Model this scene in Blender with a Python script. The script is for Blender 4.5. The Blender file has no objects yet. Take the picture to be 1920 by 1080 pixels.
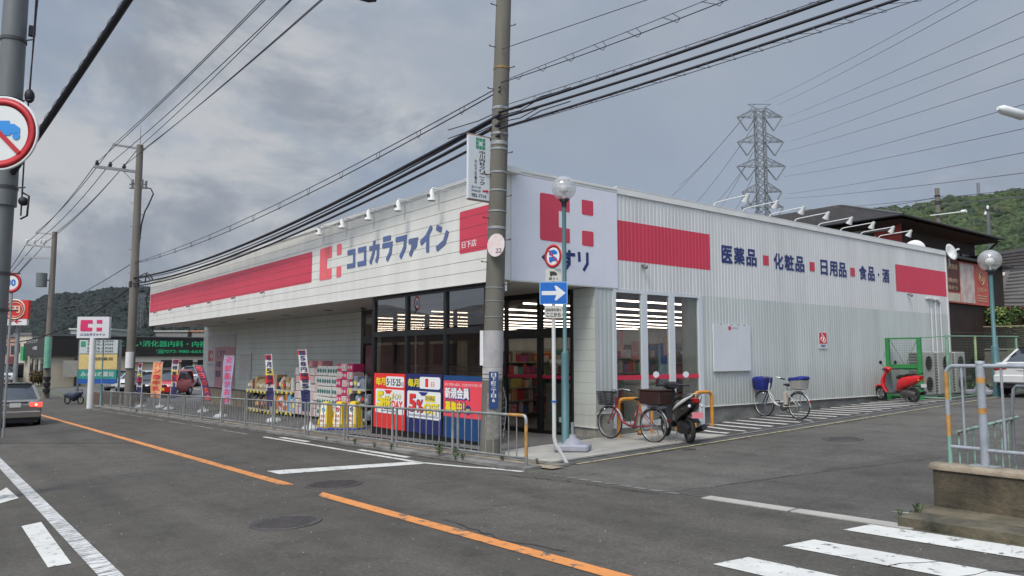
import bpy, math, random
from mathutils import Vector, Matrix, noise
R = math.radians
random.seed(7)
sc = bpy.context.scene
col = sc.collection
# ------------------------------------------------------------------ camera
FPX = 1414.0; PITCH = R(5.17); YAW = R(38.0)
CX, CY, CZ = 11.65, -8.84, 1.78
FW = (-math.cos(YAW), math.sin(YAW)); RT = (math.sin(YAW), math.cos(YAW))
cam = bpy.data.cameras.new('camera'); cam_o = bpy.data.objects.new('camera', cam); col.objects.link(cam_o)
cam.sensor_width = 36; cam.lens = 36 * FPX / 1920; cam.clip_start = 0.1; cam.clip_end = 12000
cam_o.location = (CX, CY, CZ)
cam_o.rotation_euler = (math.pi/2 + PITCH, 0, math.pi/2 - YAW)
sc.camera = cam_o
# ------------------------------------------------------------------ light
SUN_EL, SUN_AZ = R(52), R(158)     # azimuth from +Y clockwise: sun behind the photographer, a little to the left
sd = Vector((math.sin(SUN_AZ)*math.cos(SUN_EL), math.cos(SUN_AZ)*math.cos(SUN_EL), math.sin(SUN_EL)))
sun = bpy.data.lights.new('sun', 'SUN'); sun.energy = 1.5; sun.angle = R(20); sun.color = (1.0, .93, .82)
sun_o = bpy.data.objects.new('sun', sun); col.objects.link(sun_o)
sun_o.rotation_euler = sd.to_track_quat('Z', 'Y').to_euler()
w = bpy.data.worlds.new('World'); sc.world = w; w.use_nodes = True
nt = w.node_tree; nt.nodes.clear()
def N(t, **k):
    n = nt.nodes.new(t)
    for a, b in k.items(): setattr(n, a, b)
    return n
def L(a, b): nt.links.new(a, b)
def build_world():
    out = N('ShaderNodeOutputWorld'); bg = N('ShaderNodeBackground'); L(bg.outputs[0], out.inputs[0])
    bg.inputs[1].default_value = 0.1
    sky = N('ShaderNodeTexSky', sky_type='NISHITA'); sky.sun_disc = False
    sky.sun_elevation = SUN_EL; sky.sun_rotation = SUN_AZ
    sky.air_density = 1.4; sky.dust_density = 2.2; sky.ozone_density = 1.2
    tc = N('ShaderNodeTexCoord'); nrm = N('ShaderNodeVectorMath', operation='NORMALIZE'); L(tc.outputs['Generated'], nrm.inputs[0])
    sep = N('ShaderNodeSeparateXYZ'); L(nrm.outputs[0], sep.inputs[0])
    # cloud layer: direction projected onto a slightly domed plane
    mx = N('ShaderNodeMath', operation='ADD'); mx.inputs[1].default_value = 0.22; L(sep.outputs[2], mx.inputs[0])
    ab = N('ShaderNodeMath', operation='MAXIMUM'); ab.inputs[1].default_value = 0.1; L(mx.outputs[0], ab.inputs[0])
    dx = N('ShaderNodeMath', operation='DIVIDE'); L(sep.outputs[0], dx.inputs[0]); L(ab.outputs[0], dx.inputs[1])
    dy = N('ShaderNodeMath', operation='DIVIDE'); L(sep.outputs[1], dy.inputs[0]); L(ab.outputs[0], dy.inputs[1])
    cb = N('ShaderNodeCombineXYZ'); L(dx.outputs[0], cb.inputs[0]); L(dy.outputs[0], cb.inputs[1])
    def noise_n(scale, detail, rough, off, dist=0.0):
        mp = N('ShaderNodeMapping'); mp.inputs['Location'].default_value = off; L(cb.outputs[0], mp.inputs[0])
        n = N('ShaderNodeTexNoise'); n.inputs['Scale'].default_value = scale; n.inputs['Detail'].default_value = detail
        n.inputs['Roughness'].default_value = rough; n.inputs['Distortion'].default_value = dist; L(mp.outputs[0], n.inputs['Vector'])
        return n.outputs[0]
    def noise3(scale, detail, rough, off, dist=0.0, st=(1, 1, 1.9)):
        mp = N('ShaderNodeMapping'); mp.inputs['Location'].default_value = off; mp.inputs['Scale'].default_value = st; L(nrm.outputs[0], mp.inputs[0])
        n = N('ShaderNodeTexNoise'); n.inputs['Scale'].default_value = scale; n.inputs['Detail'].default_value = detail
        n.inputs['Roughness'].default_value = rough; n.inputs['Distortion'].default_value = dist; L(mp.outputs[0], n.inputs['Vector'])
        return n.outputs[0]
    def ramp(src, pts):
        r = N('ShaderNodeValToRGB'); L(src, r.inputs[0]); el = r.color_ramp.elements
        r.color_ramp.interpolation = 'B_SPLINE'
        for i, (p, c) in enumerate(pts):
            e = el[i] if i < 2 else el.new(p)
            e.position = p; e.color = (c[0], c[1], c[2], 1)
        return r.outputs[0]
    def up4(s):      # ramp colours stop at 1, so they are stored at a quarter
        v = N('ShaderNodeVectorMath', operation='SCALE'); L(s, v.inputs[0]); v.inputs['Scale'].default_value = 4.; return v.outputs[0]
    def mix(a, b, f):
        m = N('ShaderNodeMix', data_type='RGBA'); L(f, m.inputs[0])
        for s, i in ((a, 6), (b, 7)):
            if isinstance(s, tuple): m.inputs[i].default_value = s + (1,)
            else: L(s, m.inputs[i])
        return m.outputs[2]
    # towards the left of the picture (world -X) the cloud is heavier
    lf = N('ShaderNodeMapRange'); lf.inputs[1].default_value = 0.70; lf.inputs[2].default_value = 0.97
    lf.inputs[3].default_value = -.08; lf.inputs[4].default_value = 0.14
    lf.interpolation_type = 'SMOOTHSTEP'
    ng = N('ShaderNodeMath', operation='MULTIPLY'); ng.inputs[1].default_value = -1; L(sep.outputs[0], ng.inputs[0]); L(ng.outputs[0], lf.inputs[0])
    n1 = noise3(2.6, 12, .60, (3.1, 7.7, .4), .3)
    ad = N('ShaderNodeMath', operation='ADD'); L(n1, ad.inputs[0]); L(lf.outputs[0], ad.inputs[1])
    cover = ramp(ad.outputs[0], [(.47, (0, 0, 0)), (.62, (1, 1, 1))])
    n2 = noise3(3.6, 14, .60, (11.3, 2.2, 5.), .35)
    shade = up4(ramp(n2, [(.36, (.41, .465, .55)), (.455, (.52, .57, .65)), (.52, (.72, .765, .83)), (.58, (.93, .945, .965))]))
    # base veil of high grey-blue cloud over the clear sky
    veil = mix(sky.outputs[0], (1.88, 2.32, 3.02), N_val(.93))
    n3 = noise_n(.55, 5, .5, (1.3, 4.2, 9.), .2)
    veil2 = mix(veil, (2.4, 2.68, 3.12), ramp(n3, [(.4, (0, 0, 0)), (.65, (1, 1, 1))]))
    c = mix(veil2, shade, cover)
    # overcast skies are brighter towards the zenith
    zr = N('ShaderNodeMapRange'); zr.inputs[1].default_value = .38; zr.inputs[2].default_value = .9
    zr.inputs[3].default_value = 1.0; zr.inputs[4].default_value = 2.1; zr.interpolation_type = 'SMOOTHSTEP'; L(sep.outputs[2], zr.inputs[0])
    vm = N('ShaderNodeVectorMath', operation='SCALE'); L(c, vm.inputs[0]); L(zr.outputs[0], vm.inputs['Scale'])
    # the cloud glows more on the side where the sun stands behind it
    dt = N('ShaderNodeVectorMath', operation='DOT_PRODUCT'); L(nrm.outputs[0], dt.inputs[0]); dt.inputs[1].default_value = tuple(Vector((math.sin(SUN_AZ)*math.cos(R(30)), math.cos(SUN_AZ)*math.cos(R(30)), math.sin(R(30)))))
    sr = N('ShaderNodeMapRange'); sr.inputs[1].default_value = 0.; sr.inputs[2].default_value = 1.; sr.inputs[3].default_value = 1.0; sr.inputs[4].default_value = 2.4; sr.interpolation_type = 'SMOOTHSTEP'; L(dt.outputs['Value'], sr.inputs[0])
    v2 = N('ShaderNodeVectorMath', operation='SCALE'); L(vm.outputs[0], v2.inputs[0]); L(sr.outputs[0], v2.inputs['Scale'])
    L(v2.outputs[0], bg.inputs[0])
def N_val(v):
    n = N('ShaderNodeValue'); n.outputs[0].default_value = v; return n.outputs[0]
build_world()
sc.view_settings.view_transform = 'Standard'; sc.view_settings.look = 'None'
sc.view_settings.gamma = 1; sc.view_settings.use_curve_mapping = False
sc.view_settings.exposure = .60
sc.render.engine = 'CYCLES'
sc.cycles.use_denoising = True
sc.cycles.max_bounces = 8; sc.cycles.transparent_max_bounces = 24; sc.cycles.glossy_bounces = 3; sc.cycles.diffuse_bounces = 5
sc.cycles.sample_clamp_indirect = 6
# ------------------------------------------------------------------ ground shape and pixel rays
def ground(X, Y):
    """height of the paved ground: it falls gently to the left and climbs to the back"""
    return .025 * (max(-34., min(X, 30.)) - CX) + .029 * (max(-14., min(Y, 32.)) - CY)
def ray(x, y):
    r = (x-960)/FPX; u = -(y-540)/FPX
    f = math.cos(PITCH) - u*math.sin(PITCH); z = math.sin(PITCH) + u*math.cos(PITCH)
    return Vector((f*FW[0]+r*RT[0], f*FW[1]+r*RT[1], z))
def gp(x, y, dz=0):
    d = ray(x, y); t = (CZ - dz) / (.025*d.x + .029*d.y - d.z)
    X, Y = CX+t*d.x, CY+t*d.y
    return Vector((X, Y, ground(X, Y) + dz))
def onX(x, y, X):
    d = ray(x, y); t = (X-CX)/d.x; return Vector((X, CY+t*d.y, CZ+t*d.z))
def onY(x, y, Y):
    d = ray(x, y); t = (Y-CY)/d.y; return Vector((CX+t*d.x, Y, CZ+t*d.z))
def far(x, y, D):
    d = ray(x, y); t = D/math.hypot(d.x, d.y); return Vector((CX+t*d.x, CY+t*d.y, CZ+t*d.z))
# ------------------------------------------------------------------ materials
def S(r, g, b):
    f = lambda c: ((c/255+.055)/1.055)**2.4 if c > 10 else c/255/12.92
    return (f(r), f(g), f(b))
MATS = {}
def M(name, rgb=(.5, .5, .5), rough=.6, metal=0., var=.12, scale=3., bump=0., bscale=40., emit=None, estr=0., streak=0., spec=.5, coat=0., dirt=None):
    if name in MATS: return MATS[name]
    m = bpy.data.materials.new(name); MATS[name] = m; m.use_nodes = True
    t = m.node_tree; p = t.nodes['Principled BSDF']
    p.inputs['Roughness'].default_value = rough; p.inputs['Metallic'].default_value = metal
    p.inputs['Specular IOR Level'].default_value = spec; p.inputs['Coat Weight'].default_value = coat
    p.inputs['Base Color'].default_value = tuple(rgb)+(1,)
    tc = t.nodes.new('ShaderNodeTexCoord')
    last = None
    if var > 0:
        n = t.nodes.new('ShaderNodeTexNoise'); n.inputs['Scale'].default_value = scale; n.inputs['Detail'].default_value = 6; n.inputs['Roughness'].default_value = .6
        mp = t.nodes.new('ShaderNodeMapping'); t.links.new(tc.outputs['Object'], mp.inputs[0]); t.links.new(mp.outputs[0], n.inputs['Vector'])
        if streak: mp.inputs['Scale'].default_value = (1, 1, streak)
        r = t.nodes.new('ShaderNodeValToRGB'); t.links.new(n.outputs[0], r.inputs[0])
        a, b = 1-var, 1+var*.6
        dk = dirt or tuple(c*a for c in rgb)
        r.color_ramp.elements[0].position = .33; r.color_ramp.elements[0].color = tuple(dk)+(1,)
        r.color_ramp.elements[1].position = .68; r.color_ramp.elements[1].color = tuple(min(1, c*b) for c in rgb)+(1,)
        t.links.new(r.outputs[0], p.inputs['Base Color'])
    if bump > 0:
        n2 = t.nodes.new('ShaderNodeTexNoise'); n2.inputs['Scale'].default_value = bscale; n2.inputs['Detail'].default_value = 4
        t.links.new(tc.outputs['Object'], n2.inputs['Vector'])
        bp = t.nodes.new('ShaderNodeBump'); bp.inputs['Strength'].default_value = bump; bp.inputs['Distance'].default_value = .02
        t.links.new(n2.outputs[0], bp.inputs['Height']); t.links.new(bp.outputs[0], p.inputs['Normal'])
    if emit:
        p.inputs['Emission Color'].default_value = tuple(emit)+(1,); p.inputs['Emission Strength'].default_value = estr
    return m
def grime(m, z0, z1, rgb, sc_=6., amt=.8):
    """splashed dirt that thins out between the heights z0 and z1 of the object"""
    t = m.node_tree; p = t.nodes['Principled BSDF']; tc = t.nodes['Texture Coordinate']; src = p.inputs['Base Color'].links[0].from_socket
    sp = t.nodes.new('ShaderNodeSeparateXYZ'); t.links.new(tc.outputs['Object'], sp.inputs[0])
    mr = t.nodes.new('ShaderNodeMapRange'); mr.inputs[1].default_value = z0; mr.inputs[2].default_value = z1; mr.inputs[3].default_value = amt; mr.inputs[4].default_value = 0; t.links.new(sp.outputs[2], mr.inputs[0])
    n = t.nodes.new('ShaderNodeTexNoise'); n.inputs['Scale'].default_value = sc_; n.inputs['Detail'].default_value = 7; n.inputs['Roughness'].default_value = .7
    mp = t.nodes.new('ShaderNodeMapping'); mp.inputs['Scale'].default_value = (1, 1, .3); t.links.new(tc.outputs['Object'], mp.inputs[0]); t.links.new(mp.outputs[0], n.inputs['Vector'])
    mm = t.nodes.new('ShaderNodeMath'); mm.operation = 'MULTIPLY'; t.links.new(mr.outputs[0], mm.inputs[0]); t.links.new(n.outputs[0], mm.inputs[1])
    mx = t.nodes.new('ShaderNodeMix'); mx.data_type = 'RGBA'; t.links.new(mm.outputs[0], mx.inputs[0]); t.links.new(src, mx.inputs[6]); mx.inputs[7].default_value = (*rgb, 1); t.links.new(mx.outputs[2], p.inputs['Base Color'])
def glass_mat(name, tint=(.8, .82, .8), lo=.05, milk=0.):
    if name in MATS: return MATS[name]
    m = bpy.data.materials.new(name); MATS[name] = m; m.use_nodes = True; t = m.node_tree; t.nodes.clear()
    o = t.nodes.new('ShaderNodeOutputMaterial'); mi = t.nodes.new('ShaderNodeMixShader'); tr = t.nodes.new('ShaderNodeBsdfTransparent')
    gl = t.nodes.new('ShaderNodeBsdfGlossy'); gl.inputs['Roughness'].default_value = .01; gl.inputs['Color'].default_value = (.95, .95, .95, 1)
    tr.inputs[0].default_value = tuple(tint)+(1,)
    fr = t.nodes.new('ShaderNodeFresnel'); fr.inputs[0].default_value = 1.52
    mr = t.nodes.new('ShaderNodeMapRange'); mr.inputs[3].default_value = lo; mr.inputs[4].default_value = 1.0
    ge = t.nodes.new('ShaderNodeNewGeometry'); fm = t.nodes.new('ShaderNodeMath'); fm.operation = 'SUBTRACT'; fm.inputs[0].default_value = 1
    mm = t.nodes.new('ShaderNodeMath'); mm.operation = 'MULTIPLY'      # inner faces of the pane only let light through
    t.links.new(ge.outputs['Backfacing'], fm.inputs[1]); t.links.new(fm.outputs[0], mm.inputs[0])
    t.links.new(fr.outputs[0], mr.inputs[0]); t.links.new(mr.outputs[0], mm.inputs[1]); t.links.new(mm.outputs[0], mi.inputs[0])
    t.links.new(tr.outputs[0], mi.inputs[1]); t.links.new(gl.outputs[0], mi.inputs[2]); t.links.new(mi.outputs[0], o.inputs[0])
    if milk:
        df = t.nodes.new('ShaderNodeBsdfDiffuse'); df.inputs[0].default_value = (.8, .79, .76, 1); m2 = t.nodes.new('ShaderNodeMixShader'); m2.inputs[0].default_value = milk
        t.links.new(mi.outputs[0], m2.inputs[1]); t.links.new(df.outputs[0], m2.inputs[2]); t.links.new(m2.outputs[0], o.inputs[0])
    return m
# ------------------------------------------------------------------ mesh builder
TXT = {}
def text_geo(s, bold=0.0):
    k = (s, bold)
    if k in TXT: return TXT[k]
    cu = bpy.data.curves.new('t', 'FONT'); cu.body = s; cu.size = 1; cu.resolution_u = 3
    o = bpy.data.objects.new('t', cu); col.objects.link(o)
    me = bpy.data.meshes.new_from_object(o.evaluated_get(bpy.context.evaluated_depsgraph_get()))
    vs = [tuple(v.co) for v in me.vertices]; fs = [tuple(p.vertices) for p in me.polygons]
    bpy.data.objects.remove(o); bpy.data.curves.remove(cu); bpy.data.meshes.remove(me)
    if vs and bold > 0:      # heavier strokes: shifted copies in shallow layers
        dirs = [(-1, 0), (1, 0)] if bold <= .035 else [(-1, -.7), (1, -.7), (-1, .7), (1, .7), (0, -1), (0, 1), (0, 0)]
        bb_ = bold*.75; base = vs; bf = fs; vs = []; fs = []
        for k_, (ax, ay) in enumerate(dirs):
            o_ = len(vs); vs += [(v[0]+ax*bb_, v[1]+ay*bb_, k_) for v in base]; fs += [tuple(o_+i for i in f) for f in bf]
    else: vs = [(v[0], v[1], 0) for v in vs]
    if vs:
        x0 = min(v[0] for v in vs); x1 = max(v[0] for v in vs); y0 = min(v[1] for v in vs); y1 = max(v[1] for v in vs)
        vs = [((v[0]-x0)/max(1e-6, x1-x0), (v[1]-y0)/max(1e-6, y1-y0), v[2]*.00025) for v in vs]
    TXT[k] = (vs, fs); return TXT[k]
def frame_of(d):
    d = Vector(d).normalized(); a = Vector((0, 0, 1)) if abs(d.z) < .9 else Vector((1, 0, 0))
    u = d.cross(a).normalized(); return u, d.cross(u).normalized()
class MB:
    def __init__(s): s.v = []; s.f = []; s.m = []; s.sm = []
    def add(s, vs, fs, m=0, smooth=False):
        b = len(s.v); s.v += [tuple(v) for v in vs]
        for f in fs: s.f.append(tuple(b+i for i in f)); s.m.append(m); s.sm.append(smooth)
        return s
    def box(s, x0, x1, y0, y1, z0, z1, m=0):
        return s.add([(x0,y0,z0),(x1,y0,z0),(x1,y1,z0),(x0,y1,z0),(x0,y0,z1),(x1,y0,z1),(x1,y1,z1),(x0,y1,z1)],
                     [(0,3,2,1),(4,5,6,7),(0,1,5,4),(1,2,6,5),(2,3,7,6),(3,0,4,7)], m)
    def bbox(s, x0, x1, y0, y1, z0, z1, b=.02, m=0):
        """box with chamfered vertical edges and a chamfered top and bottom"""
        o = [(x0+b,y0),(x1-b,y0),(x1,y0+b),(x1,y1-b),(x1-b,y1),(x0+b,y1),(x0,y1-b),(x0,y0+b)]
        cx, cy = (x0+x1)/2, (y0+y1)/2
        sh = lambda p: (p[0]+math.copysign(b, cx-p[0]), p[1]+math.copysign(b, cy-p[1]))
        rings = [[(*sh(p), z0) for p in o], [(*p, z0+b) for p in o], [(*p, z1-b) for p in o], [(*sh(p), z1) for p in o]]
        return s.loft(rings, m, False)
    def loft(s, rings, m=0, smooth=True, cap=True, closed=True):
        n = len(rings[0]); vs = [p for r in rings for p in r]; fs = []
        for i in range(len(rings)-1):
            for j in range(n if closed else n-1):
                k = (j+1) % n; fs.append((i*n+j, i*n+k, (i+1)*n+k, (i+1)*n+j))
        s.add(vs, fs, m, smooth)
        if cap:
            s.add(rings[0], [tuple(reversed(range(n)))], m); s.add(rings[-1], [tuple(range(n))], m)
        return s
    def obox(s, c, sx, sy, sz, M3, m=0):
        c = Vector(c); vs = []
        for z in (-1, 1):
            for x, y in ((-1,-1),(1,-1),(1,1),(-1,1)): vs.append(c + M3 @ Vector((x*sx/2, y*sy/2, z*sz/2)))
        return s.add(vs, [(0,3,2,1),(4,5,6,7),(0,1,5,4),(1,2,6,5),(2,3,7,6),(3,0,4,7)], m)
    def bar(s, p, q, wd, h=None, m=0, up=(0, 0, 1)):
        p, q = Vector(p), Vector(q); d = (q-p).normalized(); u = d.cross(Vector(up))
        if u.length < 1e-4: u = Vector((1, 0, 0))
        u.normalize(); v = u.cross(d); h = h or wd; a, b = u*wd/2, v*h/2
        return s.add([p-a-b, p+a-b, p+a+b, p-a+b, q-a-b, q+a-b, q+a+b, q-a+b],
                     [(0,3,2,1),(4,5,6,7),(0,1,5,4),(1,2,6,5),(2,3,7,6),(3,0,4,7)], m)
    def cyl(s, p, q, r0, r1=None, n=10, m=0, cap=True, smooth=True):
        p, q = Vector(p), Vector(q); u, v = frame_of(q-p); r1 = r0 if r1 is None else r1
        A = [p+(u*math.cos(t)+v*math.sin(t))*r0 for t in [2*math.pi*i/n for i in range(n)]]
        B = [q+(u*math.cos(t)+v*math.sin(t))*r1 for t in [2*math.pi*i/n for i in range(n)]]
        return s.loft([A, B], m, smooth, cap)
    def tube(s, pts, r, n=6, m=0, cap=True):
        pts = [Vector(p) for p in pts]; rings = []; u = None
        for i, p in enumerate(pts):
            d = (pts[min(i+1, len(pts)-1)] - pts[max(i-1, 0)]).normalized()
            if u is None: u, v = frame_of(d)
            else:
                u = (u - d*u.dot(d)); u = u.normalized() if u.length > 1e-5 else frame_of(d)[0]; v = d.cross(u)
            rr = r[i] if isinstance(r, (list, tuple)) else r
            rings.append([p+(u*math.cos(t)+v*math.sin(t))*rr for t in [2*math.pi*k/n for k in range(n)]])
        return s.loft(rings, m, True, cap)
    def poly(s, pts, o, u, v, t, m=0, smooth=False):
        """2D outline in the frame (o,u,v) given a thickness t along u x v"""
        o, u, v = Vector(o), Vector(u), Vector(v); w_ = u.cross(v).normalized()*t; n = len(pts)
        A = [o+u*a+v*b for a, b in pts]; B = [p+w_ for p in A]
        s.add(A+B, [tuple(reversed(range(n))), tuple(range(n, 2*n))], m)
        return s.add(A+B, [(i, (i+1) % n, n+(i+1) % n, n+i) for i in range(n)], m, smooth)
    def sphere(s, c, r, nu=12, nv=8, m=0, sc_=(1, 1, 1), z0=-1, z1=1):
        c = Vector(c); rings = []
        t0 = math.asin(max(-1, z0)); t1 = math.asin(min(1, z1))
        for j in range(nv+1):
            t = t0+(t1-t0)*j/nv
            rings.append([c+Vector((math.cos(a)*math.cos(t)*r*sc_[0], math.sin(a)*math.cos(t)*r*sc_[1], math.sin(t)*r*sc_[2])) for a in [2*math.pi*i/nu for i in range(nu)]])
        return s.loft(rings, m, True, True)
    def lathe(s, prof, c=(0, 0, 0), n=12, m=0, axis=(0, 0, 1)):
        c = Vector(c); ax = Vector(axis).normalized(); u, v = frame_of(ax)
        return s.loft([[c+ax*z+(u*math.cos(t)+v*math.sin(t))*max(r, 1e-4) for t in [2*math.pi*i/n for i in range(n)]] for r, z in prof], m, True, True)
    def torus(s, c, axis, RR, r, n=24, k=6, m=0, a0=0, a1=360, flat=1.0):
        c = Vector(c); ax = Vector(axis).normalized(); u, v = frame_of(ax); full = abs(a1-a0) >= 360; rings = []
        for i in range(n if full else n+1):
            t = R(a0+(a1-a0)*i/n); d = u*math.cos(t)+v*math.sin(t)
            rings.append([c+d*(RR+r*math.cos(b))+ax*r*flat*math.sin(b) for b in [2*math.pi*j/k for j in range(k)]])
        if full: rings.append(rings[0])
        return s.loft(rings, m, True, not full)
    def rrect(s, x0, y0, x1, y1, r, o, u, v, t, m=0, seg=3, corners=(1, 1, 1, 1)):
        pts = []
        for (cx, cy, a), on in zip(((x1-r, y1-r, 0), (x0+r, y1-r, 90), (x0+r, y0+r, 180), (x1-r, y0+r, 270)), corners):
            if on: pts += [(cx+r*math.cos(R(a+90*i/seg)), cy+r*math.sin(R(a+90*i/seg))) for i in range(seg+1)]
            else: pts.append((cx+(r if a in (0, 270) else -r), cy+(r if a in (0, 90) else -r)))
        return s.poly(pts, o, u, v, t, m)
    def text(s, st, o, u, v, wd, h, m=0, bold=.02, shear=0., lift=0.):
        vs, fs = text_geo(st, bold); o, u, v = Vector(o), Vector(u), Vector(v); n = u.cross(v).normalized()*lift
        w_ = u.cross(v).normalized()
        return s.add([o+n+u*(a*wd+shear*b*h)+v*(b*h)+w_*c for a, b, c in vs], fs, m)
    def vtext(s, st, o, u, v, wd, h, m=0, bold=.02, lift=0., gap=.12):
        """vertical writing: o is the top left corner, h the total height"""
        c = h/len(st)
        for i, ch in enumerate(st):
            if ch in ' ': continue
            small = ch in 'ッャュョァ・-1一'
            q = Vector(o)-Vector(v)*(c*(i+1)-c*gap/2)
            hh = c*(1-gap)
            if ch in '・': s.text(ch, q+Vector(u)*wd*.4+Vector(v)*hh*.4, u, v, wd*.2, hh*.2, m, bold, 0, lift)
            elif ch in '一-ー': s.text('|' if ch in '-ー' else ch, q+Vector(u)*wd*(.45 if ch in '-ー' else 0)+Vector(v)*hh*(.1 if ch in '-ー' else .45), u, v, wd*(.12 if ch in '-ー' else 1), hh*(.8 if ch in '-ー' else .12), m, bold, 0, lift)
            elif small: s.text(ch, q+Vector(u)*wd*.2, u, v, wd*.6, hh*.65, m, bold, 0, lift)
            else: s.text(ch, q, u, v, wd, hh, m, bold, 0, lift)
        return s
    def stroke(s, pts, wd, o, u, v, t, m=0):
        """a thick brush stroke through 2D points, butt ends with slight rounding"""
        pts = [Vector((p[0], p[1])) for p in pts]
        Lf, Rt = [], []
        for i, p in enumerate(pts):
            a = (p-pts[i-1]).normalized() if i else (pts[1]-p).normalized()
            b = (pts[i+1]-p).normalized() if i < len(pts)-1 else a
            tt = (a+b); tt = tt.normalized() if tt.length > 1e-6 else a
            nn = Vector((-tt.y, tt.x)); k = min(1.5, 1/max(.5, nn.dot(Vector((-a.y, a.x)))))
            Lf.append(p+nn*wd/2*k); Rt.append(p-nn*wd/2*k)
        def nib(p, d):
            n_ = Vector((-d.y, d.x)); return [p+n_*wd*.28+d*wd*.12, p-n_*wd*.28+d*wd*.12]
        d1 = (pts[-1]-pts[-2]).normalized(); d0 = (pts[0]-pts[1]).normalized()
        loop = Lf + nib(pts[-1], d1) + Rt[::-1] + nib(pts[0], d0)
        # triangulated strip keeps concave strokes clean
        o, u, v = Vector(o), Vector(u), Vector(v); w_ = u.cross(v).normalized()*t; n = len(Lf)
        for i in range(n-1):
            q = [Lf[i], Rt[i], Rt[i+1], Lf[i+1]]; A = [o+u*a.x+v*a.y for a in q]; B = [x+w_ for x in A]
            s.add(A+B, [(4, 5, 6, 7), (0, 3, 7, 4), (1, 2, 6, 5)], m)
        for p, d, e in ((pts[-1], d1, (Lf[-1], Rt[-1])), (pts[0], d0, (Rt[0], Lf[0]))):
            c = nib(p, d); q = [e[0], c[0], c[1], e[1]]; A = [o+u*a.x+v*a.y for a in q]; B = [x+w_ for x in A]
            s.add(A+B, [(4, 5, 6, 7), (0, 1, 5, 4), (1, 2, 6, 5), (2, 3, 7, 6)], m)
        return s
    def build(s, name, mats, parent=None, W=False, kind=None):
        off = Vector((0, 0, 0))
        if W:
            q = parent
            while q is not None: off += q.location; q = q.parent
        me = bpy.data.meshes.new(name)
        me.from_pydata([tuple(Vector(v)-off) for v in s.v] if W else s.v, [], s.f)
        for m in (mats if isinstance(mats, (list, tuple)) else [mats]): me.materials.append(m)
        me.polygons.foreach_set('material_index', s.m); me.polygons.foreach_set('use_smooth', s.sm); me.update()
        o = bpy.data.objects.new(name, me); col.objects.link(o)
        if parent: o.parent = parent
        if kind: o['kind'] = kind
        return o
def thing(name, label, cat, loc=(0, 0, 0), rz=0., group=None):
    o = bpy.data.objects.new(name, None); col.objects.link(o); o.location = loc; o.rotation_euler = (0, 0, rz); o.empty_display_size = .1
    o['label'] = label; o['category'] = cat
    if group: o['group'] = group
    return o
def tag(o, label, cat, group=None, kind=None):
    o['label'] = label; o['category'] = cat
    if group: o['group'] = group
    if kind: o['kind'] = kind
    return o
def struct(name, mb, mats, parent=None):
    o = mb.build(name, mats, parent); o['kind'] = 'structure'; return o
def copy_tree(o, parent=None, loc=None, rz=None, label=None, group=None):
    c = o.copy(); col.objects.link(c); c.parent = parent
    if loc is not None: c.location = loc
    if rz is not None: c.rotation_euler = (0, 0, rz)
    if label: c['label'] = label
    if group: c['group'] = group
    for ch in list(o.children): copy_tree(ch, c)
    return c
UX, UY, UZ = Vector((1, 0, 0)), Vector((0, 1, 0)), Vector((0, 0, 1))
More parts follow.
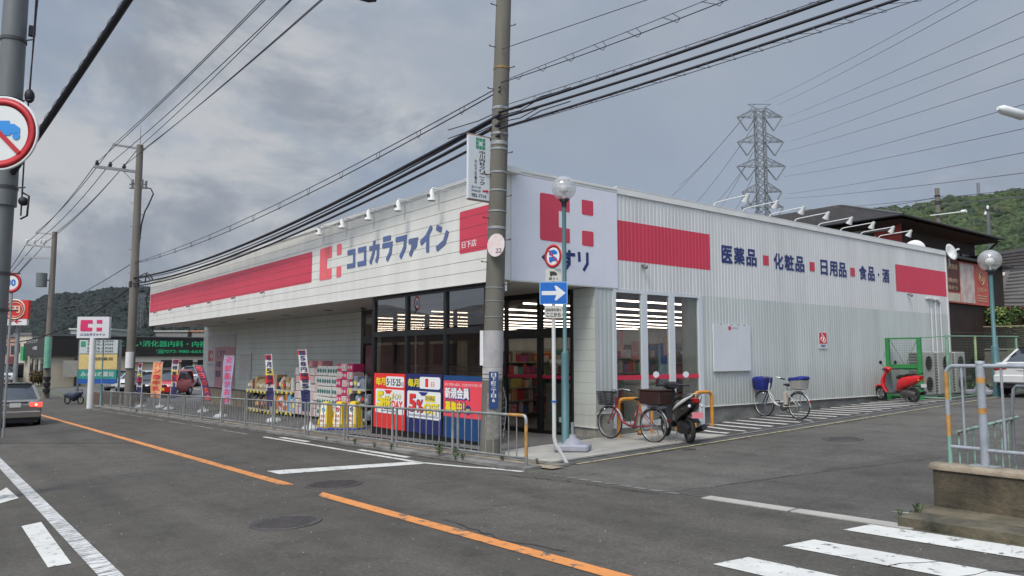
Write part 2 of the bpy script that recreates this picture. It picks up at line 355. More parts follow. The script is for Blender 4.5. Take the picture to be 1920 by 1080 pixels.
# ------------------------------------------------------------------ ground, roads, markings
def asphalt(name, base, fleck=.5, patch=True):
    m = bpy.data.materials.new(name); MATS[name] = m; m.use_nodes = True; t = m.node_tree; p = t.nodes['Principled BSDF']
    p.inputs['Roughness'].default_value = .86; p.inputs['Specular IOR Level'].default_value = .35
    tc = t.nodes.new('ShaderNodeTexCoord')
    def nz(s, d, r=.6, sc_=None):
        n = t.nodes.new('ShaderNodeTexNoise'); n.inputs['Scale'].default_value = s; n.inputs['Detail'].default_value = d; n.inputs['Roughness'].default_value = r
        src = tc.outputs['Object']
        if sc_:
            mp = t.nodes.new('ShaderNodeMapping'); mp.inputs['Scale'].default_value = sc_; t.links.new(src, mp.inputs[0]); src = mp.outputs[0]
        t.links.new(src, n.inputs['Vector']); return n.outputs[0]
    def ramp(s, a, ca, b, cb_):
        r = t.nodes.new('ShaderNodeValToRGB'); t.links.new(s, r.inputs[0]); e = r.color_ramp.elements
        e[0].position = a; e[0].color = (*ca, 1); e[1].position = b; e[1].color = (*cb_, 1); return r.outputs[0]
    def mul(a, b, f=1., typ='MULTIPLY'):
        m_ = t.nodes.new('ShaderNodeMix'); m_.data_type = 'RGBA'; m_.blend_type = typ; m_.inputs[0].default_value = f
        t.links.new(a, m_.inputs[6]); t.links.new(b, m_.inputs[7]); return m_.outputs[2]
    g1 = (1, 1, 1)
    c = ramp(nz(.35, 6), .3, tuple(x*.80 for x in base), .72, tuple(x*1.16 for x in base))
    c = mul(c, ramp(nz(.5, 4, .6, (.18, 2.2, 1)), .34, (.72, .72, .72), .62, (1.06, 1.06, 1.06)), .85)       # wheel tracks along the road
    c = mul(c, ramp(nz(75, 3, .8), .3, (.55, .55, .55), .66, (1.32, 1.3, 1.28)), .8)   # aggregate
    c = mul(c, ramp(nz(24, 4, .75), .32, (.70, .69, .68), .68, (1.25, 1.25, 1.24)), .85)
    c = mul(c, ramp(nz(1.1, 7, .75), .38, (.66, .65, .64), .47, (1, 1, 1)), .6)
    c = mul(c, ramp(nz(2.6, 5, .7), .36, (.84, .83, .82), .6, (1.05, 1.05, 1.05)), .8)
    v = t.nodes.new('ShaderNodeTexVoronoi'); v.inputs['Scale'].default_value = 42; t.links.new(tc.outputs['Object'], v.inputs['Vector'])
    fl = ramp(v.outputs['Distance'], .10, (fleck, fleck, fleck*.95), .2, (0, 0, 0))
    n2 = ramp(nz(19, 2), .56, (0, 0, 0), .7, (1, 1, 1))
    add = mul(fl, n2, 1.)
    c = mul(c, add, .35, 'ADD')
    t.links.new(c, p.inputs['Base Color'])
    bp = t.nodes.new('ShaderNodeBump'); bp.inputs['Strength'].default_value = .5; bp.inputs['Distance'].default_value = .012
    t.links.new(nz(90, 3, .7), bp.inputs['Height']); t.links.new(bp.outputs[0], p.inputs['Normal'])
    return m
road_m = asphalt('asphalt', (.096, .088, .076))
side_m = asphalt('side_asphalt', (.114, .107, .095))
lot_m = asphalt('lot_asphalt', (.135, .133, .130), .2)
conc_m = M('light_concrete', (.37, .35, .31), .85, var=.22, scale=1.6, bump=.25, bscale=60)
conc2_m = M('grey_concrete', (.24, .235, .22), .9, var=.35, scale=2.5, bump=.35, bscale=50)
kerb_m = M('kerb_concrete', (.20, .19, .175), .9, var=.45, scale=2., bump=.5, bscale=40)
tan_m = M('tan_concrete', (.30, .245, .175), .9, var=.4, scale=1.7, bump=.4, bscale=40)
drain_m = M('drain_channel', (.085, .083, .08), .85, var=.4, scale=4, bump=.4)
def paint(name, rgb, wear=.5, lo=.36, hi=.46, sc_=9., stretch=None):
    """road paint with worn patches showing the asphalt"""
    m = M(name, rgb, .65, var=.12, scale=2.); t = m.node_tree; p = t.nodes['Principled BSDF']
    tc = t.nodes['Texture Coordinate']; n = t.nodes.new('ShaderNodeTexNoise'); n.inputs['Scale'].default_value = sc_; n.inputs['Detail'].default_value = 8; n.inputs['Roughness'].default_value = .75
    mp = t.nodes.new('ShaderNodeMapping'); mp.inputs['Scale'].default_value = stretch or (1, 1, 1); t.links.new(tc.outputs['Object'], mp.inputs[0]); t.links.new(mp.outputs[0], n.inputs['Vector'])
    r = t.nodes.new('ShaderNodeValToRGB'); r.color_ramp.elements[0].position = lo; r.color_ramp.elements[0].color = (0, 0, 0, 1)
    r.color_ramp.elements[1].position = hi; r.color_ramp.elements[1].color = (1, 1, 1, 1); t.links.new(n.outputs[0], r.inputs[0])
    mx = t.nodes.new('ShaderNodeMix'); mx.data_type = 'RGBA'; src = p.inputs['Base Color'].links[0].from_socket
    t.links.new(r.outputs[0], mx.inputs[0]); mx.inputs[6].default_value = (.10, .095, .09, 1); t.links.new(src, mx.inputs[7])
    t.links.new(mx.outputs[2], p.inputs['Base Color'])
    return m
white_p = paint('white_road_paint', (.60, .585, .54), lo=.375, hi=.44)
worn_p = paint('worn_white_paint', (.62, .61, .585), lo=.455, hi=.50, sc_=9, stretch=(4.5, .5, 1))
old_p = paint('faded_white_paint', (.5, .49, .46), lo=.50, hi=.60, sc_=12)
orange_p = paint('orange_road_paint', (.62, .235, .06), lo=.40, hi=.46, sc_=8)
yellow_p = paint('yellow_kerb_line', (.42, .36, .20), lo=.40, hi=.5, sc_=9)

XS = [-6000, -900, -300, -130, -80, -34, -20, -10, 0, 6, 12, 20, 30, 120, 900, 6000]
YS = [-6000, -900, -200, -60, -14, -8, -4, 0, 6, 12, 20, 32, 90, 300, 900, 6000]
def sheet(mb, x0, x1, y0, y1, dz, m=0, step=4.):
    """a patch lying dz above the ground, cut where the ground bends"""
    xs = sorted({x0, x1, *[b for b in XS if x0 < b < x1]}); ys = sorted({y0, y1, *[b for b in YS if y0 < b < y1]})
    vs = [(x, y, ground(x, y)+dz) for y in ys for x in xs]; n = len(xs)
    return mb.add(vs, [(j*n+i, j*n+i+1, (j+1)*n+i+1, (j+1)*n+i) for j in range(len(ys)-1) for i in range(n-1)], m)
def flat(mb, pts, dz, m=0):
    return mb.add([(x, y, ground(x, y)+dz) for x, y in pts], [tuple(range(len(pts)))], m)
def slab(mb, x0, x1, y0, y1, h, m=0, dz=-.2):
    xs = sorted({x0, x1, *[b for b in (-34,) if x0 < b < x1]})
    for a, b in zip(xs, xs[1:]):
        q = [(a, y0), (b, y0), (b, y1), (a, y1)]
        vs = [(x, y, ground(x, y)+dz) for x, y in q]+[(x, y, ground(x, y)+h) for x, y in q]
        mb.add(vs, [(0,3,2,1),(4,5,6,7),(0,1,5,4),(1,2,6,5),(2,3,7,6),(3,0,4,7)], m)
    return mb
struct('ground', sheet(MB(), -6000, 6000, -6000, 6000, 0), M('earth_ground', (.10, .11, .07), .95, var=.4, scale=.2))
b = MB(); sheet(b, -400, 120, -8.75, -1.32, .004); struct('road', b, road_m)
b = MB(); sheet(b, 2.48, 8.35, -1.32, 40, .004); sheet(b, 8.35, 40, 27, 40, .004); struct('side_road', b, side_m)
b = MB(); flat(b, [(5.3, -1.28), (8.3, -1.28), (8.3, 9), (6.0, 4.)], .008); struct('road_patch', b, asphalt('patched_asphalt', (.095, .089, .080)))
b = MB(); flat(b, [(-13.5, -7.3), (-9.3, -4.52), (-33, -4.53), (-33, -7.3)], .008); struct('road_patch', b, asphalt('older_asphalt', (.086, .080, .071)))
b = MB(); sheet(b, -62, -29.6, -.45, 40, .006); sheet(b, -29.6, 0., -.45, 2.9, .006); struct('parking_lot', b, lot_m)
b = MB()   # tiled floor under the eaves
sheet(b, -6.2, -.02, -.2, 2.45, .03); struct('entrance_floor', b, M('entrance_tiles', (.17, .165, .155), .5, var=.25, scale=6))
b = MB(); sheet(b, 0., 1.98, -.45, 4.35, .024); slab(b, 0, 1.98, -.5, -.45, .02); struct('forecourt', b, conc_m)
b = MB(); sheet(b, .02, 1.98, 4.36, 24, .012); struct('side_strip', b, asphalt('strip_asphalt', (.082, .075, .074)))
# gutters
b = MB(); sheet(b, 1.99, 2.08, -.5, 26, .02, 0); struct('gutter_edge', b, kerb_m)
b = MB(); sheet(b, 2.08, 2.40, -.5, 26, .008); struct('side_gutter', b, drain_m)
b = MB(); sheet(b, 2.40, 2.48, -.3, 26, .014); struct('painted_edge', b, yellow_p)
b = MB(); slab(b, -34.5, 2.35, -1.32, -.98, .055); struct('kerb', b, kerb_m)
b = MB(); sheet(b, -34.5, 2.6, -.98, -.74, .028); struct('kerb_strip', b, tan_m)
b = MB(); sheet(b, -34.5, 2.5, -.74, -.48, -.0+.012); struct('road_gutter', b, drain_m)
# short concrete lids let into the gutter
lid = MB(); lid.box(-.24, .24, -.12, .12, 0, .03)
lid_me = lid.build('gutter_lid', M('gutter_lid', (.19, .17, .14), .9, var=.4, scale=5, bump=.4)); base_l = lid_me
gut = bpy.data.objects['road_gutter']
for i in range(34):
    x = 2.2-.5*i; o = base_l if i == 0 else base_l.copy()
    if i: col.objects.link(o)
    o.parent = gut; o.location = (x, -.61, ground(x, -.61)+.004+.003*random.random()); o.rotation_euler = (0, -.025, random.uniform(-.01, .01))
b = MB()
for x0, x1 in ((5.75, 6.9), (6.93, 8.2)): slab(b, x0, x1, -1.34, -1.16, .014)
b.add([], []); struct('gutter_strip', b, conc_m)
b = MB()
for i in range(9): x = 3.0+i*.27; flat(b, [(x, -1.33), (x+.2, -1.31), (x+.19, -1.24), (x+.02, -1.27)], .009)
struct('broken_edge', b, kerb_m)
# markings
b = MB(); sheet(b, -300, .36, -4.47, -4.30, .010); flat(b, [(.36, -4.47), (.55, -4.32), (.36, -4.30)], .010); 
struct('centre_line', b, orange_p)
b = MB(); flat(b, [(1.55, -4.30), (1.75, -4.47), (30, -4.30+.17*.2), (30, -4.13)], .010); struct('centre_line', b, orange_p)
b = MB(); flat(b, [(-130, -7.52), (9, -7.52), (9, -7.36), (-130, -7.36)], .010); b = MB(); sheet(b, -130, 6.5, -7.50, -7.33, .010); struct('edge_line', b, worn_p)
b = MB(); q = [gp(40, 988), gp(77, 980), gp(134, 1058), gp(90, 1066)]; flat(b, [(p.x, p.y) for p in q], .010)
q = [gp(-30, 940), gp(12, 915), gp(35, 935), gp(-10, 948)]; flat(b, [(p.x, p.y) for p in q], .010); struct('edge_marking', b, white_p)
b = MB(); flat(b, [(-7.62, -1.87), (.1, -1.87), (.1, -1.77), (-7.62, -1.77)], .010)
for (a, c) in (((.1, -1.82), (1.15, -1.62)), ((1.15, -1.62), (1.7, -1.45)), ((1.7, -1.45), (2.35, -1.36))):
    flat(b, [(a[0], a[1]-.05), (c[0], c[1]-.05), (c[0], c[1]+.05), (a[0], a[1]+.05)], .010)
struct('edge_line', b, white_p)
b = MB()
for x0, x1 in ((-7.05, -5.35), (-2.75, -.75)): flat(b, [(x0, -1.66), (x1, -1.66), (x1, -1.53), (x0, -1.53)], .010)
struct('lane_marking', b, white_p)
b = MB(); q = [gp(500, 884), gp(523, 890), gp(802, 870), gp(780, 866)]; flat(b, [(p.x, p.y) for p in q], .010); struct('stop_line', b, white_p)
b = MB()
for x0 in range(-32, -8, 3): flat(b, [(x0, -1.86), (x0+2.2, -1.86), (x0+2.2, -1.78), (x0, -1.78)], .010)
struct('faded_edge_line', b, old_p)
for i in range(7):
    y = -1.75-.905*i; b = MB(); x = 7.83-.075*i
    flat(b, [(x-.08, y), (13.5, y+.02), (13.5, y+.42), (x, y+.38)], .010)
    struct('crosswalk_stripe', b, white_p)
hat = []
for i in range(26):
    y = 4.62+.555*i
    if y > 15.4: break
    w_ = random.uniform(.14, .165); x1 = 1.74+random.uniform(-.05, .04); x0 = .12 if y > 5.6 else .5
    b = MB(); flat(b, [(x0, y+.36), (x1*.75, y+.06), (x1, y-.0), (x1, y+w_), (x1*.75, y+.06+w_), (x0, y+.36+w_)], .018); struct('hatch_stripe', b, white_p)
b = MB()
for i in range(5):
    y = 5+2.6*i; flat(b, [(1.86, y), (1.96, y), (1.96, y+.1), (1.86, y+.1)], .018)
b.build('kerb_marker', conc_m)['kind'] = 'structure'
# parking bays on the lot behind the shop front
b = MB()
for y in (2.5, 5., 7.5, 10., 12.5): sheet(b, -52, -46.8, y, y+.12, .012)
for x in (-33.5, -36, -38.5): sheet(b, x, x+.12, 3.5, 8.5, .012)
struct('parking_line', b, white_p)
# far pavement on the photographer's side
b = MB(); slab(b, -400, 6.8, -13, -8.75, .10); struct('pavement', b, conc2_m)
b = MB(); slab(b, 8.05, 60, -1.28, -.93, .10); struct('kerb', b, M('mossy_ledge', (.12, .10, .065), .95, var=.5, scale=3, bump=.8, bscale=20, dirt=(.03, .03, .02)))
b = MB(); sheet(b, 8.35, 40, -.93, 27, .006); struct('vacant_ground', b, M('gravel_ground', (.13, .12, .10), .95, var=.4, scale=3, bump=.5))
def crack(pts, wd, name='road_crack', seed=1, m=None):
    rnd = random.Random(seed); b = MB(); out = []
    for (x0, y0), (x1, y1) in zip(pts, pts[1:]):
        n = max(2, int(math.hypot(x1-x0, y1-y0)/.12))
        for i in range(n): f = i/n; out.append((x0+(x1-x0)*f+rnd.uniform(-.035, .035), y0+(y1-y0)*f+rnd.uniform(-.035, .035)))
    out.append(pts[-1])
    for (x0, y0), (x1, y1) in zip(out, out[1:]):
        l = math.hypot(x1-x0, y1-y0) or 1; a, c = -(y1-y0)/l*wd*rnd.uniform(.3, 1), (x1-x0)/l*wd*rnd.uniform(.3, 1)
        flat(b, [(x0-a, y0-c), (x1-a, y1-c), (x1+a, y1+c), (x0+a, y0+c)], .0125)
    o = b.build(name, m or M('crack_dark', (.022, .02, .018), .95)); o['kind'] = 'structure'
crack([(-13.5, -7.3), (-9.3, -4.52)], .012, seed=2); crack([(5.2, -1.3), (6.0, 2.0), (7.2, 6.0), (7.9, 9.)], .010, seed=3)
crack([(1.6, -1.9), (3.4, -1.55), (5.2, -1.45)], .012, seed=4); crack([(8.1, -3.6), (8.9, -2.9), (9.3, -2.2), (9.9, -1.6)], .010, seed=5)
crack([(8.55, -2.75), (8.9, -2.2)], .008, seed=6); crack([(4.4, -4.1), (5.6, -4.25), (6.4, -4.12)], .010, seed=7); crack([(-4, -3.0), (-1.5, -3.25), (.2, -3.1)], .006, seed=8)
crack([(2.6, .5), (2.55, 3), (2.62, 6), (2.56, 10)], .012, seed=9); crack([(-30, -1.40), (-12, -1.42), (2.1, -1.38)], .014, seed=10)
tyre_dark = M('tyre_polish', (.060, .056, .052), .6, var=.3, scale=2)
def manhole(p, r, label, pattern, mat):
    t = thing('manhole_cover', label, 'manhole cover', (p.x, p.y, ground(p.x, p.y)+.004))
    tilt = (R(1.66), R(-1.43))
    b = MB(); b.lathe([(r*1.0, 0), (r*1.0, .012), (r*.95, .012), (r*.94, .006)], n=36)
    f = b.build('frame', M('iron_ring', (.07, .062, .057), .7, var=.3), t)
    b = MB(); b.cyl((0, 0, 0), (0, 0, .010), r*.93, r*.93, 36)
    for i in range(-9, 10):
        for j in range(-9, 10):
            x, y = i*r*.1, j*r*.1
            if pattern == 'grid':
                if x*x+y*y < (r*.86)**2: b.box(x-r*.03, x+r*.03, y-r*.03, y+r*.03, .010, .015)
            elif pattern == 'wave' and (i+j) % 2 == 0 and x*x+y*y < (r*.84)**2:
                b.box(x-r*.075, x+r*.075, y-r*.02, y+r*.02, .010, .016)
    c = b.build('cover', mat, t)
    for o in (f, c): o.rotation_euler = (tilt[0], tilt[1], 0)
mhm = M('cast_iron_cover', (.062, .053, .050), .65, var=.35, scale=8); mhm2 = M('worn_iron_cover', (.085, .08, .075), .75, var=.35, scale=8)
manhole(gp(626, 909), .42, 'dark iron manhole cover breaking the orange centre line', 'grid', mhm)
manhole(gp(536, 981), .40, 'round manhole cover in the near lane left of the orange line', 'wave', mhm)
manhole(gp(1581, 824), .36, 'round manhole cover in the middle of the side road', 'wave', mhm2)
manhole(gp(1293, 844), .12, 'small round iron valve lid beside the side gutter', 'grid', mhm)
manhole(gp(1040, 831), .38, 'manhole cover in the pale forecourt behind the sign pole', 'grid', mhm)
# debris, leaves and pebbles on the asphalt; weeds in the kerb joint
def grit():
    b = MB(); rnd = random.Random(3)
    for i in range(900):
        x, y = rnd.uniform(-14, 12), rnd.uniform(-8, 3.5)
        if (x < 2.4 and y > -1.4): continue
        z = ground(x, y)+.006; r = rnd.uniform(.002, .007)
        b.add([(x-r, y-r, z), (x+r, y-r*.6, z), (x+r*.4, y+r, z), (x, y, z+r*1.2)], [(0, 1, 3), (1, 2, 3), (2, 0, 3)])
    o = b.build('grit', M('road_grit', (.38, .37, .34), .9, var=.4, scale=50)); tag(o, 'pale grit and chips scattered over the asphalt', 'grit', kind='stuff')
grit()
def weeds():
    rnd = random.Random(5); gm = M('weed_green', (.075, .12, .035), .7, var=.4, scale=9)
    spots = [(-.15, -1.30, .26, 'tall weed at the fence foot left of the concrete pole'), (.42, -1.33, .22, 'weed tuft at the double fence posts beside the concrete pole'), (.62, -1.31, .15, 'small weed between the paired fence posts near the pole'),
             (1.35, -1.0, .17, 'weed growing at the foot of the concrete pole'), (-1.9, -1.32, .15, 'low weed in the kerb joint under the red poster'), (-2.6, -1.32, .13, 'low weed in the kerb joint left of the paired posts'),
             (-3.5, -1.32, .15, 'weed in the kerb joint below the yellow floor signs'), (-5., -1.3, .10, 'smallest weed along the fence kerb'), (-24.5, -1.3, .14, 'weed under the far end of the fence'), (8.1, -.95, .16, 'weed at the left end of the stained concrete wall'), (7.95, -1.02, .1, 'low weed on the gutter beside the stained concrete wall'), (2.0, -.78, .1, 'weed by the end post of the fence')]
    for x, y, h, lb in spots:
        b = MB(); z = 0
        for i in range(int(60+h*260)):
            a = rnd.uniform(0, 6.28); rr = rnd.uniform(.0, h*.35); k = rnd.uniform(.25, 1)*h; tip = Vector((math.cos(a), math.sin(a), 0))*rr
            p = tip+Vector((0, 0, k)); d = Vector((math.cos(a+1.2), math.sin(a+1.2), rnd.uniform(-.3, .6)))*h*.10; e = Vector((rnd.uniform(-1, 1), rnd.uniform(-1, 1), rnd.uniform(-.2, 1))).normalized()*h*.22
            b.add([p-d, p+e*.5, p+e, p+d*.4], [(0, 1, 2, 3)])
        for i in range(5):
            a = rnd.uniform(0, 6.28); b.tube([(0, 0, 0), (math.cos(a)*h*.12, math.sin(a)*h*.12, h*.5), (math.cos(a)*h*.3, math.sin(a)*h*.3, h*.95)], .004, 4)
        o = b.build('weed', gm); o.location = (x, y, ground(x, y)+.02); tag(o, lb, 'weed', 'weeds in the kerb joints')
weeds()
# ------------------------------------------------------------------ wooded hills
def hill(name, ridge, D0, D1, label, crown_r, ncr, mats, seed, base_z=-3., split=22.):
    """ridge: (pixel x, pixel y) points on the skyline at distance D1; the slope starts at D0; wooded with separate crowns"""
    rnd = random.Random(seed)
    def top(x):
        for (a, ya), (b_, yb) in zip(ridge, ridge[1:]):
            if a <= x <= b_: t = (x-a)/(b_-a); return ya+(yb-ya)*(t*t*(3-2*t))
        return ridge[0][1] if x < ridge[0][0] else ridge[-1][1]
    xs = [ridge[0][0]+(ridge[-1][0]-ridge[0][0])*i/60 for i in range(61)]
    def P(x, k):
        D = D0+(D1-D0)*k; tp = far(x, top(x), D); q = far(x, 668, D); hz_ = tp.z-CZ
        e = k**.62 if k <= 1 else 1-(k-1)*2.2
        n_ = noise.noise(Vector((q.x*.012, q.y*.012, seed)))*.16*max(0., 1-k)*min(1., k*4)*hz_
        return Vector((q.x, q.y, CZ+base_z*(1-min(1., k))+hz_*(e-.0)+n_-crown_r*.9))
    ks = [0, .08, .16, .25, .34, .44, .54, .64, .74, .83, .92, 1., 1.12, 1.3]
    b = MB(); vs = [P(x, k) for k in ks for x in xs]; n = len(xs)
    b.add(vs, [(j*n+i, j*n+i+1, (j+1)*n+i+1, (j+1)*n+i) for j in range(len(ks)-1) for i in range(n-1)], 0, True)
    o = b.build(name, M('forest_floor', (.018, .028, .014), .95, var=.3, scale=.05)); o['kind'] = 'structure'
    # crowns: lumpy low-poly clumps
    protos = []
    for k in range(10):
        vs, fs = [], []; nu, nv = 9, 6
        for j in range(nv+1):
            t = -math.pi*.32+(math.pi*.82)*j/nv
            for i in range(nu):
                a = 2*math.pi*i/nu; rr = 1+.30*noise.noise(Vector((math.cos(a)*1.6+k*7, math.sin(a)*1.6, t*1.6)))+rnd.uniform(-.13, .13)
                vs.append(Vector((math.cos(a)*math.cos(t)*rr, math.sin(a)*math.cos(t)*rr, math.sin(t)*rr*.95)))
        for j in range(nv):
            for i in range(nu): fs.append((j*nu+i, j*nu+(i+1) % nu, (j+1)*nu+(i+1) % nu, (j+1)*nu+i))
        fs.append(tuple(nv*nu+i for i in range(nu)))
        protos.append((vs, fs))
    b = MB()
    for i in range(ncr):
        x = rnd.uniform(ridge[0][0]+4, ridge[-1][0]-4); k = 1-rnd.random()**1.15*.98
        if i % 7 == 0: k = rnd.uniform(.97, 1.0)
        p = P(x, k); s = crown_r*rnd.uniform(.55, 1.35)*(.8 if k > .95 else 1)
        vs, fs = rnd.choice(protos); a = rnd.uniform(0, 6.28); ca, sa = math.cos(a), math.sin(a)
        hz = rnd.uniform(.7, 1.25)
        b.add([(p.x+(v.x*ca-v.y*sa)*s, p.y+(v.x*sa+v.y*ca)*s, p.z+s*.35+v.z*s*hz) for v in vs], fs, rnd.randrange(len(mats)), D1 > 800)
    c = b.build('woodland', mats); tag(c, label, 'woodland', kind='stuff')
def leaf_mat(name, c, sc_=.6):
    m = M(name, c, .85, var=.45, scale=sc_, bump=0); return m
gr = [leaf_mat('crown_green_a', (.034, .056, .018), .35), leaf_mat('crown_green_b', (.048, .074, .022), .4), leaf_mat('crown_green_c', (.024, .042, .016), .5), leaf_mat('crown_olive', (.058, .074, .024), .4)]
hill('hillside', [(1480, 470), (1560, 418), (1600, 404), (1664, 391), (1700, 391), (1740, 384), (1775, 376), (1800, 369), (1825, 369), (1852, 368), (1881, 365), (1895, 361), (1909, 357), (1930, 355), (1990, 348), (2100, 352), (2300, 380)], 130, 420,
     'mixed green woodland covering the hill beyond the brown house', 2.7, 7600, gr, 2)
gl_ = [leaf_mat('far_green_a', (.010, .017, .013), .2), leaf_mat('far_green_b', (.0115, .019, .0145), .2), leaf_mat('far_green_c', (.009, .015, .012), .2)]
hill('distant_hillside', [(-500, 600), (-60, 588), (0, 588), (30, 580), (55, 566), (85, 553), (120, 549), (145, 551), (165, 546), (200, 540), (240, 539), (283, 538), (330, 548), (420, 560), (560, 590)], 420, 1250,
     'dark wooded mountain ridge far behind the clinic', 3.6, 12000, gl_, 9, -8)
# ------------------------------------------------------------------ the drugstore
wall_w = M('white_siding', (.715, .70, .65), .5, var=.10, scale=1.6, streak=.18)
wall_s = M('white_corrugated', (.64, .635, .625), .5, var=.10, scale=1.4, streak=.12)
wall_g = M('grey_green_corrugated', (.515, .54, .52), .5, var=.13, scale=1.5, streak=.12)
wall_r = M('grey_green_siding', (.63, .65, .59), .6, var=.08, scale=1.3, streak=.4)
grime(wall_g, .55, 1.7, (.22, .21, .17), 5., .9); grime(wall_r, .2, 1.0, (.25, .23, .18), 6., .7); grime(wall_w, 5.5, 4.6, (.40, .39, .35), 5., .45)
trim_w = M('white_metal_trim', (.74, .73, .70), .45, var=.06, scale=2)
red_b = M('band_red', (.60, .045, .085), .45, var=.06, scale=.8)
red_l = M('faded_logo_red', (.78, .13, .15), .45, var=.15, scale=1.6)
red_c = M('panel_logo_red', (.63, .055, .10), .4, var=.03)
navy = M('lettering_navy', (.022, .035, .16), .45, var=.05)
navy_f = M('faded_lettering_navy', (.065, .11, .27), .45, var=.35, scale=1.1, dirt=(.11, .13, .23))
panel_w = M('blue_white_panel', (.73, .73, .79), .35, var=.03)
black_f = M('black_frame', (.012, .012, .013), .35, var=.1)
soffit_m = M('soffit_board', (.55, .53, .49), .7, var=.1, scale=1)
groove_m = M('dark_joint', (.16, .15, .14), .9, var=0)
store = thing('drugstore_building', 'long white single-storey drugstore with red bands and a glazed corner entrance', 'store')
ZB = [5.42, 5.14] + [5.14-.2325*i for i in range(1, 9)]
b = MB(); b.box(-28.78, -.1, .012, .30, 3.285, 5.41); b.build('fascia_core', groove_m, store)
for z1, z0 in zip(ZB, ZB[1:]):
    b = MB(); b.box(-28.8, -.1, 0, .05, z0+.006, z1-.004); b.build('siding_board', wall_w, store)
for x0, x1, cr in ((-28.8, -9.12, (1, 0, 0, 1)), (-1.46, -.1, (0, 1, 1, 0))):
    for z1, z0 in zip(ZB, ZB[1:]):
        a, c = max(z0+.006, 3.92), min(z1-.004, 4.82)
        if c-a < .02: continue
        tp, bt = abs(c-4.82) < .01, abs(a-3.92) < .02
        f = (cr[0] and tp, cr[1] and tp, cr[2] and bt, cr[3] and bt)
        b = MB(); b.rrect(x0, a, x1, c, .045, (0, 0, 0), UX, UZ, .004, 0, 3, f); b.build('red_band', red_b, store)
b = MB(); b.box(-28.86, .2, -.03, .34, 5.42, 5.50); b.box(-28.86, .2, -.012, .34, 5.385, 5.418); b.build('parapet_cap', trim_w, store)
b = MB(); b.box(-.098, .018, -.02, .215, 3.275, 5.415); b.build('corner_trim', trim_w, store)
b = MB(); b.box(-28.86, -28.80, -.01, 3.0, 3.275, 5.415); b.build('end_trim', trim_w, store)
b = MB(); b.box(-28.80, -.1, -.012, .04, 3.262, 3.282); b.build('drip_edge', trim_w, store)
# vertical laps and screw rows in the side cladding
b = MB()
for i in range(1, 14):
    y = 3.22+i*1.26
    if y < 20: b.box(.0005, .0025, y, y+.006, 3.27, 5.4)
b.build('sheet_lap', M('lap_line', (.42, .42, .41), .6), store)
# small lamps under the red band
for i, x in enumerate([-27.5, -24.7, -21.75, -18.8, -15.9, -12.95]):
    b = MB(); b.cyl((x, -.0, 3.895), (x, -.09, 3.88), .025, .03, 8); b.sphere((x, -.11, 3.865), .045, 8, 5); b.build('band_lamp', M('lamp_grey', (.2, .19, .18), .5), store)
b = MB(); b.cyl((0, 4.02, 3.85), (.1, 4.02, 3.83), .03, .035, 8); b.sphere((.12, 4.02, 3.80), .055, 8, 5); b.build('band_lamp', MATS['lamp_grey'], store)
b = MB(); b.cyl((0, 17.05, 3.85), (.1, 17.05, 3.83), .03, .035, 8); b.sphere((.12, 17.05, 3.80), .055, 8, 5); b.build('band_lamp', MATS['lamp_grey'], store)
# logo and name on the long front
O = Vector((0, -.004, 0))
b = MB(); CSH = [(-8.56, 3.96), (-8.52, 3.92), (-7.77, 3.92), (-7.77, 4.22), (-8.05, 4.22), (-8.08, 4.25), (-8.08, 4.48), (-8.05, 4.51), (-7.77, 4.51), (-7.77, 4.83), (-8.52, 4.83), (-8.56, 4.79)]
def cshape(b, pts, o, u, v, t, m=0):
    # split the C into three quads plus corners so that it stays clean
    x0, x1, xm = min(p[0] for p in pts), max(p[0] for p in pts), pts[5][0]; z0, z1 = min(p[1] for p in pts), max(p[1] for p in pts); za, zb = pts[3][1], pts[8][1]
    b.rrect(x0, z0, xm, z1, .05, o, u, v, t, m, 3, (0, 1, 1, 0)); b.rrect(xm, zb, x1, z1, .03, o, u, v, t, m, 2, (1, 0, 0, 0)); b.rrect(xm, z0, x1, za, .03, o, u, v, t, m, 2, (0, 0, 0, 1))
cshape(b, CSH, O, UX, UZ, .006)
b.build('emblem', red_l, store)
for z in (4.53, 3.92): b = MB(); b.rrect(-7.45, z, -7.16, z+.30, .04, O, UX, UZ, .006); b.build('emblem', red_l, store)
KANA = [  # (x0, width, strokes on a 0..1 square drawn as thick slanted brush strokes)
 (-6.83, .52, 4.10, .51, [[(.10, .84), (.84, .84), (.86, .12), (.08, .12)]]),
 (-6.21, .52, 4.10, .51, [[(.10, .84), (.84, .84), (.86, .12), (.08, .12)]]),
 (-5.56, .56, 4.09, .60, [[(.06, .68), (.88, .68), (.86, .3), (.72, .05)], [(.50, .95), (.46, .5), (.16, .05)]]),
 (-4.89, .54, 4.09, .62, [[(.16, .90), (.84, .90)], [(.10, .64), (.90, .64), (.84, .32), (.52, .04)]]),
 (-4.22, .56, 4.09, .54, [[(.08, .87), (.88, .87), (.84, .45), (.48, .04)]]),
 (-3.59, .41, 4.10, .40, [[(.08, .85), (.90, .85), (.82, .56), (.66, .44)], [(.50, .66), (.46, .34), (.22, .04)]]),
 (-3.07, .55, 4.09, .60, [[(.90, .95), (.55, .62), (.08, .42)], [(.62, .66), (.62, .04)]]),
 (-2.41, .52, 4.10, .56, [[(.10, .92), (.46, .78)], [(.94, .66), (.70, .26), (.12, .06)]]),
]
for x, wd, z, h, sts in KANA:
    b = MB()
    for k, st in enumerate(sts): b.stroke([(x+p[0]*wd, z+p[1]*h) for p in st], .127, O+Vector((0, -.001*k, 0)), UX, UZ, .008)
    b.build('letter', navy_f, store)
b = MB(); b.text('日下店', (-1.36, -.012, 4.03), UX, UZ, .53, .14, 0, .03); b.build('lettering', M('white_lettering', (.82, .81, .80), .5, var=0), store)
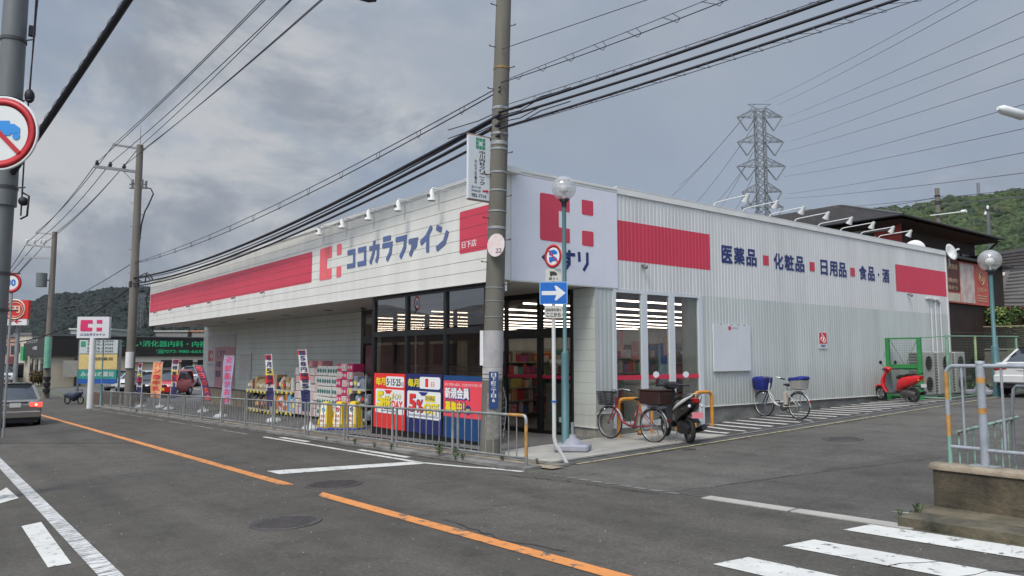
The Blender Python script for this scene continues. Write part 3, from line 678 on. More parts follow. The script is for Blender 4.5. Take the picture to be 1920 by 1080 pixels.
# dirt runs below the floodlights
dirt_m = M('dirt_run', (.42, .41, .39), .8, var=.3, scale=6)
b = MB()
for x in (-8.36, -6.87, -5.33, -3.79, -2.29): b.add([(x-.03, -.0035, 5.36), (x+.03, -.0035, 5.36), (x+.05, -.0035, 5.2), (x+.015, -.0035, 4.95), (x-.02, -.0035, 5.0), (x-.05, -.0035, 5.2)], [(5, 4, 3, 2, 1, 0)])
b.build('dirt_run', M('faint_dirt', (.50, .49, .47), .8, var=.25, scale=9), store)
# soffit, recessed wall with its boards, base
b = MB(); b.box(-28.80, -.02, .06, 2.9, 3.283, 3.33); b.box(-.1, -.0, .22, 2.55, 3.262, 3.282); b.build('soffit', soffit_m, store)
for x in (-26., -22.5, -18.8, -15.1, -11.45):
    b = MB(); b.cyl((x, 1.58, 3.283), (x, 1.58, 3.265), .16, .15, 14); b.build('downlight', M('downlight_dark', (.10, .095, .09), .5), store)
b = MB(); b.lathe([(.09, 0), (.09, -.03), (.05, -.06)], (-9.66, 1.94, 3.283), 10); b.build('smoke_detector', M('detector_grey', (.12, .11, .1), .5), store)
zr = [.25+.2331*i for i in range(14)]
b = MB(); b.box(-29.25, -10.9, 2.82, 2.98, .2, 3.28); b.build('recessed_wall_core', groove_m, store)
for z0, z1 in zip(zr, zr[1:]):
    b = MB(); b.box(-29.3, -10.87, 2.8, 2.84, z0+.004, z1-.004); b.build('wall_board', wall_r, store)
b = MB(); b.box(-29.3, -10.9, 2.85, 2.95, -2.2, .245); b.build('concrete_base', tan_m, store)
b = MB(); b.box(-29.36, -29.3, 2.78, 20.05, .22, 5.4); b.box(-29.3, -28.86, 2.99, 20.05, 3.3, 5.4); b.build('end_wall', wall_w, store)
# glazed screen along the front
gl1 = glass_mat('tinted_screen_glass', (.62, .60, .57), .20); gl2 = glass_mat('window_glass', (.82, .83, .80), .05)
YF = .20
for x in (-5.56, -3.92, -2.25, -.74):
    b = MB(); b.box(x-.05, x+.05, YF-.05, YF+.05, -.25, 3.262); b.build('mullion', black_f, store)
for z0, z1 in ((3.19, 3.262), (2.26, 2.39)):
    for xa, xb in ((-5.51, -3.97), (-3.87, -2.30), (-2.20, -.79)):
        b = MB(); b.box(xa, xb, YF-.045, YF+.045, z0, z1); b.build('transom', black_f, store)
for xa, xb in ((-5.51, -3.97), (-3.87, -2.30), (-2.20, -.79)):
    b = MB(); b.box(xa, xb, YF-.04, YF+.04, -.25, .06); b.build('sill', black_f, store)
    for z0, z1 in ((.06, 2.26), (2.39, 3.19)):
        b = MB(); b.box(xa, xb, YF-.004, YF+.004, z0, z1); b.build('pane', gl1, store)
# side return of the screen (left end) and shop front behind
b = MB(); b.box(-10.87, -10.80, 2.48, 2.82, -.2, 3.28); b.build('mullion', black_f, store)
b = MB(); b.box(-5.35, -4.88, 2.9, 3.2, .05, 3.3); b.build('pillar', M('jamb_grey', (.36, .36, .34), .8, var=.15, scale=2), store)
YD = 2.53
for x, wd in ((-10.75, .1), (-8.7, .1), (-6.85, .1), (-5.4, .06), (-3.12, .06), (-1.83, .13), (-.72, .06)):
    b = MB(); b.box(x-wd/2, x+wd/2, YD-.05, YD+.05, 0, 3.26); b.build('door_mullion', black_f, store)
DX = [(-10.7, -8.75), (-8.65, -6.9), (-6.8, -5.43), (-5.37, -3.15), (-3.09, -1.895), (-1.765, -.75)]
for xa, xb in DX:
    b = MB(); b.box(xa, xb, YD-.045, YD+.045, 3.13, 3.262); b.build('door_header', black_f, store)
    b = MB(); b.box(xa, xb, YD-.045, YD+.045, 2.2, 2.42); b.build('door_header', black_f, store)
    b = MB(); b.box(xa, xb, YD-.04, YD+.04, .0, .1); b.build('door_rail', black_f, store)
    for z0, z1 in ((.1, 2.2), (2.42, 3.13)):
        b = MB(); b.box(xa, xb, YD-.004, YD+.004, z0, z1); b.build('door_pane', gl2, store)
pink = M('pink_board', (.62, .24, .29), .7, var=.1)
for xa, xb in DX[:3]:
    b = MB(); b.box(xa+.03, xb-.03, YD+.03, YD+.05, .15, 2.12); b.build('pink_board', pink, store)
stripe = M('red_glass_stripe', (.62, .03, .07), .5, var=0)
b = MB()
for xa, xb in DX[4:]: b.box(xa, xb, YD-.009, YD-.005, 1.27, 1.35)
b.build('red_stripe', stripe, store)
b = MB(); b.text('営業時間', (-1.5, YD-.010, 1.62), UX, UZ, .42, .09, 0, .02); b.text('9:00-22:00', (-1.5, YD-.010, 1.48), UX, UZ, .42, .07, 0, .02) if False else None
b.build('lettering', MATS['white_lettering'], store)
# column of boards beside the doors
b = MB(); b.box(-.69, -.03, 2.56, 2.75, .2, 3.26); b.build('column_core', groove_m, store)
for z0, z1 in zip(zr, zr[1:]):
    b = MB(); b.box(-.69, -.006, YD, YD+.04, z0+.035, min(z1+.03, 3.262)); b.build('wall_board', wall_r, store)
b = MB(); b.box(-.70, .012, YD-.03, YD+.05, .255, .282); b.build('flashing', trim_w, store)
b = MB(); b.box(-.68, -.012, YD+.01, YD+.2, -.3, .253); b.box(-.3, -.013, YD+.21, 3.05, -.3, .545); b.build('concrete_base', M('stained_base', (.33, .315, .27), .9, var=.45, scale=2.2, bump=.4), store)
# corrugated side wall
def corr(mb, y0, y1, z0, z1, off=0., m=0, p=.126, dep=.008):
    y = y0; pts = [(y0, 0)]; k = math.ceil((y0-2.5)/p)
    while True:
        c = 2.5+k*p
        if c > y1: break
        for a, dd in ((0, 0), (.09, -dep), (.40, -dep), (.49, 0)):
            q = c+a*p
            if y0 < q < y1: pts.append((q, dd))
        k += 1
    pts.append((y1, 0))
    vs = [(off+d, q, z) for z in (z0, z1) for q, d in pts]; n = len(pts)
    return mb.add(vs, [(i, i+1, n+i+1, n+i) for i in range(n-1)], m)
b = MB(); corr(b, 3.22, 20.05, 3.26, 5.41); b.build('upper_cladding', wall_s, store)
b = MB(); corr(b, 2.53, 3.10, .57, 3.26); corr(b, 6.16, 20.05, .57, 3.26); b.build('lower_cladding', wall_g, store)
b = MB(); b.box(-.035, -.02, 2.55, 3.05, .5, 3.26); b.box(-.035, -.02, 6.1, 20.04, .5, 3.26); b.box(-.035, -.02, .2, 20.04, 3.27, 5.4); b.build('wall_core', groove_m, store)
b = MB(); corr(b, 3.225, 6.52, 3.91, 4.81, .003); b.build('red_band', red_b, store)
b = MB(); corr(b, 16.26, 20.05, 3.90, 4.80, .003); b.build('red_band', red_b, store)
b = MB(); b.box(-.02, .03, 3.21, 20.12, 5.40, 5.545); b.box(-.3, .035, 3.2, 20.12, 5.545, 5.56); b.box(-.02, .045, .2, 3.21, 5.47, 5.52); b.box(-.1, .03, .2, 3.21, 5.415, 5.47); b.build('parapet_cap', trim_w, store)
b = MB(); b.box(-.02, .02, 20.05, 20.11, .5, 5.40); b.build('corner_trim', trim_w, store)
# white sign panel on the corner
b = MB(); b.box(.0, .03, .22, 3.205, 3.275, 5.405); b.build('sign_panel', panel_w, store)
b = MB(); b.box(.0, .022, .2, 3.22, 3.255, 3.274); b.build('flashing', trim_w, store)
b = MB(); P0 = Vector((.031, 0, 0))
PC = [(.96, 4.15), (1, 4.14), (1.78, 4.14), (1.78, 4.45), (1.5, 4.45), (1.47, 4.48), (1.47, 4.76), (1.5, 4.80), (1.78, 4.80), (1.78, 5.12), (1, 5.12), (.96, 5.1)]
cshape(b, PC, P0, UY, UZ, .004)
b.build('emblem', red_c, store)
for z in (4.80, 4.13): b = MB(); b.rrect(2.13, z, 2.47, z+.325, .035, P0, UY, UZ, .004); b.build('emblem', red_c, store)
b = MB()   # three kana below the logo
kz, kh = 3.58, .42
b.stroke([(1.30, kz+kh*.96), (1.05, kz+kh*.5), (1.30, kz+kh*.04)], .075, P0, UY, UZ, .004)
b.stroke([(1.48, kz+kh*.78), (1.92, kz+kh*.78)], .075, P0, UY, UZ, .004); b.stroke([(1.76, kz+kh*.98), (1.76, kz+kh*.3), (1.66, kz+kh*.04)], .075, P0+UX*.001, UY, UZ, .004); b.torus((.033, 1.69, kz+kh*.5), (1, 0, 0), .05, .03, 12, 4, 0)
b.stroke([(2.04, kz+kh*.94), (2.05, kz+kh*.48)], .075, P0, UY, UZ, .004); b.stroke([(2.28, kz+kh*.96), (2.28, kz+kh*.40), (2.17, kz+kh*.04)], .075, P0, UY, UZ, .004)
b.build('letter', navy, store)
# product words along the side
SO = Vector((.003, 0, 0))
for word, ys in (('医薬品', [6.98, 7.50, 8.03]), ('化粧品', [9.28, 9.80, 10.33]), ('日用品', [11.59, 12.13, 12.65])):
    for ch, y in zip(word, ys):
        b = MB(); q = {'日': (.05, .39)}.get(ch, (0, .46)); b.text(ch, (.006, y+q[0], 4.14), UY, UZ, q[1], .45, 0, .042); b.build('letter', navy, store)
for ch, y, wd in (('食', 13.86, .47), ('品', 14.40, .44), ('酒', 15.34, .46)):
    b = MB(); b.text(ch, (.006, y, 4.14), UY, UZ, wd, .45, 0, .042); b.build('letter', navy, store)
b = MB(); b.rrect(15.05, 4.33, 15.13, 4.41, .03, SO, UY, UZ, .004); b.build('letter', navy, store)
for y in (8.78, 11.07, 13.35):
    b = MB(); b.box(.003, .007, y, y+.26, 4.215, 4.475); b.build('red_square', red_b, store)
# side window
for y, wd, z0 in ((3.11, .09, .22), (4.07, .19, .22), (5.02, .19, .22), (6.08, .15, -.1)):
    b = MB(); b.box(-.06, .02, y-wd/2, y+wd/2, z0, 3.255); b.build('window_post', M('window_white', (.62, .65, .67), .4, var=.04), store)
for ya, yb in ((3.155, 3.975), (4.165, 4.925), (5.115, 6.005)):
    b = MB(); b.box(-.06, .015, ya, yb, 3.19, 3.255); b.build('window_head', MATS['window_white'], store)
    b = MB(); b.box(-.06, .02, ya, yb, .22, .34); b.build('window_sill', MATS['window_white'], store)
    b = MB(); b.box(-.034, -.026, ya, yb, .34, 3.19); b.build('window_pane', gl2, store)
    b = MB(); b.box(-.022, -.018, ya, yb, 1.26, 1.36); b.build('red_stripe', stripe, store)
b = MB(); b.box(-.28, -.07, 5.72, 6.3, .1, 3.26); b.build('window_jamb', M('jamb_grey', (.36, .36, .34), .8, var=.15, scale=2), store)
b = MB(); b.box(-.15, -.03, 3.06, 6.0, -.2, .215); b.build('concrete_base', M('stained_base'), store)
b = MB(); b.box(-.12, -.045, 6.16, 20.05, -.2, .555); b.build('concrete_base', M('side_base', (.22, .215, .195), .9, var=.5, scale=1.2, streak=2., bump=.4), store)
b = MB(); b.box(-.04, .022, 6.16, 20.07, .553, .573); b.box(-.04, .022, 2.53, 3.07, .553, .573); b.build('flashing', trim_w, store)
# conduits near the far end of the side wall
for y, zt in ((18.62, 3.42), (18.95, 3.72), (19.35, 3.66)):
    b = MB(); b.cyl((.05, y, 1.7), (.05, y, zt), .022, n=8); b.box(.0, .09, y-.09, y+.09, zt, zt+.05) if y > 18.7 else None; b.build('conduit', wall_s, store)
b = MB(); b.box(.0, .09, 18.35, 18.82, 3.75, 3.80); b.box(.0, .09, 19.0, 19.35, 3.74, 3.78); b.build('vent_hood', trim_w, store)
# roof and shell
b = MB(); b.box(-28.85, -.2, .3, 20.0, 5.2, 5.3); b.build('roof', M('roof_grey', (.12, .12, .12), .8), store)
b = MB(); b.box(-29.3, 0, 20.05, 20.2, -.5, 5.5); b.build('back_wall', wall_g, store)
b = MB(); b.box(-28.9, -.2, 2.99, 20.0, .0, .05); b.build('shop_floor', M('vinyl_floor', (.20, .19, .17), .35, var=.2, scale=1), store)
b = MB(); b.box(-28.9, -.2, 2.6, 20.0, 3.34, 3.44); b.build('shop_ceiling', M('dark_ceiling', (.055, .042, .036), .8, var=.2), store)
tube_m = M('fluorescent_tube', (.9, .9, .9), .4, var=0, emit=(1., .84, .76), estr=6.5)
rail_m = M('lamp_rail', (.35, .3, .28), .6, var=0)
for k in range(13):
    x = -1.07-2.2*k; y = 3.2; b = MB(); r_ = MB()
    while y < 19.2:
        ln = 2.45 if (int(y*3+k) % 5) else 1.2
        b.box(x-.032, x+.032, y, min(19.4, y+ln), 3.105, 3.135); r_.box(x-.07, x+.07, y-.02, min(19.4, y+ln)+.02, 3.138, 3.17); y += ln+.07
    p_ = r_.build('lamp_rail', rail_m, store); b.build('light_tube', tube_m, p_)
b = MB()
for i, (x_, y_, w_) in enumerate(((-.5, 3.5, .4), (-.55, 5.35, .35), (-.9, 4.6, .5))): b.box(x_, x_+.01, y_, y_+w_, 1.9-.1*i, 2.35-.1*i)
b.build('hanging_poster', M('poster_promo', (.6, .12, .1), .6, var=.5, scale=6, dirt=(.6, .5, .4)), store)
# things inside: shelves of goods
cols = [(.62, .06, .05), (.62, .56, .5), (.1, .16, .42), (.45, .1, .25), (.62, .5, .12), (.12, .32, .26), (.6, .25, .1), (.7, .66, .62), (.25, .14, .10)]
good_m = [M('goods_%s' % n, c, .6, var=.2, scale=6) for n, c in zip(('red', 'cream', 'navy', 'magenta', 'amber', 'teal', 'orange', 'pale', 'brown'), cols)]
shelf_m = M('shelf_cream', (.38, .36, .33), .6)
def gondola(x, y, ln, h, along, label, seed, depth=.45, z=.05):
    rnd = random.Random(seed); t = thing('shop_shelf', label, 'shelf', (x, y, z), 0, 'shop shelves behind the glass')
    f = MB(); g = MB()
    def bx(mb, a0, a1, c0, c1, z0, z1, m=0):
        mb.box(a0, a1, c0, c1, z0, z1, m) if along == 'x' else mb.box(-c1, -c0, a0, a1, z0, z1, m)
    bx(f, 0, ln, depth, depth+.04, 0, h)
    lv = 5 if h > 1.7 else 3
    for i in range(lv):
        zz = .1+i*(h-.1)/lv; bx(f, 0, ln, 0, depth, zz, zz+.03); q = .02
        while q < ln-.1:
            wd = rnd.uniform(.06, .22); hh = rnd.uniform(.4, .88)*(h/lv)
            mi = rnd.randrange(9); bx(g, q, min(q+wd, ln), rnd.uniform(.02, .08), depth*.8, zz+.032, zz+.032+hh, mi); q += wd+.01
    f.build('shelving', shelf_m, t); g.build('goods', good_m, t)['kind'] = 'stuff'
gondola(-1.0, 6.5, 2.6, 1.9, 'y', 'tall shelf of boxes seen through the right pane of the side window', 1)
gondola(-2.4, 4.6, 4.8, 2.05, 'y', 'long shelf of goods seen through the middle panes of the side window', 2)
gondola(-5.2, 4.2, 7.5, 1.9, 'y', 'second row of shelving deeper in the shop behind the side window', 3)
gondola(-3.9, 7.6, 2.2, 2.1, 'x', 'shelf of goods seen straight through the entrance doors', 4)
gondola(-6.2, 5.2, 2.6, 1.6, 'x', 'low shelf of goods behind the left entrance door', 5)
gondola(-9., 8, 6.5, 2., 'x', 'back shelf under the ceiling lights beyond the entrance', 6)
t = thing('checkout_counter', 'pale checkout counter with a tan front panel behind the entrance glass', 'counter', (-3.0, 3.7, .05))
b = MB(); b.box(0, .75, 0, .6, 0, 1.0); b.box(.0, .75, -.01, .61, 1.0, 1.05); b.build('counter_body', M('counter_white', (.42, .43, .40), .5), t)
b = MB(); b.box(.78, 1.35, 0, .6, 0, .95); b.build('front_panel', M('counter_tan', (.32, .17, .08), .6), t)
b = MB(); b.box(.1, .5, .1, .4, 1.05, 1.3); b.build('till', black_f, t)
t = thing('copier', 'white office copier standing inside the middle pane of the side window', 'copier', (-.95, 4.35, .05))
b = MB(); b.bbox(0, .6, 0, .62, 0, 1.05, .03); b.bbox(-.02, .62, -.02, .5, 1.08, 1.25, .04); b.build('cabinet', M('copier_white', (.62, .62, .60), .5), t)
b = MB(); b.bbox(.1, .5, .5, .85, .9, 1.0, .02); b.build('paper_tray', M('copier_white'), t)
t = thing('leaflet_stand', 'blue and white leaflet stand behind the right pane of the side window', 'stand', (-.62, 5.25, .05))
b = MB(); b.box(0, .05, 0, .42, .2, 2.0); b.build('panel', M('stand_pale_blue', (.35, .5, .62), .5, var=.3, scale=6), t); b = MB(); b.box(.052, .07, .02, .40, 1.55, 2.05); b.build('header', M('stand_blue', (.02, .10, .38), .5), t)
b = MB(); b.box(-.1, .15, .05, .37, 0, .2); b.build('base', M('stand_pale_blue'), t)
# wire basket racks behind the screen
wire_m = M('wire_grey', (.35, .36, .35), .4, metal=.4)
t = thing('basket_rack', 'row of wire shopping baskets behind the glass screen above the posters', 'basket rack', (-5.2, .75, 0))
b = MB()
for j in range(4):
    z = 1.12+.14*j; b.cyl((0, 0, z), (3.5, 0, z), .006, n=4); b.cyl((0, .45, z), (3.5, .45, z), .006, n=4)
for i in range(32): x = i*.11; b.cyl((x, 0, 1.1), (x, 0, 1.55), .004, n=4)
b.build('wire_panel', wire_m, t); b = MB()
for x in (0.02, 1.4, 2.6, 3.45): b.cyl((x, .2, 0), (x, .2, 1.12), .02, n=6)
b.build('leg', wire_m, t); b = MB(); b.box(2.95, 3.5, .05, .4, 1.12, 1.36); b.build('basket', M('yellow_basket', (.5, .42, .06), .6), t)
# floodlights on the front parapet
def flood(x, label):
    t = thing('floodlight', label, 'floodlight', (CX-(CX-x)*.965, -.03, 5.31), 0, 'floodlights over the shop name')
    b = MB(); b.tube([(.04, .05, .06), (.04, -.08, .07), (.0, -.30, .09), (0, -.31, .04)], .014, 6); b.build('arm', trim_w, t)
    b = MB(); b.lathe([(.03, .06), (.045, .02), (.055, -.04), (.09, -.16), (.095, -.19)], (0, -.31, 0), 12); b.build('shade', trim_w, t)
    b = MB(); b.lathe([(.09, -.191), (.08, -.20), (.02, -.205)], (0, -.31, 0), 12); b.build('lens', M('lamp_lens', (.35, .35, .34), .3), t)
    b = MB()
    for i in range(5): b.box(-.05+.022*i, -.04+.022*i, -.395, -.385, -.12, -.06)
    b.build('grille', M('grille_dark', (.12, .12, .12), .5), t)
for x, s in zip((-8.6, -7.11, -5.58, -4.05, -2.54), ('leftmost white floodlight on the front parapet above the red logo', 'second floodlight from the left on the parapet above the shop name', 'middle one of the five floodlights above the shop name', 'fourth floodlight from the left above the shop name', 'rightmost parapet floodlight nearest the clinic banner')): flood(x, s)
# arm lamps on the side parapet
tw = ['arm lamp nearest the corner on the side parapet', 'second arm lamp from the corner on the side parapet', 'third arm lamp from the corner on the side parapet', 'fourth arm lamp from the corner on the side parapet', 'fifth arm lamp from the corner on the side parapet', 'sixth arm lamp from the corner on the side parapet', 'seventh arm lamp from the corner on the side parapet', 'farthest arm lamp on the side parapet near the dishes']
for k, (y, s) in enumerate(zip((6.75, 7.99, 9.2, 10.42, 11.66, 12.92, 14.13, 15.26), tw)):
    t = thing('arm_lamp', 'white '+s, 'arm lamp', (0, y, 5.555), 0, 'arm lamps over the side wall')
    b = MB(); b.tube([(-.05, 0, 0), (.0, 0, .06), (.06, 0, .085), (.95, 0, .12)], .013, 6); b.build('arm', trim_w, t)
    b = MB(); b.lathe([(.035, .05), (.045, 0), (.05, -.05), (.085, -.15), (.09, -.17)], (.98, 0, .10), 12, axis=(.5, .0, .87)); b.build('shade', M('lamp_shade_grey', (.50, .50, .48), .6), t)
    b = MB(); b.lathe([(.085, -.171), (.03, -.18)], (.98, 0, .10), 10, axis=(.5, 0, .87)); b.build('lens', M('lamp_lens'), t)
# satellite dishes
for (x, y, z, ax, lb, r_) in ((-.55, 19.0, 5.55, (-.5, .75, .35), 'white satellite dish half hidden behind the side parapet', .36), (.05, 20.35, 5.52, (.95, -.15, .25), 'white satellite dish standing out past the far end of the side wall', .31)):
    t = thing('satellite_dish', lb, 'satellite dish', (x, y, z))
    b = MB(); b.lathe([(.01, -.05), (r_*.4, -.03), (r_*.75, .02), (r_, .08), (r_, .085), (r_*.7, .03), (.01, -.04)], n=20, axis=ax); b.build('dish', trim_w, t)
    a = Vector(ax).normalized(); b = MB(); b.cyl((0, 0, -r_*.8), a*.3, .012, n=5); b.cyl(a*.3-a*.05, a*.36, .035, n=8); b.build('feed_arm', trim_w, t)
    b = MB(); b.cyl((0, 0, -.02)-a*.05 if False else Vector((0, 0, 0))-a*.06, (0, -.02, -.5), .025, n=6); b.build('mount', wire_m, t)
# posters on the recessed wall
def wall_sheet(x0, x1, z0, z1, m, name='wall_poster'): b = MB(); b.box(x0, x1, 2.78, 2.796, z0, z1); return b
t = thing('wall_poster', 'large pale poster with a pink half on the recessed wall by the parking lot', 'poster', (-28.6, 2.79, .25))
b = MB(); b.box(0, 4.3, -.014, -.002, 0, 2.58); b.build('sheet', M('poster_white', (.52, .50, .50), .5), t)
b = MB(); b.box(1.27, 4.3, -.018, -.0145, .0, 1.98); b.build('pink_field', M('poster_pink', (.50, .24, .27), .5), t)
b = MB(); cshape(b, [(.15, 1.3), (.2, 1.28), (.62, 1.28), (.62, 1.45), (.40, 1.45), (.38, 1.5), (.38, 1.6), (.4, 1.65), (.62, 1.65), (.62, 1.82), (.2, 1.82), (.15, 1.8)], (0, -.016, 0), UX, UZ, .003); b.box(.75, .93, -.019, -.016, 1.62, 1.82); b.box(.75, .93, -.019, -.016, 1.28, 1.46); b.build('logo', M('poster_red', (.55, .06, .08), .5), t)
b = MB(); b.text('くすり', (1.55, -.02, 1.45), UX, UZ, 1.3, .38, 0, .04); b.text('化粧', (1.45, -.02, 1.0), UX, UZ, .8, .3, 0, .04); b.text('雑貨', (1.45, -.02, .5), UX, UZ, .8, .35, 0, .04); b.text('食品', (3.3, -.02, .7), UX, UZ, .6, .3, 0, .04); b.text('ココカラファイン', (.1, -.018, 1.05), UX, UZ, .95, .1, 0, .03)
b.build('lettering', navy, t)
t = thing('blank_board', 'blank cream notice board on the recessed wall left of the product racks', 'board', (-23.6, 2.79, .77))
b = MB(); b.box(0, 1.55, -.03, -.002, 0, 1.13); b.build('board', M('notice_cream', (.55, .52, .49), .5), t); b = MB(); b.box(-.02, 1.57, -.035, -.001, 1.131, 1.16); b.build('rail', trim_w, t)
# big blank board on the side wall
t = thing('notice_board', 'large blank white board hanging on the corrugated side wall', 'notice board', (.01, 6.53, 1.42))
b = MB(); b.box(0, .035, 0, 1.52, 0, 1.14); b.build('board', M('board_white', (.66, .665, .68), .45, var=.05, scale=2), t)
b = MB(); b.box(0, .045, 0, 1.5, -.02, -.001); b.build('bottom_bar', M('painted_board_shadow', (.4, .4, .4), .5), t)  # darker grey strip: the shadow under the board, put in as colour
b = MB(); b.box(.036, .039, .60, .70, 1.02, 1.11); b.build('logo', red_b, t); b = MB(); b.text('ココカラファイン', (.037, .73, 1.045), UY, UZ, .26, .045, 0, .03); b.build('lettering', navy, t)
b = MB(); [b.cyl((.01, y, 1.15), (.03, y, 1.15), .02, n=6) for y in (.33, .75, 1.05, 1.3)]; b.build('hook', M('hook_dark', (.15, .14, .13), .5), t)
t = thing('parking_notice', 'small red and white notice on the corrugated wall above the white bicycle', 'notice', (.01, 11.38, 2.0))
b = MB(); b.box(0, .012, 0, .44, 0, .47); b.build('plate', M('board_white'), t); b = MB(); b.box(.0125, .016, .02, .42, .14, .455); b.build('red_field', M('notice_red', (.65, .05, .06), .5), t)
b = MB(); b.torus((.017, .17, .27), (1, 0, 0), .06, .012, 14, 4); b.stroke([(.14, .42), (.27, .34), (.2, .2), (.33, .18)], .03, (.0165, 0, 0), UY, UZ, .003); b.torus((.017, .30, .25), (1, 0, 0), .05, .012, 14, 4); b.build('symbol', MATS['white_lettering'], t)
b = MB(); b.text('駐輪場', (.014, .09, .04), UY, UZ, .26, .075, 0, .03); b.build('lettering', navy, t)
# three posters on the screen
yel = M('poster_yellow', (.85, .68, .02), .5, var=0); pwh = M('poster_plain_white', (.80, .80, .78), .5, var=0); pred = M('poster_bright_red', (.75, .035, .03), .5, var=.03); pnv = M('poster_navy', (.015, .022, .12), .5, var=.03); pbl = M('poster_blue', (.008, .055, .17), .5, var=.03); pcor = M('poster_coral', (.80, .07, .095), .5, var=.03); blk = M('print_black', (.015, .015, .02), .5, var=0); nv2 = M('print_navy', (.02, .03, .2), .5, var=0)
YP = .135
def poster(label, x, wd, z, h, base): t = thing('window_poster', label, 'poster', (x, YP, z), 0, 'sale posters along the glass screen'); b = MB(); b.box(0, wd, 0, .012, 0, h); b.build('sheet', base, t); return t
t = poster('red poster with a big yellow 5 on the glass screen', -5.44, 1.54, .045, 1.32, pred)
q = lambda x, z, l=.002: Vector((x+5.44-5.44, -l, z))
b = MB(); b.rrect(.62, .995, 1.49, 1.25, .06, (0, -.0, 0), UX, UZ, .003); b.rrect(.10, .36, 1.50, .94, .04, (0, 0, 0), UX, UZ, .003); b.build('white_field', pwh, t)
b = MB(); b.text('毎月', (.10, -.004, 1.03), UX, UZ, .49, .19, 0, .045); b.text('5', (.16, -.008, .48), UX, UZ, .36, .40, 0, .07); b.text('倍', (.50, -.0082, .47), UX, UZ, .38, .31, 0, .05); b.text('ポイント', (.94, -.0084, .72), UX, UZ, .42, .14, 0, .05); b.build('yellow_print', yel, t)
b = MB(); b.text('5·15·25', (.66, -.0045, 1.03), UX, UZ, .68, .17, 0, .04); b.text('日', (1.38, -.0046, 1.03), UX, UZ, .09, .09, 0, .03); b.text('5', (.17, -.0055, .465), UX, UZ, .37, .42, 0, .08); b.text('倍', (.505, -.0057, .455), UX, UZ, .40, .33, 0, .07); b.text('ポイント', (.93, -.0056, .705), UX, UZ, .44, .16, 0, .07); b.build('black_print', blk, t)
b = MB(); b.text('DAY', (.92, -.005, .49), UX, UZ, .52, .19, 0, .05); b.add([(.55, -.004, .92), (.65, -.004, .83), (.83, -.004, .83), (.95, -.004, .92)], [(0, 1, 2, 3)]); b.build('red_print', pred, t)
b = MB(); b.box(.40, .62, -.004, -.0032, .41, .43); b.box(.66, 1.1, -.004, -.0032, .41, .43); b.build('fine_print', nv2, t)
t = poster('navy poster with a big red 5% on the glass screen', -3.85, 1.53, .05, 1.33, pnv)
b = MB(); b.rrect(.60, 1.0, 1.47, 1.265, .06, (0, 0, 0), UX, UZ, .003); b.rrect(.06, .33, 1.49, .94, .05, (0, 0, 0), UX, UZ, .003); b.build('white_field', pwh, t)
b = MB(); b.text('毎月', (.08, -.004, 1.03), UX, UZ, .49, .19, 0, .045); b.text('OFF', (.80, -.008, .44), UX, UZ, .62, .25, 0, .06); b.box(.85, 1.28, -.006, -.005, .715, .735); b.box(.85, 1.28, -.0065, -.0055, .74, .86); b.build('yellow_print', yel, t)
b = MB(); b.text('1', (.85, -.0042, 1.04), UX, UZ, .13, .19, 0, .05); b.text('日', (1.09, -.0042, 1.05), UX, UZ, .14, .11, 0, .03); b.text('5', (.14, -.0088, .475), UX, UZ, .31, .40, 0, .07); b.text('%', (.485, -.0088, .465), UX, UZ, .29, .28, 0, .04); b.build('red_print', pred, t)
b = MB(); b.text('5', (.13, -.0048, .455), UX, UZ, .35, .42, 0, .08); b.text('%', (.475, -.005, .45), UX, UZ, .32, .31, 0, .06); b.text('OFF', (.81, -.0052, .43), UX, UZ, .63, .26, 0, .07); b.text('店内商品', (.87, -.0085, .75), UX, UZ, .39, .10, 0, .03); b.add([(.55, -.004, .925), (.70, -.004, .84), (.85, -.004, .84), (.98, -.004, .925)], [(0, 1, 2, 3)])
for z in (.375, .40): b.box(.10, 1.40, -.004, -.0032, z, z+.012)
b.build('navy_print', nv2, t)
t = poster('blue and coral poster calling for new members behind the concrete pole', -2.24, 1.47, .05, 1.32, pbl)
b = MB(); b.box(0, 1.47, -.003, -.001, .45, 1.21); b.build('coral_field', pcor, t)
b = MB(); b.text('新規会員', (.06, -.009, .83), UX, UZ, .92, .24, 0, .05); b.text('おトクがいっぱい、ココカラクラブカード!', (.06, -.0045, 1.10), UX, UZ, 1.36, .065, 0, .03); b.build('white_print', pwh, t)
b = MB(); b.text('募集中！', (.07, -.0092, .55), UX, UZ, .74, .23, 0, .05); b.text('無料', (.86, -.0094, .57), UX, UZ, .16, .08, 0, .03); b.build('yellow_print', yel, t)
b = MB(); b.text('新規会員', (.05, -.0052, .80), UX, UZ, .97, .28, 0, .09); b.text('募集中！', (.05, -.0054, .52), UX, UZ, .79, .28, 0, .09); b.lathe([(.10, 0), (.10, .003)], (.94, -.0058, .62), 16, axis=(0, -1, 0)); b.build('navy_print', nv2, t)
# ------------------------------------------------------------------ poles, signs, lamps, fences
pole_c = M('weathered_pole_concrete', (.155, .145, .118), .9, var=.30, scale=1.6, streak=.25, bump=.3, bscale=30)
pole_s = M('grey_steel_pole', (.155, .165, .165), .55, var=.25, scale=2, streak=.3, metal=.2)
pole_l = M('pale_pole_concrete', (.18, .16, .135), .9, var=.25, scale=1.5, streak=.3)
galv = M('galvanised_steel', (.33, .34, .34), .5, metal=.35, var=.22, scale=5)
rail_g = M('weathered_rail', (.27, .275, .265), .55, metal=.3, var=.35, scale=4)
org = M('orange_enamel', (.66, .27, .03), .5, var=.2, scale=5)
orr = M('worn_orange_band', (.48, .25, .07), .6, var=.35, scale=8)
teal = M('teal_lamp_paint', (.065, .155, .165), .5, var=.22, scale=3, streak=.4)
cable_m = M('black_cable', (.010, .009, .015), .6, var=0)
wire_d = M('dark_wire', (.06, .055, .075), .6, var=0)
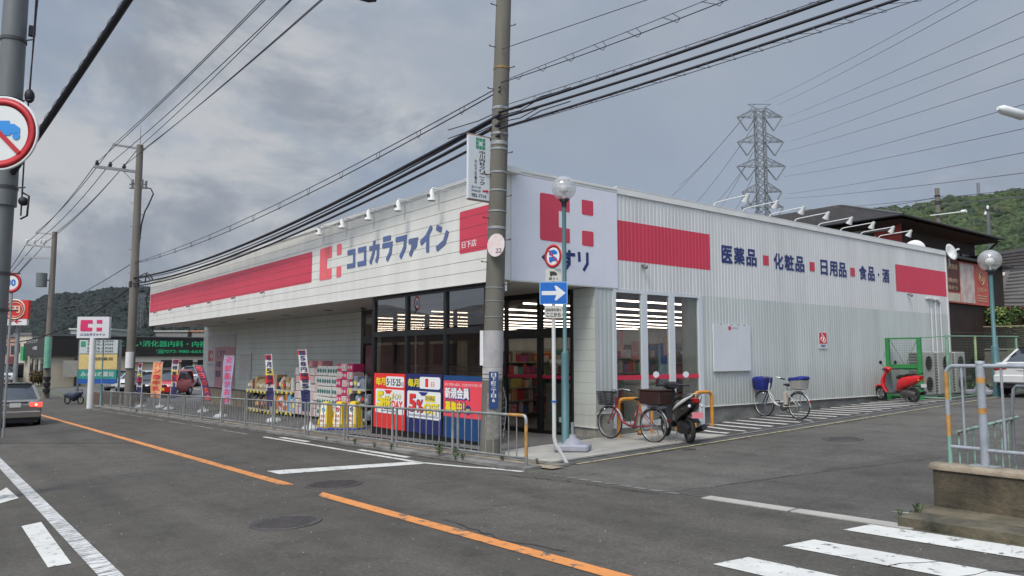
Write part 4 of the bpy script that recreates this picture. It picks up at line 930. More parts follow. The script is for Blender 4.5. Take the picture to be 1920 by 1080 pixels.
sgn_w = M('sign_white', (.72, .72, .70), .4, var=.04); sgn_r = M('sign_red', (.50, .02, .025), .4, var=.08); sgn_b = M('sign_blue', (.01, .13, .50), .4, var=.05); prt = M('sign_black', (.03, .028, .025), .5, var=0)
G = lambda x, y: ground(x, y)
ORD = ['first', 'second', 'third', 'fourth', 'fifth', 'sixth', 'seventh', 'eighth', 'ninth', 'tenth', 'eleventh', 'twelfth', 'thirteenth', 'fourteenth']
# --- the big concrete pole at the corner
PX, PY = .21, -.42
pz = G(PX, PY); lean = Vector((RT[0], RT[1], 0))*.028
pole = thing('utility_pole', 'tall weathered concrete utility pole standing at the store corner', 'utility pole', (PX, PY, pz))
def pc(z): return Vector((lean.x*(z), lean.y*(z), z))
pr = lambda z: .195-.0056*z
b = MB(); b.tube([pc(z) for z in (-.3, 0, 1, 2, 3, 4, 5, 6, 7, 8, 9, 10, 11, 12, 13)], [pr(z) for z in (-.3, 0, 1, 2, 3, 4, 5, 6, 7, 8, 9, 10, 11, 12, 13)], 20); b.build('shaft', pole_c, pole)
for z, h, m in ((7.35, .05, M('rust_band', (.25, .17, .08), .8, var=.4, scale=20)), (6.55, .05, galv), (6.05, .04, galv), (5.85, .07, galv), (5.75, .04, galv), (5.30, .035, galv), (4.95, .03, galv), (4.55, .03, galv), (4.22, .05, galv), (3.10, .015, galv), (2.85, .012, galv), (2.55, .012, galv), (1.48, .012, prt), (1.40, .012, prt)):
    b = MB(); b.tube([pc(z), pc(z+h)], pr(z)+.008, 20); b.build('band', m, pole)
for i in range(16):
    z = 2.75+.42*i; s_ = 1 if i % 2 else -1; d = Vector((RT[0], RT[1], 0))*s_ + Vector((-FW[0], -FW[1], 0))*.5
    d.normalize(); b = MB(); p = pc(z)+d*(pr(z)-.02); b.cyl(p, p+d*.13, .009, n=6); b.cyl(p+d*.13, p+d*.145+UZ*.02, .014, n=6); b.build('step_bolt', M('bolt_rust', (.10, .05, .035), .8, var=.4), pole)
def wrap(z0, z1, a0, a1, m, nm, off=.005, n=14):
    b = MB(); vs = []
    ca = math.atan2(-FW[1], -FW[0])
    for z in (z0, z1):
        for i in range(n+1):
            a = ca+R(a0+(a1-a0)*i/n); vs.append(pc(z)+Vector((math.cos(a), math.sin(a), 0))*(pr(z)+off))
    b.add(vs, [(i, i+1, n+2+i, n+1+i) for i in range(n)], 0, True); return b.build(nm, m, pole)
wrap(1.62, 2.30, -110, 110, M('anti_poster_sheet', (.40, .38, .375), .5, var=.18, scale=4), 'sheet_wrap')
wrap(1.38, 1.615, -110, 110, M('paper_wrap', (.47, .44, .42), .7, var=.25, scale=7), 'paper_wrap', .004)
wrap(.30, 1.15, -25, 80, M('torn_glue_marks', (.24, .23, .205), .9, var=.45, scale=7, dirt=(.15, .14, .115)), 'glue_marks', .003)
vd = Vector((-FW[0], -FW[1], 0)); rd = Vector((RT[0], RT[1], 0))
t0 = MB(); base = pc(.86)+vd*(pr(1)+.012)+rd*-.02; t0.poly([(-.02, 0), (.15, 0), (.15, .68), (-.02, .68)], base, rd, UZ, .012); pl = t0.build('address_plate', M('plate_navy', (.02, .05, .17), .4, var=.08), pole)
b = MB(); b.vtext('日下町三丁目', base+vd*.014+rd*.02+UZ*.66, rd, UZ, .09, .46, 0, .03); b.vtext('6', base+vd*.014+rd*.04+UZ*.19, rd, UZ, .05, .07, 0, .03); b.build('lettering', sgn_w, pl)
b = MB(); p = pc(1.75)-rd*.21+vd*.05; b.poly([(-.03, -.1), (.035, -.1), (.035, .55), (-.03, .55)], p, rd, UZ, .02); b.build('marker_strip', sgn_w, pole)
# cable guard lying against the right side, and loose wire frame
b = MB(); p = pc(.0)+rd*.24; 
for k in range(9): b.tube([pc(.35+.1*k)+rd*.19, p+UZ*(.38+.1*k)+rd*.045+vd*.03], .006, 5)
b.tube([p+UZ*.3, p+UZ*.7+rd*.05, p+UZ*1.0+rd*.06, p+UZ*1.25], .009, 5); b.build('wire_guard', galv, pole)
b = MB(); q0 = pc(3.05)+rd*.20; b.box(q0.x-.02, q0.x+.02, q0.y-.02, q0.y+.02, q0.z, q0.z+.17); b.build('white_tag', sgn_w, pole)
# round bus-stop like disc with the number 22
cz_ = onX(938, 425, PX).z
t = thing('round_plate', 'faded round white plate with number 22 on the concrete pole', 'sign plate', (PX+vd.x*.36+pc(3.9).x+rd.x*.0, PY+vd.y*.36+pc(3.9).y+rd.y*.0, 3.83))
nrm = (vd*.75+rd*-.66).normalized(); uu = Vector((-nrm.y, nrm.x, 0)); 
b = MB(); b.lathe([(.215, -.01), (.215, .004)], n=28, axis=nrm); b.build('disc', M('faded_disc', (.70, .66, .64), .5, var=.10, scale=9, dirt=(.70, .50, .48)), t)
b = MB(); b.text('22', Vector((0, 0, -.15))+uu*-.00, uu, UZ, .15, .085, 0, .03, 0, .006) ; b.build('lettering', M('faded_black', (.12, .11, .12), .5), t)
# clinic banner hung on the road side of the pole
tl, tr_ = onX(877, 252, PX), onX(917, 262, PX); bl = onX(875, 371, PX)
t = thing('hanging_sign', 'narrow white vertical clinic sign hung on the concrete pole with a red arrow', 'hanging sign', (PX, tl.y, bl.z))
wd, hh = tr_.y-tl.y, tl.z-bl.z
b = MB(); b.box(-.03, .03, 0, wd, 0, hh); b.build('panel', M('banner_white', (.66, .68, .70), .45, var=.04), t)
brk = M('bracket_rust', (.30, .20, .16), .7, var=.3)
for z in (hh, -.03): b = MB(); b.box(-.02, .02, -.01, wd+.35, z, z+.03); b.build('bracket', brk, t)
b = MB()
for i in range(3):
    for j in range(3):
        if (i, j) in ((1, 1),): continue
        b.box(.031, .034, wd*.34+i*.075, wd*.34+i*.075+.062, hh*.80+j*.075, hh*.80+j*.075+.062)
b.build('emblem', M('emblem_green', (.05, .30, .16), .5), t)
b = MB(); b.vtext('中川内科クリニック', (.033, wd*.50, hh*.78), UY, UZ, wd*.26, hh*.55, 0, .035, gap=.08); b.vtext('日下町３丁目５−20', (.033, wd*.28, hh*.62), UY, UZ, wd*.10, hh*.38, 0, .02, gap=.15)
b.text('東日下バス停', (.033, wd*.14, hh*.165), UY, UZ, wd*.42, hh*.04, 0, .02); b.text('約100m右折', (.033, wd*.14, hh*.11), UY, UZ, wd*.42, hh*.04, 0, .02); b.text('982-7714', (.033, wd*.14, hh*.03), UY, UZ, wd*.68, hh*.055, 0, .03)
b.build('lettering', prt, t)
b = MB(); b.poly([(0, .02), (.09, .02), (.09, 0), (.15, .035), (.09, .07), (.09, .05), (0, .05)], (.033, wd*.65, hh*.115), UY, UZ, .003); b.build('arrow', sgn_r, t)
# --- steel pole at the left edge with the no-trucks sign
LX, LY = -1.9, -7.98
lp = thing('steel_pole', 'grey banded steel pole cut by the left edge of the picture', 'utility pole', (LX, LY, G(LX, LY)))
b = MB(); b.cyl((0, 0, -.3), (0, 0, 4.35), .138, .14, 20); b.cyl((0, 0, 4.35), (0, 0, 12), .172, .155, 20); b.build('shaft', pole_s, lp)
for z in (4.6, 5.15, 5.55, 5.95, 6.9, 3.3, 2.75): b = MB(); b.cyl((0, 0, z), (0, 0, z+.05), .180 if z > 4 else .148, n=20); b.cyl((.14, .14, z+.02), (.26, .24, z+.02), .012, n=5); b.build('band', M('dark_band', (.05, .05, .052), .5), lp)
b = MB(); q0 = Vector((RT[0], RT[1], 0))*.27; b.tube([q0+UZ*4.2, q0*1.0+UZ*5, q0*1.05+UZ*6, q0*1.2+UZ*7.4, q0*1.4+UZ*8.6], .012, 5); b.tube([q0+UZ*4.15, q0*1.35+UZ*4.2, q0*1.4+UZ*4.5, q0*1.05+UZ*4.55], .016, 5)
b.sphere(q0*1.1+UZ*6.05, .07, 8, 6, 0, (1, 1, 1.6)); b.sphere(q0*1.1+UZ*4.42, .07, 8, 6); b.box(q0.x-.04, q0.x+.05, q0.y-.04, q0.y+.05, 7.0, 7.15); b.build('fittings', cable_m, lp)
sc0 = far(1, 250, 10.75)
t = thing('road_sign', 'large round no-trucks sign with blue truck on the left edge pole', 'road sign', sc0)
n_ = Vector((-FW[0]-.12, -FW[1]+.12, 0)).normalized(); n_ = Vector((-FW[0], -FW[1], 0)); u_ = Vector((-n_.y, n_.x, 0))
RS = .455
b = MB(); b.lathe([(RS, -.012), (RS, .008), (RS*.985, .012)], n=48, axis=n_); b.build('plate', sgn_w, t)
b = MB(); b.torus(n_*.014, n_, RS*.845, RS*.105, 48, 4, 0, flat=.04); b.build('red_ring', sgn_r, t)
b = MB(); O_ = n_*.018
b.poly([(-.22, .02), (-.22, .15), (.11, .15), (.11, .02)], O_, u_, UZ, .002); b.poly([(.11, .02), (.11, .11), (.17, .11), (.24, .06), (.24, -.01), (.11, -.01)], O_+n_*.001, u_, UZ, .002); b.poly([(-.24, -.03), (-.24, .02), (.13, .02), (.13, -.03)], O_, u_, UZ, .002)
for x in (-.16, .20): b.lathe([(.045, 0), (.045, .003)], O_+u_*x-UZ*.04, 12, axis=n_)
b.build('truck_symbol', M('sign_light_blue', (.03, .26, .66), .4, var=0), t)
b = MB(); b.stroke([(-.24, .24), (.24, -.24)], .055, O_+n_*.004, u_, UZ, .002); b.build('red_bar', sgn_r, t)
b = MB(); b.cyl(-n_*.012, -n_*.2, .02, n=6); b.build('bracket', galv, t)
# --- one-way sign post at the corner
SX, SY = 2.03, -.43
gz = G(2.16, -.26)
t = thing('sign_post', 'white bent post carrying a no-trucks disc and one-way arrow plate', 'sign post', (SX, SY, gz))
b = MB(); foot = Vector((2.16-SX, -.26-SY, 0)); b.tube([foot-UZ*.02+foot*.0, foot*.5+UZ*.17, foot*.1+UZ*.32, Vector((0, 0, .42)), Vector((0, 0, 1.5)), Vector((0, 0, 3.55))], .034, 10); b.build('post', M('post_white', (.60, .60, .57), .5, var=.1, scale=4, streak=.3), t)
def spz(y, D=12.05): return far(1036, y, D).z-gz
SD = math.hypot(SX-CX, SY-CY)
nr = (Vector((CX-SX, CY-SY, 0))).normalized(); ur = Vector((-nr.y, nr.x, 0))
nk = Matrix.Rotation(R(-44), 3, 'Z') @ nr; uk = Vector((-nk.y, nk.x, 0))
z_ = lambda y: far(1036, y, SD).z-gz
c_ = UZ*z_(481)+nr*.05; r_ = (z_(458)-z_(503))/2
b = MB(); b.lathe([(r_, -.006), (r_, .006)], c_, 32, axis=nk); b.build('round_plate', sgn_w, t)
b = MB(); b.torus(c_+nk*.008, nk, r_*.86, r_*.13, 32, 4, 0, flat=.04); b.stroke([(-r_*.7, r_*.7), (r_*.7, -r_*.7)], .025, c_+nk*.012, uk, UZ, .002); b.build('red_ring', sgn_r, t)
b = MB()
for dz in (.03, -.085): b.poly([(-.09, dz), (.05, dz), (.05, dz+.075), (-.09, dz+.075)], c_+nk*.01, uk, UZ, .002); b.poly([(.05, dz), (.1, dz), (.1, dz+.03), (.08, dz+.055), (.05, dz+.055)], c_+nk*.01, uk, UZ, .002); b.poly([(-.07, dz-.018), (-.03, dz-.018), (-.03, dz), (-.07, dz)], c_+nk*.01, uk, UZ, .002)
b.build('truck_symbol', sgn_b, t)
def plate(y0, y1, hw, m, name, off=.045):
    b = MB(); z0, z1 = z_(y1), z_(y0); b.rrect(-hw, z0, hw, z1, .02, nr*off, ur, UZ, .008); return b.build(name, m, t), z0, z1
o_, z0, z1 = plate(505, 528, .13, M('plate_cream', (.58, .56, .50), .5, var=.06), 'time_plate')
b = MB(); b.box(0, 0, 0, 0, 0, 0) if False else None
qq = nr*.055; b.poly([(-.06, z0+.10), (.02, z0+.10), (.02, z0+.17), (-.06, z0+.17)], qq, ur, UZ, .002); b.poly([(.02, z0+.10), (.06, z0+.10), (.06, z0+.13), (.04, z0+.155), (.02, z0+.155)], qq, ur, UZ, .002); b.poly([(-.05, z0+.085), (-.025, z0+.085), (-.025, z0+.1), (-.05, z0+.1)], qq, ur, UZ, .002); b.text('積３ｔ', qq-ur*.08+UZ*(z0+.02), ur, UZ, .16, .05, 0, .03); b.build('print', prt, t)
o_, z0, z1 = plate(529, 571, .235, M('sign_pale_blue', (.25, .48, .72), .4, var=.04), 'arrow_plate')
b = MB(); b.rrect(-.223, z0+.012, .223, z1-.012, .012, nr*.053, ur, UZ, .002); b.build('blue_field', sgn_b, t)
zc = (z0+z1)/2; b = MB(); b.poly([(-.20, zc-.035), (-.20, zc+.035), (.03, zc+.035), (.015, zc+.10), (.05, zc+.115), (.20, zc), (.05, zc-.115), (.015, zc-.10), (.03, zc-.035)][::-1], nr*.056, ur, UZ, .002)
b = MB(); b.add([nr*.058+ur*a+UZ*c for a, c in ((-.20, zc-.035), (.05, zc-.035), (.05, zc+.035), (-.20, zc+.035), (.015, zc-.12), (.05, zc-.125), (.205, zc), (.05, zc+.125), (.015, zc+.12), (.05, zc+.035), (.05, zc-.035))], [(0, 1, 2, 3), (4, 5, 10), (5, 6, 7, 9, 10), (7, 8, 9)]); b.build('white_arrow', sgn_w, t)
o_, z0, z1 = plate(573, 597, .15, M('plate_cream'), 'text_plate')
b = MB(); b.text('自転車を除く', nr*.056-ur*.13+UZ*(z0+.115), ur, UZ, .26, .055, 0, .03); b.text('ここから', nr*.056-ur*.12+UZ*(z0+.025), ur, UZ, .24, .07, 0, .04); b.build('lettering', prt, t)
b = MB(); b.box(-.036, .036, -.036, .036, 1.0, 1.025); b.cyl((0, 0, 1.0), (0, 0, 1.03), .037, n=12); b.build('blue_tape', sgn_b, t)
# --- globe lamps
globe_g = glass_mat('globe_acrylic', (.90, .90, .90), .12, .22)
def globe_lamp(x, y, H, rg, label, k=1.0, low=1.7):
    z = G(x, y); t = thing('street_lamp', label, 'street lamp', (x, y, z), 0, 'globe lamps')
    b = MB(); b.lathe([(.12*k, 0), (.12*k, .02), (.072*k, .03), (.072*k, low-.04), (.06*k, low), (.040*k, low+.02), (.040*k, H-rg-.1)], n=14); b.build('post', teal, t)
    b = MB(); b.lathe([(.05*k, H-rg-.13), (.05*k, H-rg-.05), (.11*k, H-rg*.93), (.02, H-rg*.9)], n=14); b.build('collar', M('collar_dark', (.02, .025, .025), .4), t)
    b = MB(); b.sphere((0, 0, H), rg, 28, 18); b.build('globe', globe_g, t)
    b = MB(); b.lathe([(.03, H-rg*.9), (.03, H-rg*.4), (.075*k, H-rg*.30), (.085*k, H), (.05*k, H+rg*.22), (.01, H+rg*.28)], n=12); b.build('bulb', M('bulb_white', (.78, .77, .72), .5, var=0), t)
    b = MB(); b.lathe([(.01, H+rg*.72), (.11*k, H+rg*.70), (.12*k, H+rg*.66)], n=14); b.build('reflector', M('reflector_grey', (.45, .43, .42), .5), t); return t
D1 = math.hypot(1.1-CX, .66-CY)
t = globe_lamp(1.1, .66, far(1057, 353, D1).z-G(1.1, .66), .235, 'teal post lamp with clear globe in front of the white sign panel', 1, far(1060, 660, D1).z-G(1.1, .66))
b = MB(); b.box(-.08, -.02, -.085, -.04, .55, .64); b.build('clamp', galv, t)
p = gp(1868, 706); D2 = 28.0; x2, y2 = far(1866, 668, D2).xy
globe_lamp(x2, y2, far(1862, 488, D2).z-G(x2, y2), .335, 'teal post lamp with clear globe by the red restaurant sign', 1.5, far(1866, 648, D2).z-G(x2, y2))
x2, y2 = far(193, 668, 47).xy
globe_lamp(x2, y2, far(194, 606, 47).z-G(x2, y2), .24, 'thin post lamp with globe in front of the white pole sign', .8, 1.2)
# --- grey weight at the lamp foot
def weight(x, y, lab, s=1.0, rz=0.65):
    t = thing('sign_weight', lab, 'weight block', (x, y, G(x, y)+.026), rz, 'grey portable weights')
    b = MB(); b.bbox(-.32*s, .32*s, -.24*s, .24*s, 0, .13*s, .03*s); b.lathe([(.2*s, .12*s), (.13*s, .21*s), (.07*s, .24*s), (.06*s, .30*s)], n=8); b.build('block', M('weight_grey', (.30, .30, .34), .6, var=.15), t)
    b = MB(); b.cyl((0, 0, .28*s), (0, 0, .52*s), .035*s, n=8); b.build('socket', M('socket_grey', (.22, .23, .23), .6), t)
w0 = gp(1066, 850); weight(w0.x-.05, w0.y+.15, 'grey concrete weight block at the foot of the teal lamp')
w1 = onX(1818, 745, 2.0); weight(1.75, 17.9, 'pale weight block beside the silver air conditioners', 1.25, .1)
# --- pedestrian fence panels along the kerb
def fence_panel(x0, x1, label, last=False):
    y = -1.13; z = G(x0, y)+.03; t = thing('fence_panel', label, 'fence panel', (x0, y, z), 0, 'pedestrian fence along the kerb')
    s = .025; ln = x1-x0; H = .815; r = .024
    pa = lambda x, h: Vector((x, 0, h+s*x))
    def post(x):
        b = MB(); b.cyl(pa(x, -.12), pa(x, H-.01), .026, n=10); o = b.build('post', rail_g, t)
    post(.03)
    if last:
        b = MB(); b.cyl(pa(ln, -.04), pa(ln, H-.22), .026, n=10); b.build('post', rail_g, t)
        b = MB(); b.cyl(pa(ln, .17), pa(ln, H-.14), .0275, n=10); b.build('orange_sleeve', orr, t)
        b = MB(); b.tube([pa(ln, H-.14), pa(ln, H-.06), pa(ln-.025, H-.015), pa(ln-.07, H)], .0265, 10); b.build('elbow', galv, t)
        b = MB(); b.cyl(pa(ln-.07, H), pa(ln-.46, H), .0275, n=10); b.build('orange_sleeve', orr, t)
        b = MB(); b.cyl(pa(.0, H), pa(ln-.46, H), r, n=10); b.build('top_rail', rail_g, t)
        b = MB(); b.cyl(pa(ln, -.045), pa(ln, -.03), .07, n=10); b.build('foot', rail_g, t)
    else:
        post(ln-.03); b = MB(); b.cyl(pa(0, H), pa(ln, H), r, n=10); b.build('top_rail', rail_g, t)
    b = MB(); b.cyl(pa(.03, .14), pa(ln-.03, .14), .018, n=8); b.build('bottom_bar', rail_g, t)
    for i in range(8):
        x = .03+(ln-.06)*(i+1)/9; b = MB(); b.cyl(pa(x, .14), pa(x, H-.01), .0115, n=6); b.build('baluster', rail_g, t)
fence_panel(.17, 2.15, 'end fence panel with orange sleeves right of the concrete pole', True)
ordi = ['second fence panel, left of the concrete pole below the coral poster', 'third fence panel below the navy and red posters', 'fourth fence panel in front of the yellow floor signs', 'fifth fence panel, left of the yellow floor signs', 'sixth fence panel from the corner, before the product racks', 'seventh fence panel from the corner, before the product racks', 'eighth fence panel from the corner by the banner flags', 'ninth fence panel from the corner by the banner flags', 'tenth fence panel from the corner by the banner flags', 'eleventh fence panel from the corner by the banner flags', 'twelfth fence panel before the parking lot', 'thirteenth fence panel before the parking lot', 'fourteenth fence panel before the parking lot', 'fifteenth fence panel beside the second utility pole', 'sixteenth and farthest fence panel by the brick planter']
x = .06
for s_ in ordi: fence_panel(x-2.12, x, 'grey '+s_); x -= 2.23
# --- orange arches by the side window
def arch(ya, yb, xx, label):
    z = G(xx, ya)+.02; t = thing('bollard_arch', label, 'bollard', (xx, ya, z), 0, 'orange arches along the shop window')
    w_ = yb-ya; H = .80; rr = .13; pts = [(0, 0, -.05), (0, 0, H-rr)]+[(0, rr-rr*math.cos(R(a)), H-rr+rr*math.sin(R(a))) for a in (22, 45, 68, 90)]+[(0, w_-rr+rr*math.sin(R(a)), H-rr+rr*math.cos(R(a))) for a in (0, 22, 45, 68, 90)]+[(0, w_, -.05)]
    b = MB(); b.tube(pts, .038, 12); b.build('hoop', org, t)
    b = MB(); b.lathe([(.06, 0), (.06, .012)], n=12); b.lathe([(.06, 0), (.06, .012)], (0, w_, 0), 12); b.build('foot_ring', M('foot_ring_grey', (.3, .29, .27), .7), t)
xa = .42
arch(onX(1160, 790, xa).y, onX(1199, 790, xa).y, xa, 'orange steel arch behind the front wheel of the red bicycle')
arch(onX(1250, 760, xa).y-.5, onX(1268, 760, xa).y, xa, 'middle orange steel arch half hidden by the black scooter')
arch(onX(1303, 780, xa).y, onX(1335, 780, xa).y, xa, 'orange steel arch nearest the blank white board')
# --- right foreground: stained wall, railings
t = thing('retaining_wall', 'stained low concrete wall at the right edge carrying railings', 'wall', (8.02, -.4, .1))
b = MB(); b.add([(0, 0, -.1), (9, 0, -.1+.2), (9, 0, .53), (0, 0, .53), (.0, .22, -.1), (9, .22, .1), (9, .22, .53), (0, .22, .53)], [(0, 1, 2, 3), (4, 7, 6, 5), (0, 3, 7, 4), (1, 5, 6, 2)])
b.build('wall_face', M('stained_wall', (.085, .068, .043), .95, var=.62, scale=2.6, streak=.7, bump=.8, bscale=18, dirt=(.028, .024, .018)), t)
b = MB(); rn = random.Random(4); prof = []
xsn = [-.03+i*.15 for i in range(61)]; vs = []
for x in xsn: e = .012*noise.noise(Vector((x*3, 0, 1))); vs += [(x, -.02+e, .50), (x, -.025+e*1.5, .545), (x, 0.02, .565), (x, .24, .565), (x, .25, .50)]
b.add(vs, [(i*5+j, (i+1)*5+j, (i+1)*5+j+1, i*5+j+1) for i in range(60) for j in range(4)]+[(0, 1, 2, 3, 4)], 0, True); b.build('coping', M('worn_coping', (.27, .22, .16), .95, var=.4, scale=5, bump=.6), t)
b = MB(); vs = []
for i in range(40):
    x = -.12+i*.2; e = .03*noise.noise(Vector((x*1.5, 3, 1))); vs += [(x, -.33+e, -.02+.0*x), (x, -.30+e, .09+.015*x*.5), (x, .0, .12+.01*x)]
b.add(vs, [(i*3+j, (i+1)*3+j, (i+1)*3+j+1, i*3+j+1) for i in range(39) for j in range(2)]+[(0, 1, 2)]); b.build('broken_ledge', M('mossy_ledge', (.12, .10, .065), .95, var=.5, scale=3, bump=.8, bscale=20, dirt=(.03, .03, .02)), t)
b = MB(); b.add([(-.45, -.35, .0), (-.12, -.36, .0), (-.10, -.22, .06), (-.38, -.25, .045)], [(0, 1, 2, 3)]); b.build('loose_slab', conc_m, t)
t = thing('railing', 'grey pipe railing with orange bands on the stained concrete wall', 'railing', (8.14, -.25, .665))
gpipe = M('grey_pipe_paint', (.30, .32, .35), .5, var=.22, scale=6)
tz = onY(1790, 686, -.25).z-.665; mz = .17
b = MB(); b.tube([(0, 0, .95), (0.02, 0, tz-.03), (.06, 0, tz), (.33, 0, tz)], .021, 10); b.cyl((.33, 0, tz), (7, 0, tz+.03), .023, n=10); b.build('top_rail', gpipe, t)
b = MB(); b.cyl((0, 0, -.02), (0, 0, .28), .021, n=10); b.build('end_post', M('faded_green_pipe', (.22, .40, .32), .6, var=.3, scale=6), t)
for z0, z1, m in ((.28, .50, orr), (.50, .66, gpipe), (.66, .95, orr)): b = MB(); b.cyl((0, 0, z0), (0, 0, z1), .0225, n=10); b.build('end_post', m, t)
b = MB(); b.cyl((.33, 0, .0), (.33, 0, tz+.03), .040, n=14); b.lathe([(.043, tz+.02), (.043, tz+.05), (.0, tz+.055)], (.33, 0, 0), 14); b.build('main_post', gpipe, t)
for z0 in (.84, .60-.07): b = MB(); b.cyl((.33, 0, z0), (.33, 0, z0+.058), .0415, n=14); b.build('orange_band', orr, t)
b = MB(); b.box(.20, .46, -.09, .09, -.012, .008); b.build('base_plate', galv, t)
b = MB(); b.cyl((.0, 0, mz), (.30, 0, mz-.0), .019, n=10); b.cyl((.36, 0, mz-.01), (7, 0, mz-.0), .019, n=10); b.build('mid_rail', gpipe, t)
for x in (.15, .52, .73+.0, 1.1): b = MB(); b.cyl((x, .0, mz), (x, 0, tz), .013, n=8); b.build('baluster', gpipe, t)
t = thing('green_railing', 'pale green rusty pipe railing running back along the side road', 'railing', (8.22, -.05, .6))
gp_ = M('pale_green_paint', (.24, .44, .38), .6, var=.35, scale=7, dirt=(.15, .09, .06))
a = onX(1793, 811, 8.22)-Vector((8.22, -.05, .6)); c = onX(1908, 782, 8.22)-Vector((8.22, -.05, .6))
b = MB(); b.cyl(a, c, .017, n=10); b.build('top_rail', gp_, t)
for i in range(9): p = a.lerp(c, (i+.3)/9); b = MB(); b.cyl((p.x, p.y, -.15), p, .010, n=6); b.build('baluster', gp_, t)
t = thing('pipe_hoop', 'dark grey bent pipe rail at the right edge behind the green railing', 'railing', (8.22, c.y-.05+.02, .6))
q1 = onX(1897, 770, 8.22); q2 = onX(1900, 727, 8.22); b = MB(); O2 = Vector((8.22, c.y-.03, .6)); b.tube([q1-O2-UZ*.6, q1-O2, q2-O2-UZ*.02, q2-O2+Vector((.03, 0, .02)), Vector((2.5, 0, (q2-O2).z+.02))], .021, 8); b.build('pipe', M('dark_pipe', (.14, .15, .16), .6, var=.3), t)
# --- utility poles further away
def far_pole(x, y, H, r, label, m, arms=(), tilt=(0, 0), n=12):
    t = thing('utility_pole', label, 'utility pole', (x, y, G(x, y)-.1), 0)
    b = MB(); b.tube([(tilt[0]*z/H, tilt[1]*z/H, z) for z in (0, H*.5, H)], [r, r*.85, r*.7], n); b.build('shaft', m, t); return t
D = math.hypot(-30.55-CX, -.3-CY)
p2 = Vector((-30.55, -.42, 0)); H2 = far(256, 268, D).z-G(*p2.xy)
tp = far(258, 268, D); bt = far(236, 765, D)
t = far_pole(p2.x, p2.y, H2, .235, 'second concrete utility pole with two crossarms beside the parking lot', pole_l, tilt=(tp.x-bt.x, tp.y-bt.y))
def onpole(y): z = far(250, y, D).z-t.location.z; k = z/H2; return Vector(((tp.x-bt.x)*k, (tp.y-bt.y)*k, z))
rdl = Vector((RT[0], RT[1], 0))
def arm(yc, xl, xr, yl, yr, th, nm='crossarm'):
    a = far(xl, yl, D)-t.location; c = far(xr, yr, D)-t.location; b = MB(); b.bar(a, c, th, th); b.build(nm, galv, t); return a, c
a1, c1 = arm(275, 211, 272, 271, 280, .09); a2, c2 = arm(318, 176, 264, 312, 323, .13)
b = MB(); b.cyl(onpole(268), onpole(232), .03, .012, 6); b.build('lightning_rod', galv, t)
b = MB(); b.bar(a2.lerp(c2, .6), onpole(350), .04, .04); b.bar(a1.lerp(c1, .75), onpole(292), .03, .03); b.build('brace', galv, t)
ins = []
for px, py in ((182, 306), (207, 309), (233, 313)):
    p = far(px, py, D)-t.location; ins.append(p); b = MB(); b.lathe([(.03, -.05), (.09, 0), (.06, .06), (.11, .1), (.05, .18), (.08, .22), (.02, .26)], p-UZ*.1, 8); b.build('insulator', prt, t)
for py in (345, 352): p = onpole(py); b = MB(); b.bar(p-rdl*.45, p+rdl*.45, .07, .07); b.cyl(p-rdl*.3, p-rdl*.3+UZ*.25, .06, n=8); b.cyl(p+rdl*.2, p+rdl*.2+UZ*.25, .06, n=8); b.cyl(p+rdl*.4, p+rdl*.4+UZ*.18, .06, n=8); b.build('bracket', M('pole_fitting', (.16, .15, .15), .6), t)
b = MB(); q = lambda dx, y: onpole(y)+rdl*dx-vd*.1
b.tube([q(.2, 350), q(.6, 352), q(.75, 362), q(.5, 385), q(.35, 395), q(.2, 420), q(.1, 470), q(.15, 515), q(.2, 535)], .035, 6); b.tube([q(.1, 520), q(.5, 512), q(.9, 530), q(.6, 560), q(.8, 600), q(1.0, 620), q(.9, 560)], .03, 6); b.tube([q(.2, 525), q(.5, 530), q(.6, 510), q(.85, 520), q(1.1, 540)], .035, 6); b.build('drop_cable', cable_m, t)
for i in range(14):
    y = 380+i*22; s_ = 1 if i % 2 else -1; p = onpole(y); b = MB(); b.cyl(p+rdl*s_*.12, p+rdl*s_*.34, .012, n=5); b.build('step_bolt', prt, t)
b = MB(); p = onpole(536); b.bbox(p.x-.25, p.x+.15, p.y-.2, p.y+.2, p.z-.1, p.z+.25, .03); b.build('cable_box', cable_m, t)
b = MB(); p = onpole(665); b.cyl(onpole(690)+vd*.1, onpole(660)+vd*.1, .2, n=12); b.build('wrap', sgn_w, t)
T2 = t
# third pole
x3, y3 = far(90, 668, 58).xy
t = far_pole(x3, y3, far(93, 434, 58).z-G(x3, y3)+.1, .22, 'third utility pole with three thin crossarms and a transformer before the clinic', pole_l); T3 = t
for (xl, xr, y, dy, th) in ((66, 104, 437, 2, .07), (47, 101, 459, 5, .1), (42, 102, 482, 3, .1)):
    a = far(xl, y, 58)-t.location; c = far(xr, y+dy, 58)-t.location; b = MB(); b.bar(a, c, th, th); b.build('crossarm', M('pale_arm', (.5, .5, .48), .5), t)
for px in (50, 64, 76, 84): p = far(px, 457, 58)-t.location; b = MB(); b.lathe([(.03, 0), (.1, .08), (.05, .15), (.1, .22), (.02, .3)], p, 6); b.build('insulator', sgn_w, t)
p = far(78, 525, 58)-t.location; b = MB(); b.cyl(p-UZ*.45, p+UZ*.45, .32, n=12); b.bar(p, Vector((0, 0, p.z)), .08, .08); b.build('transformer', pole_s, t)
p = far(88, 690, 57.7)-t.location; b = MB(); b.cyl(p, p+UZ*2.0, .21, n=10); b.build('advert_wrap', M('wrap_green', (.18, .42, .30), .5, var=.2, scale=3), t)
p = far(88, 712, 57.7)-t.location
for k in range(3): b = MB(); b.cyl(p-UZ*k*.4, p+UZ*(.2-k*.4), .215, n=10); b.build('hazard_band', cable_m, t)
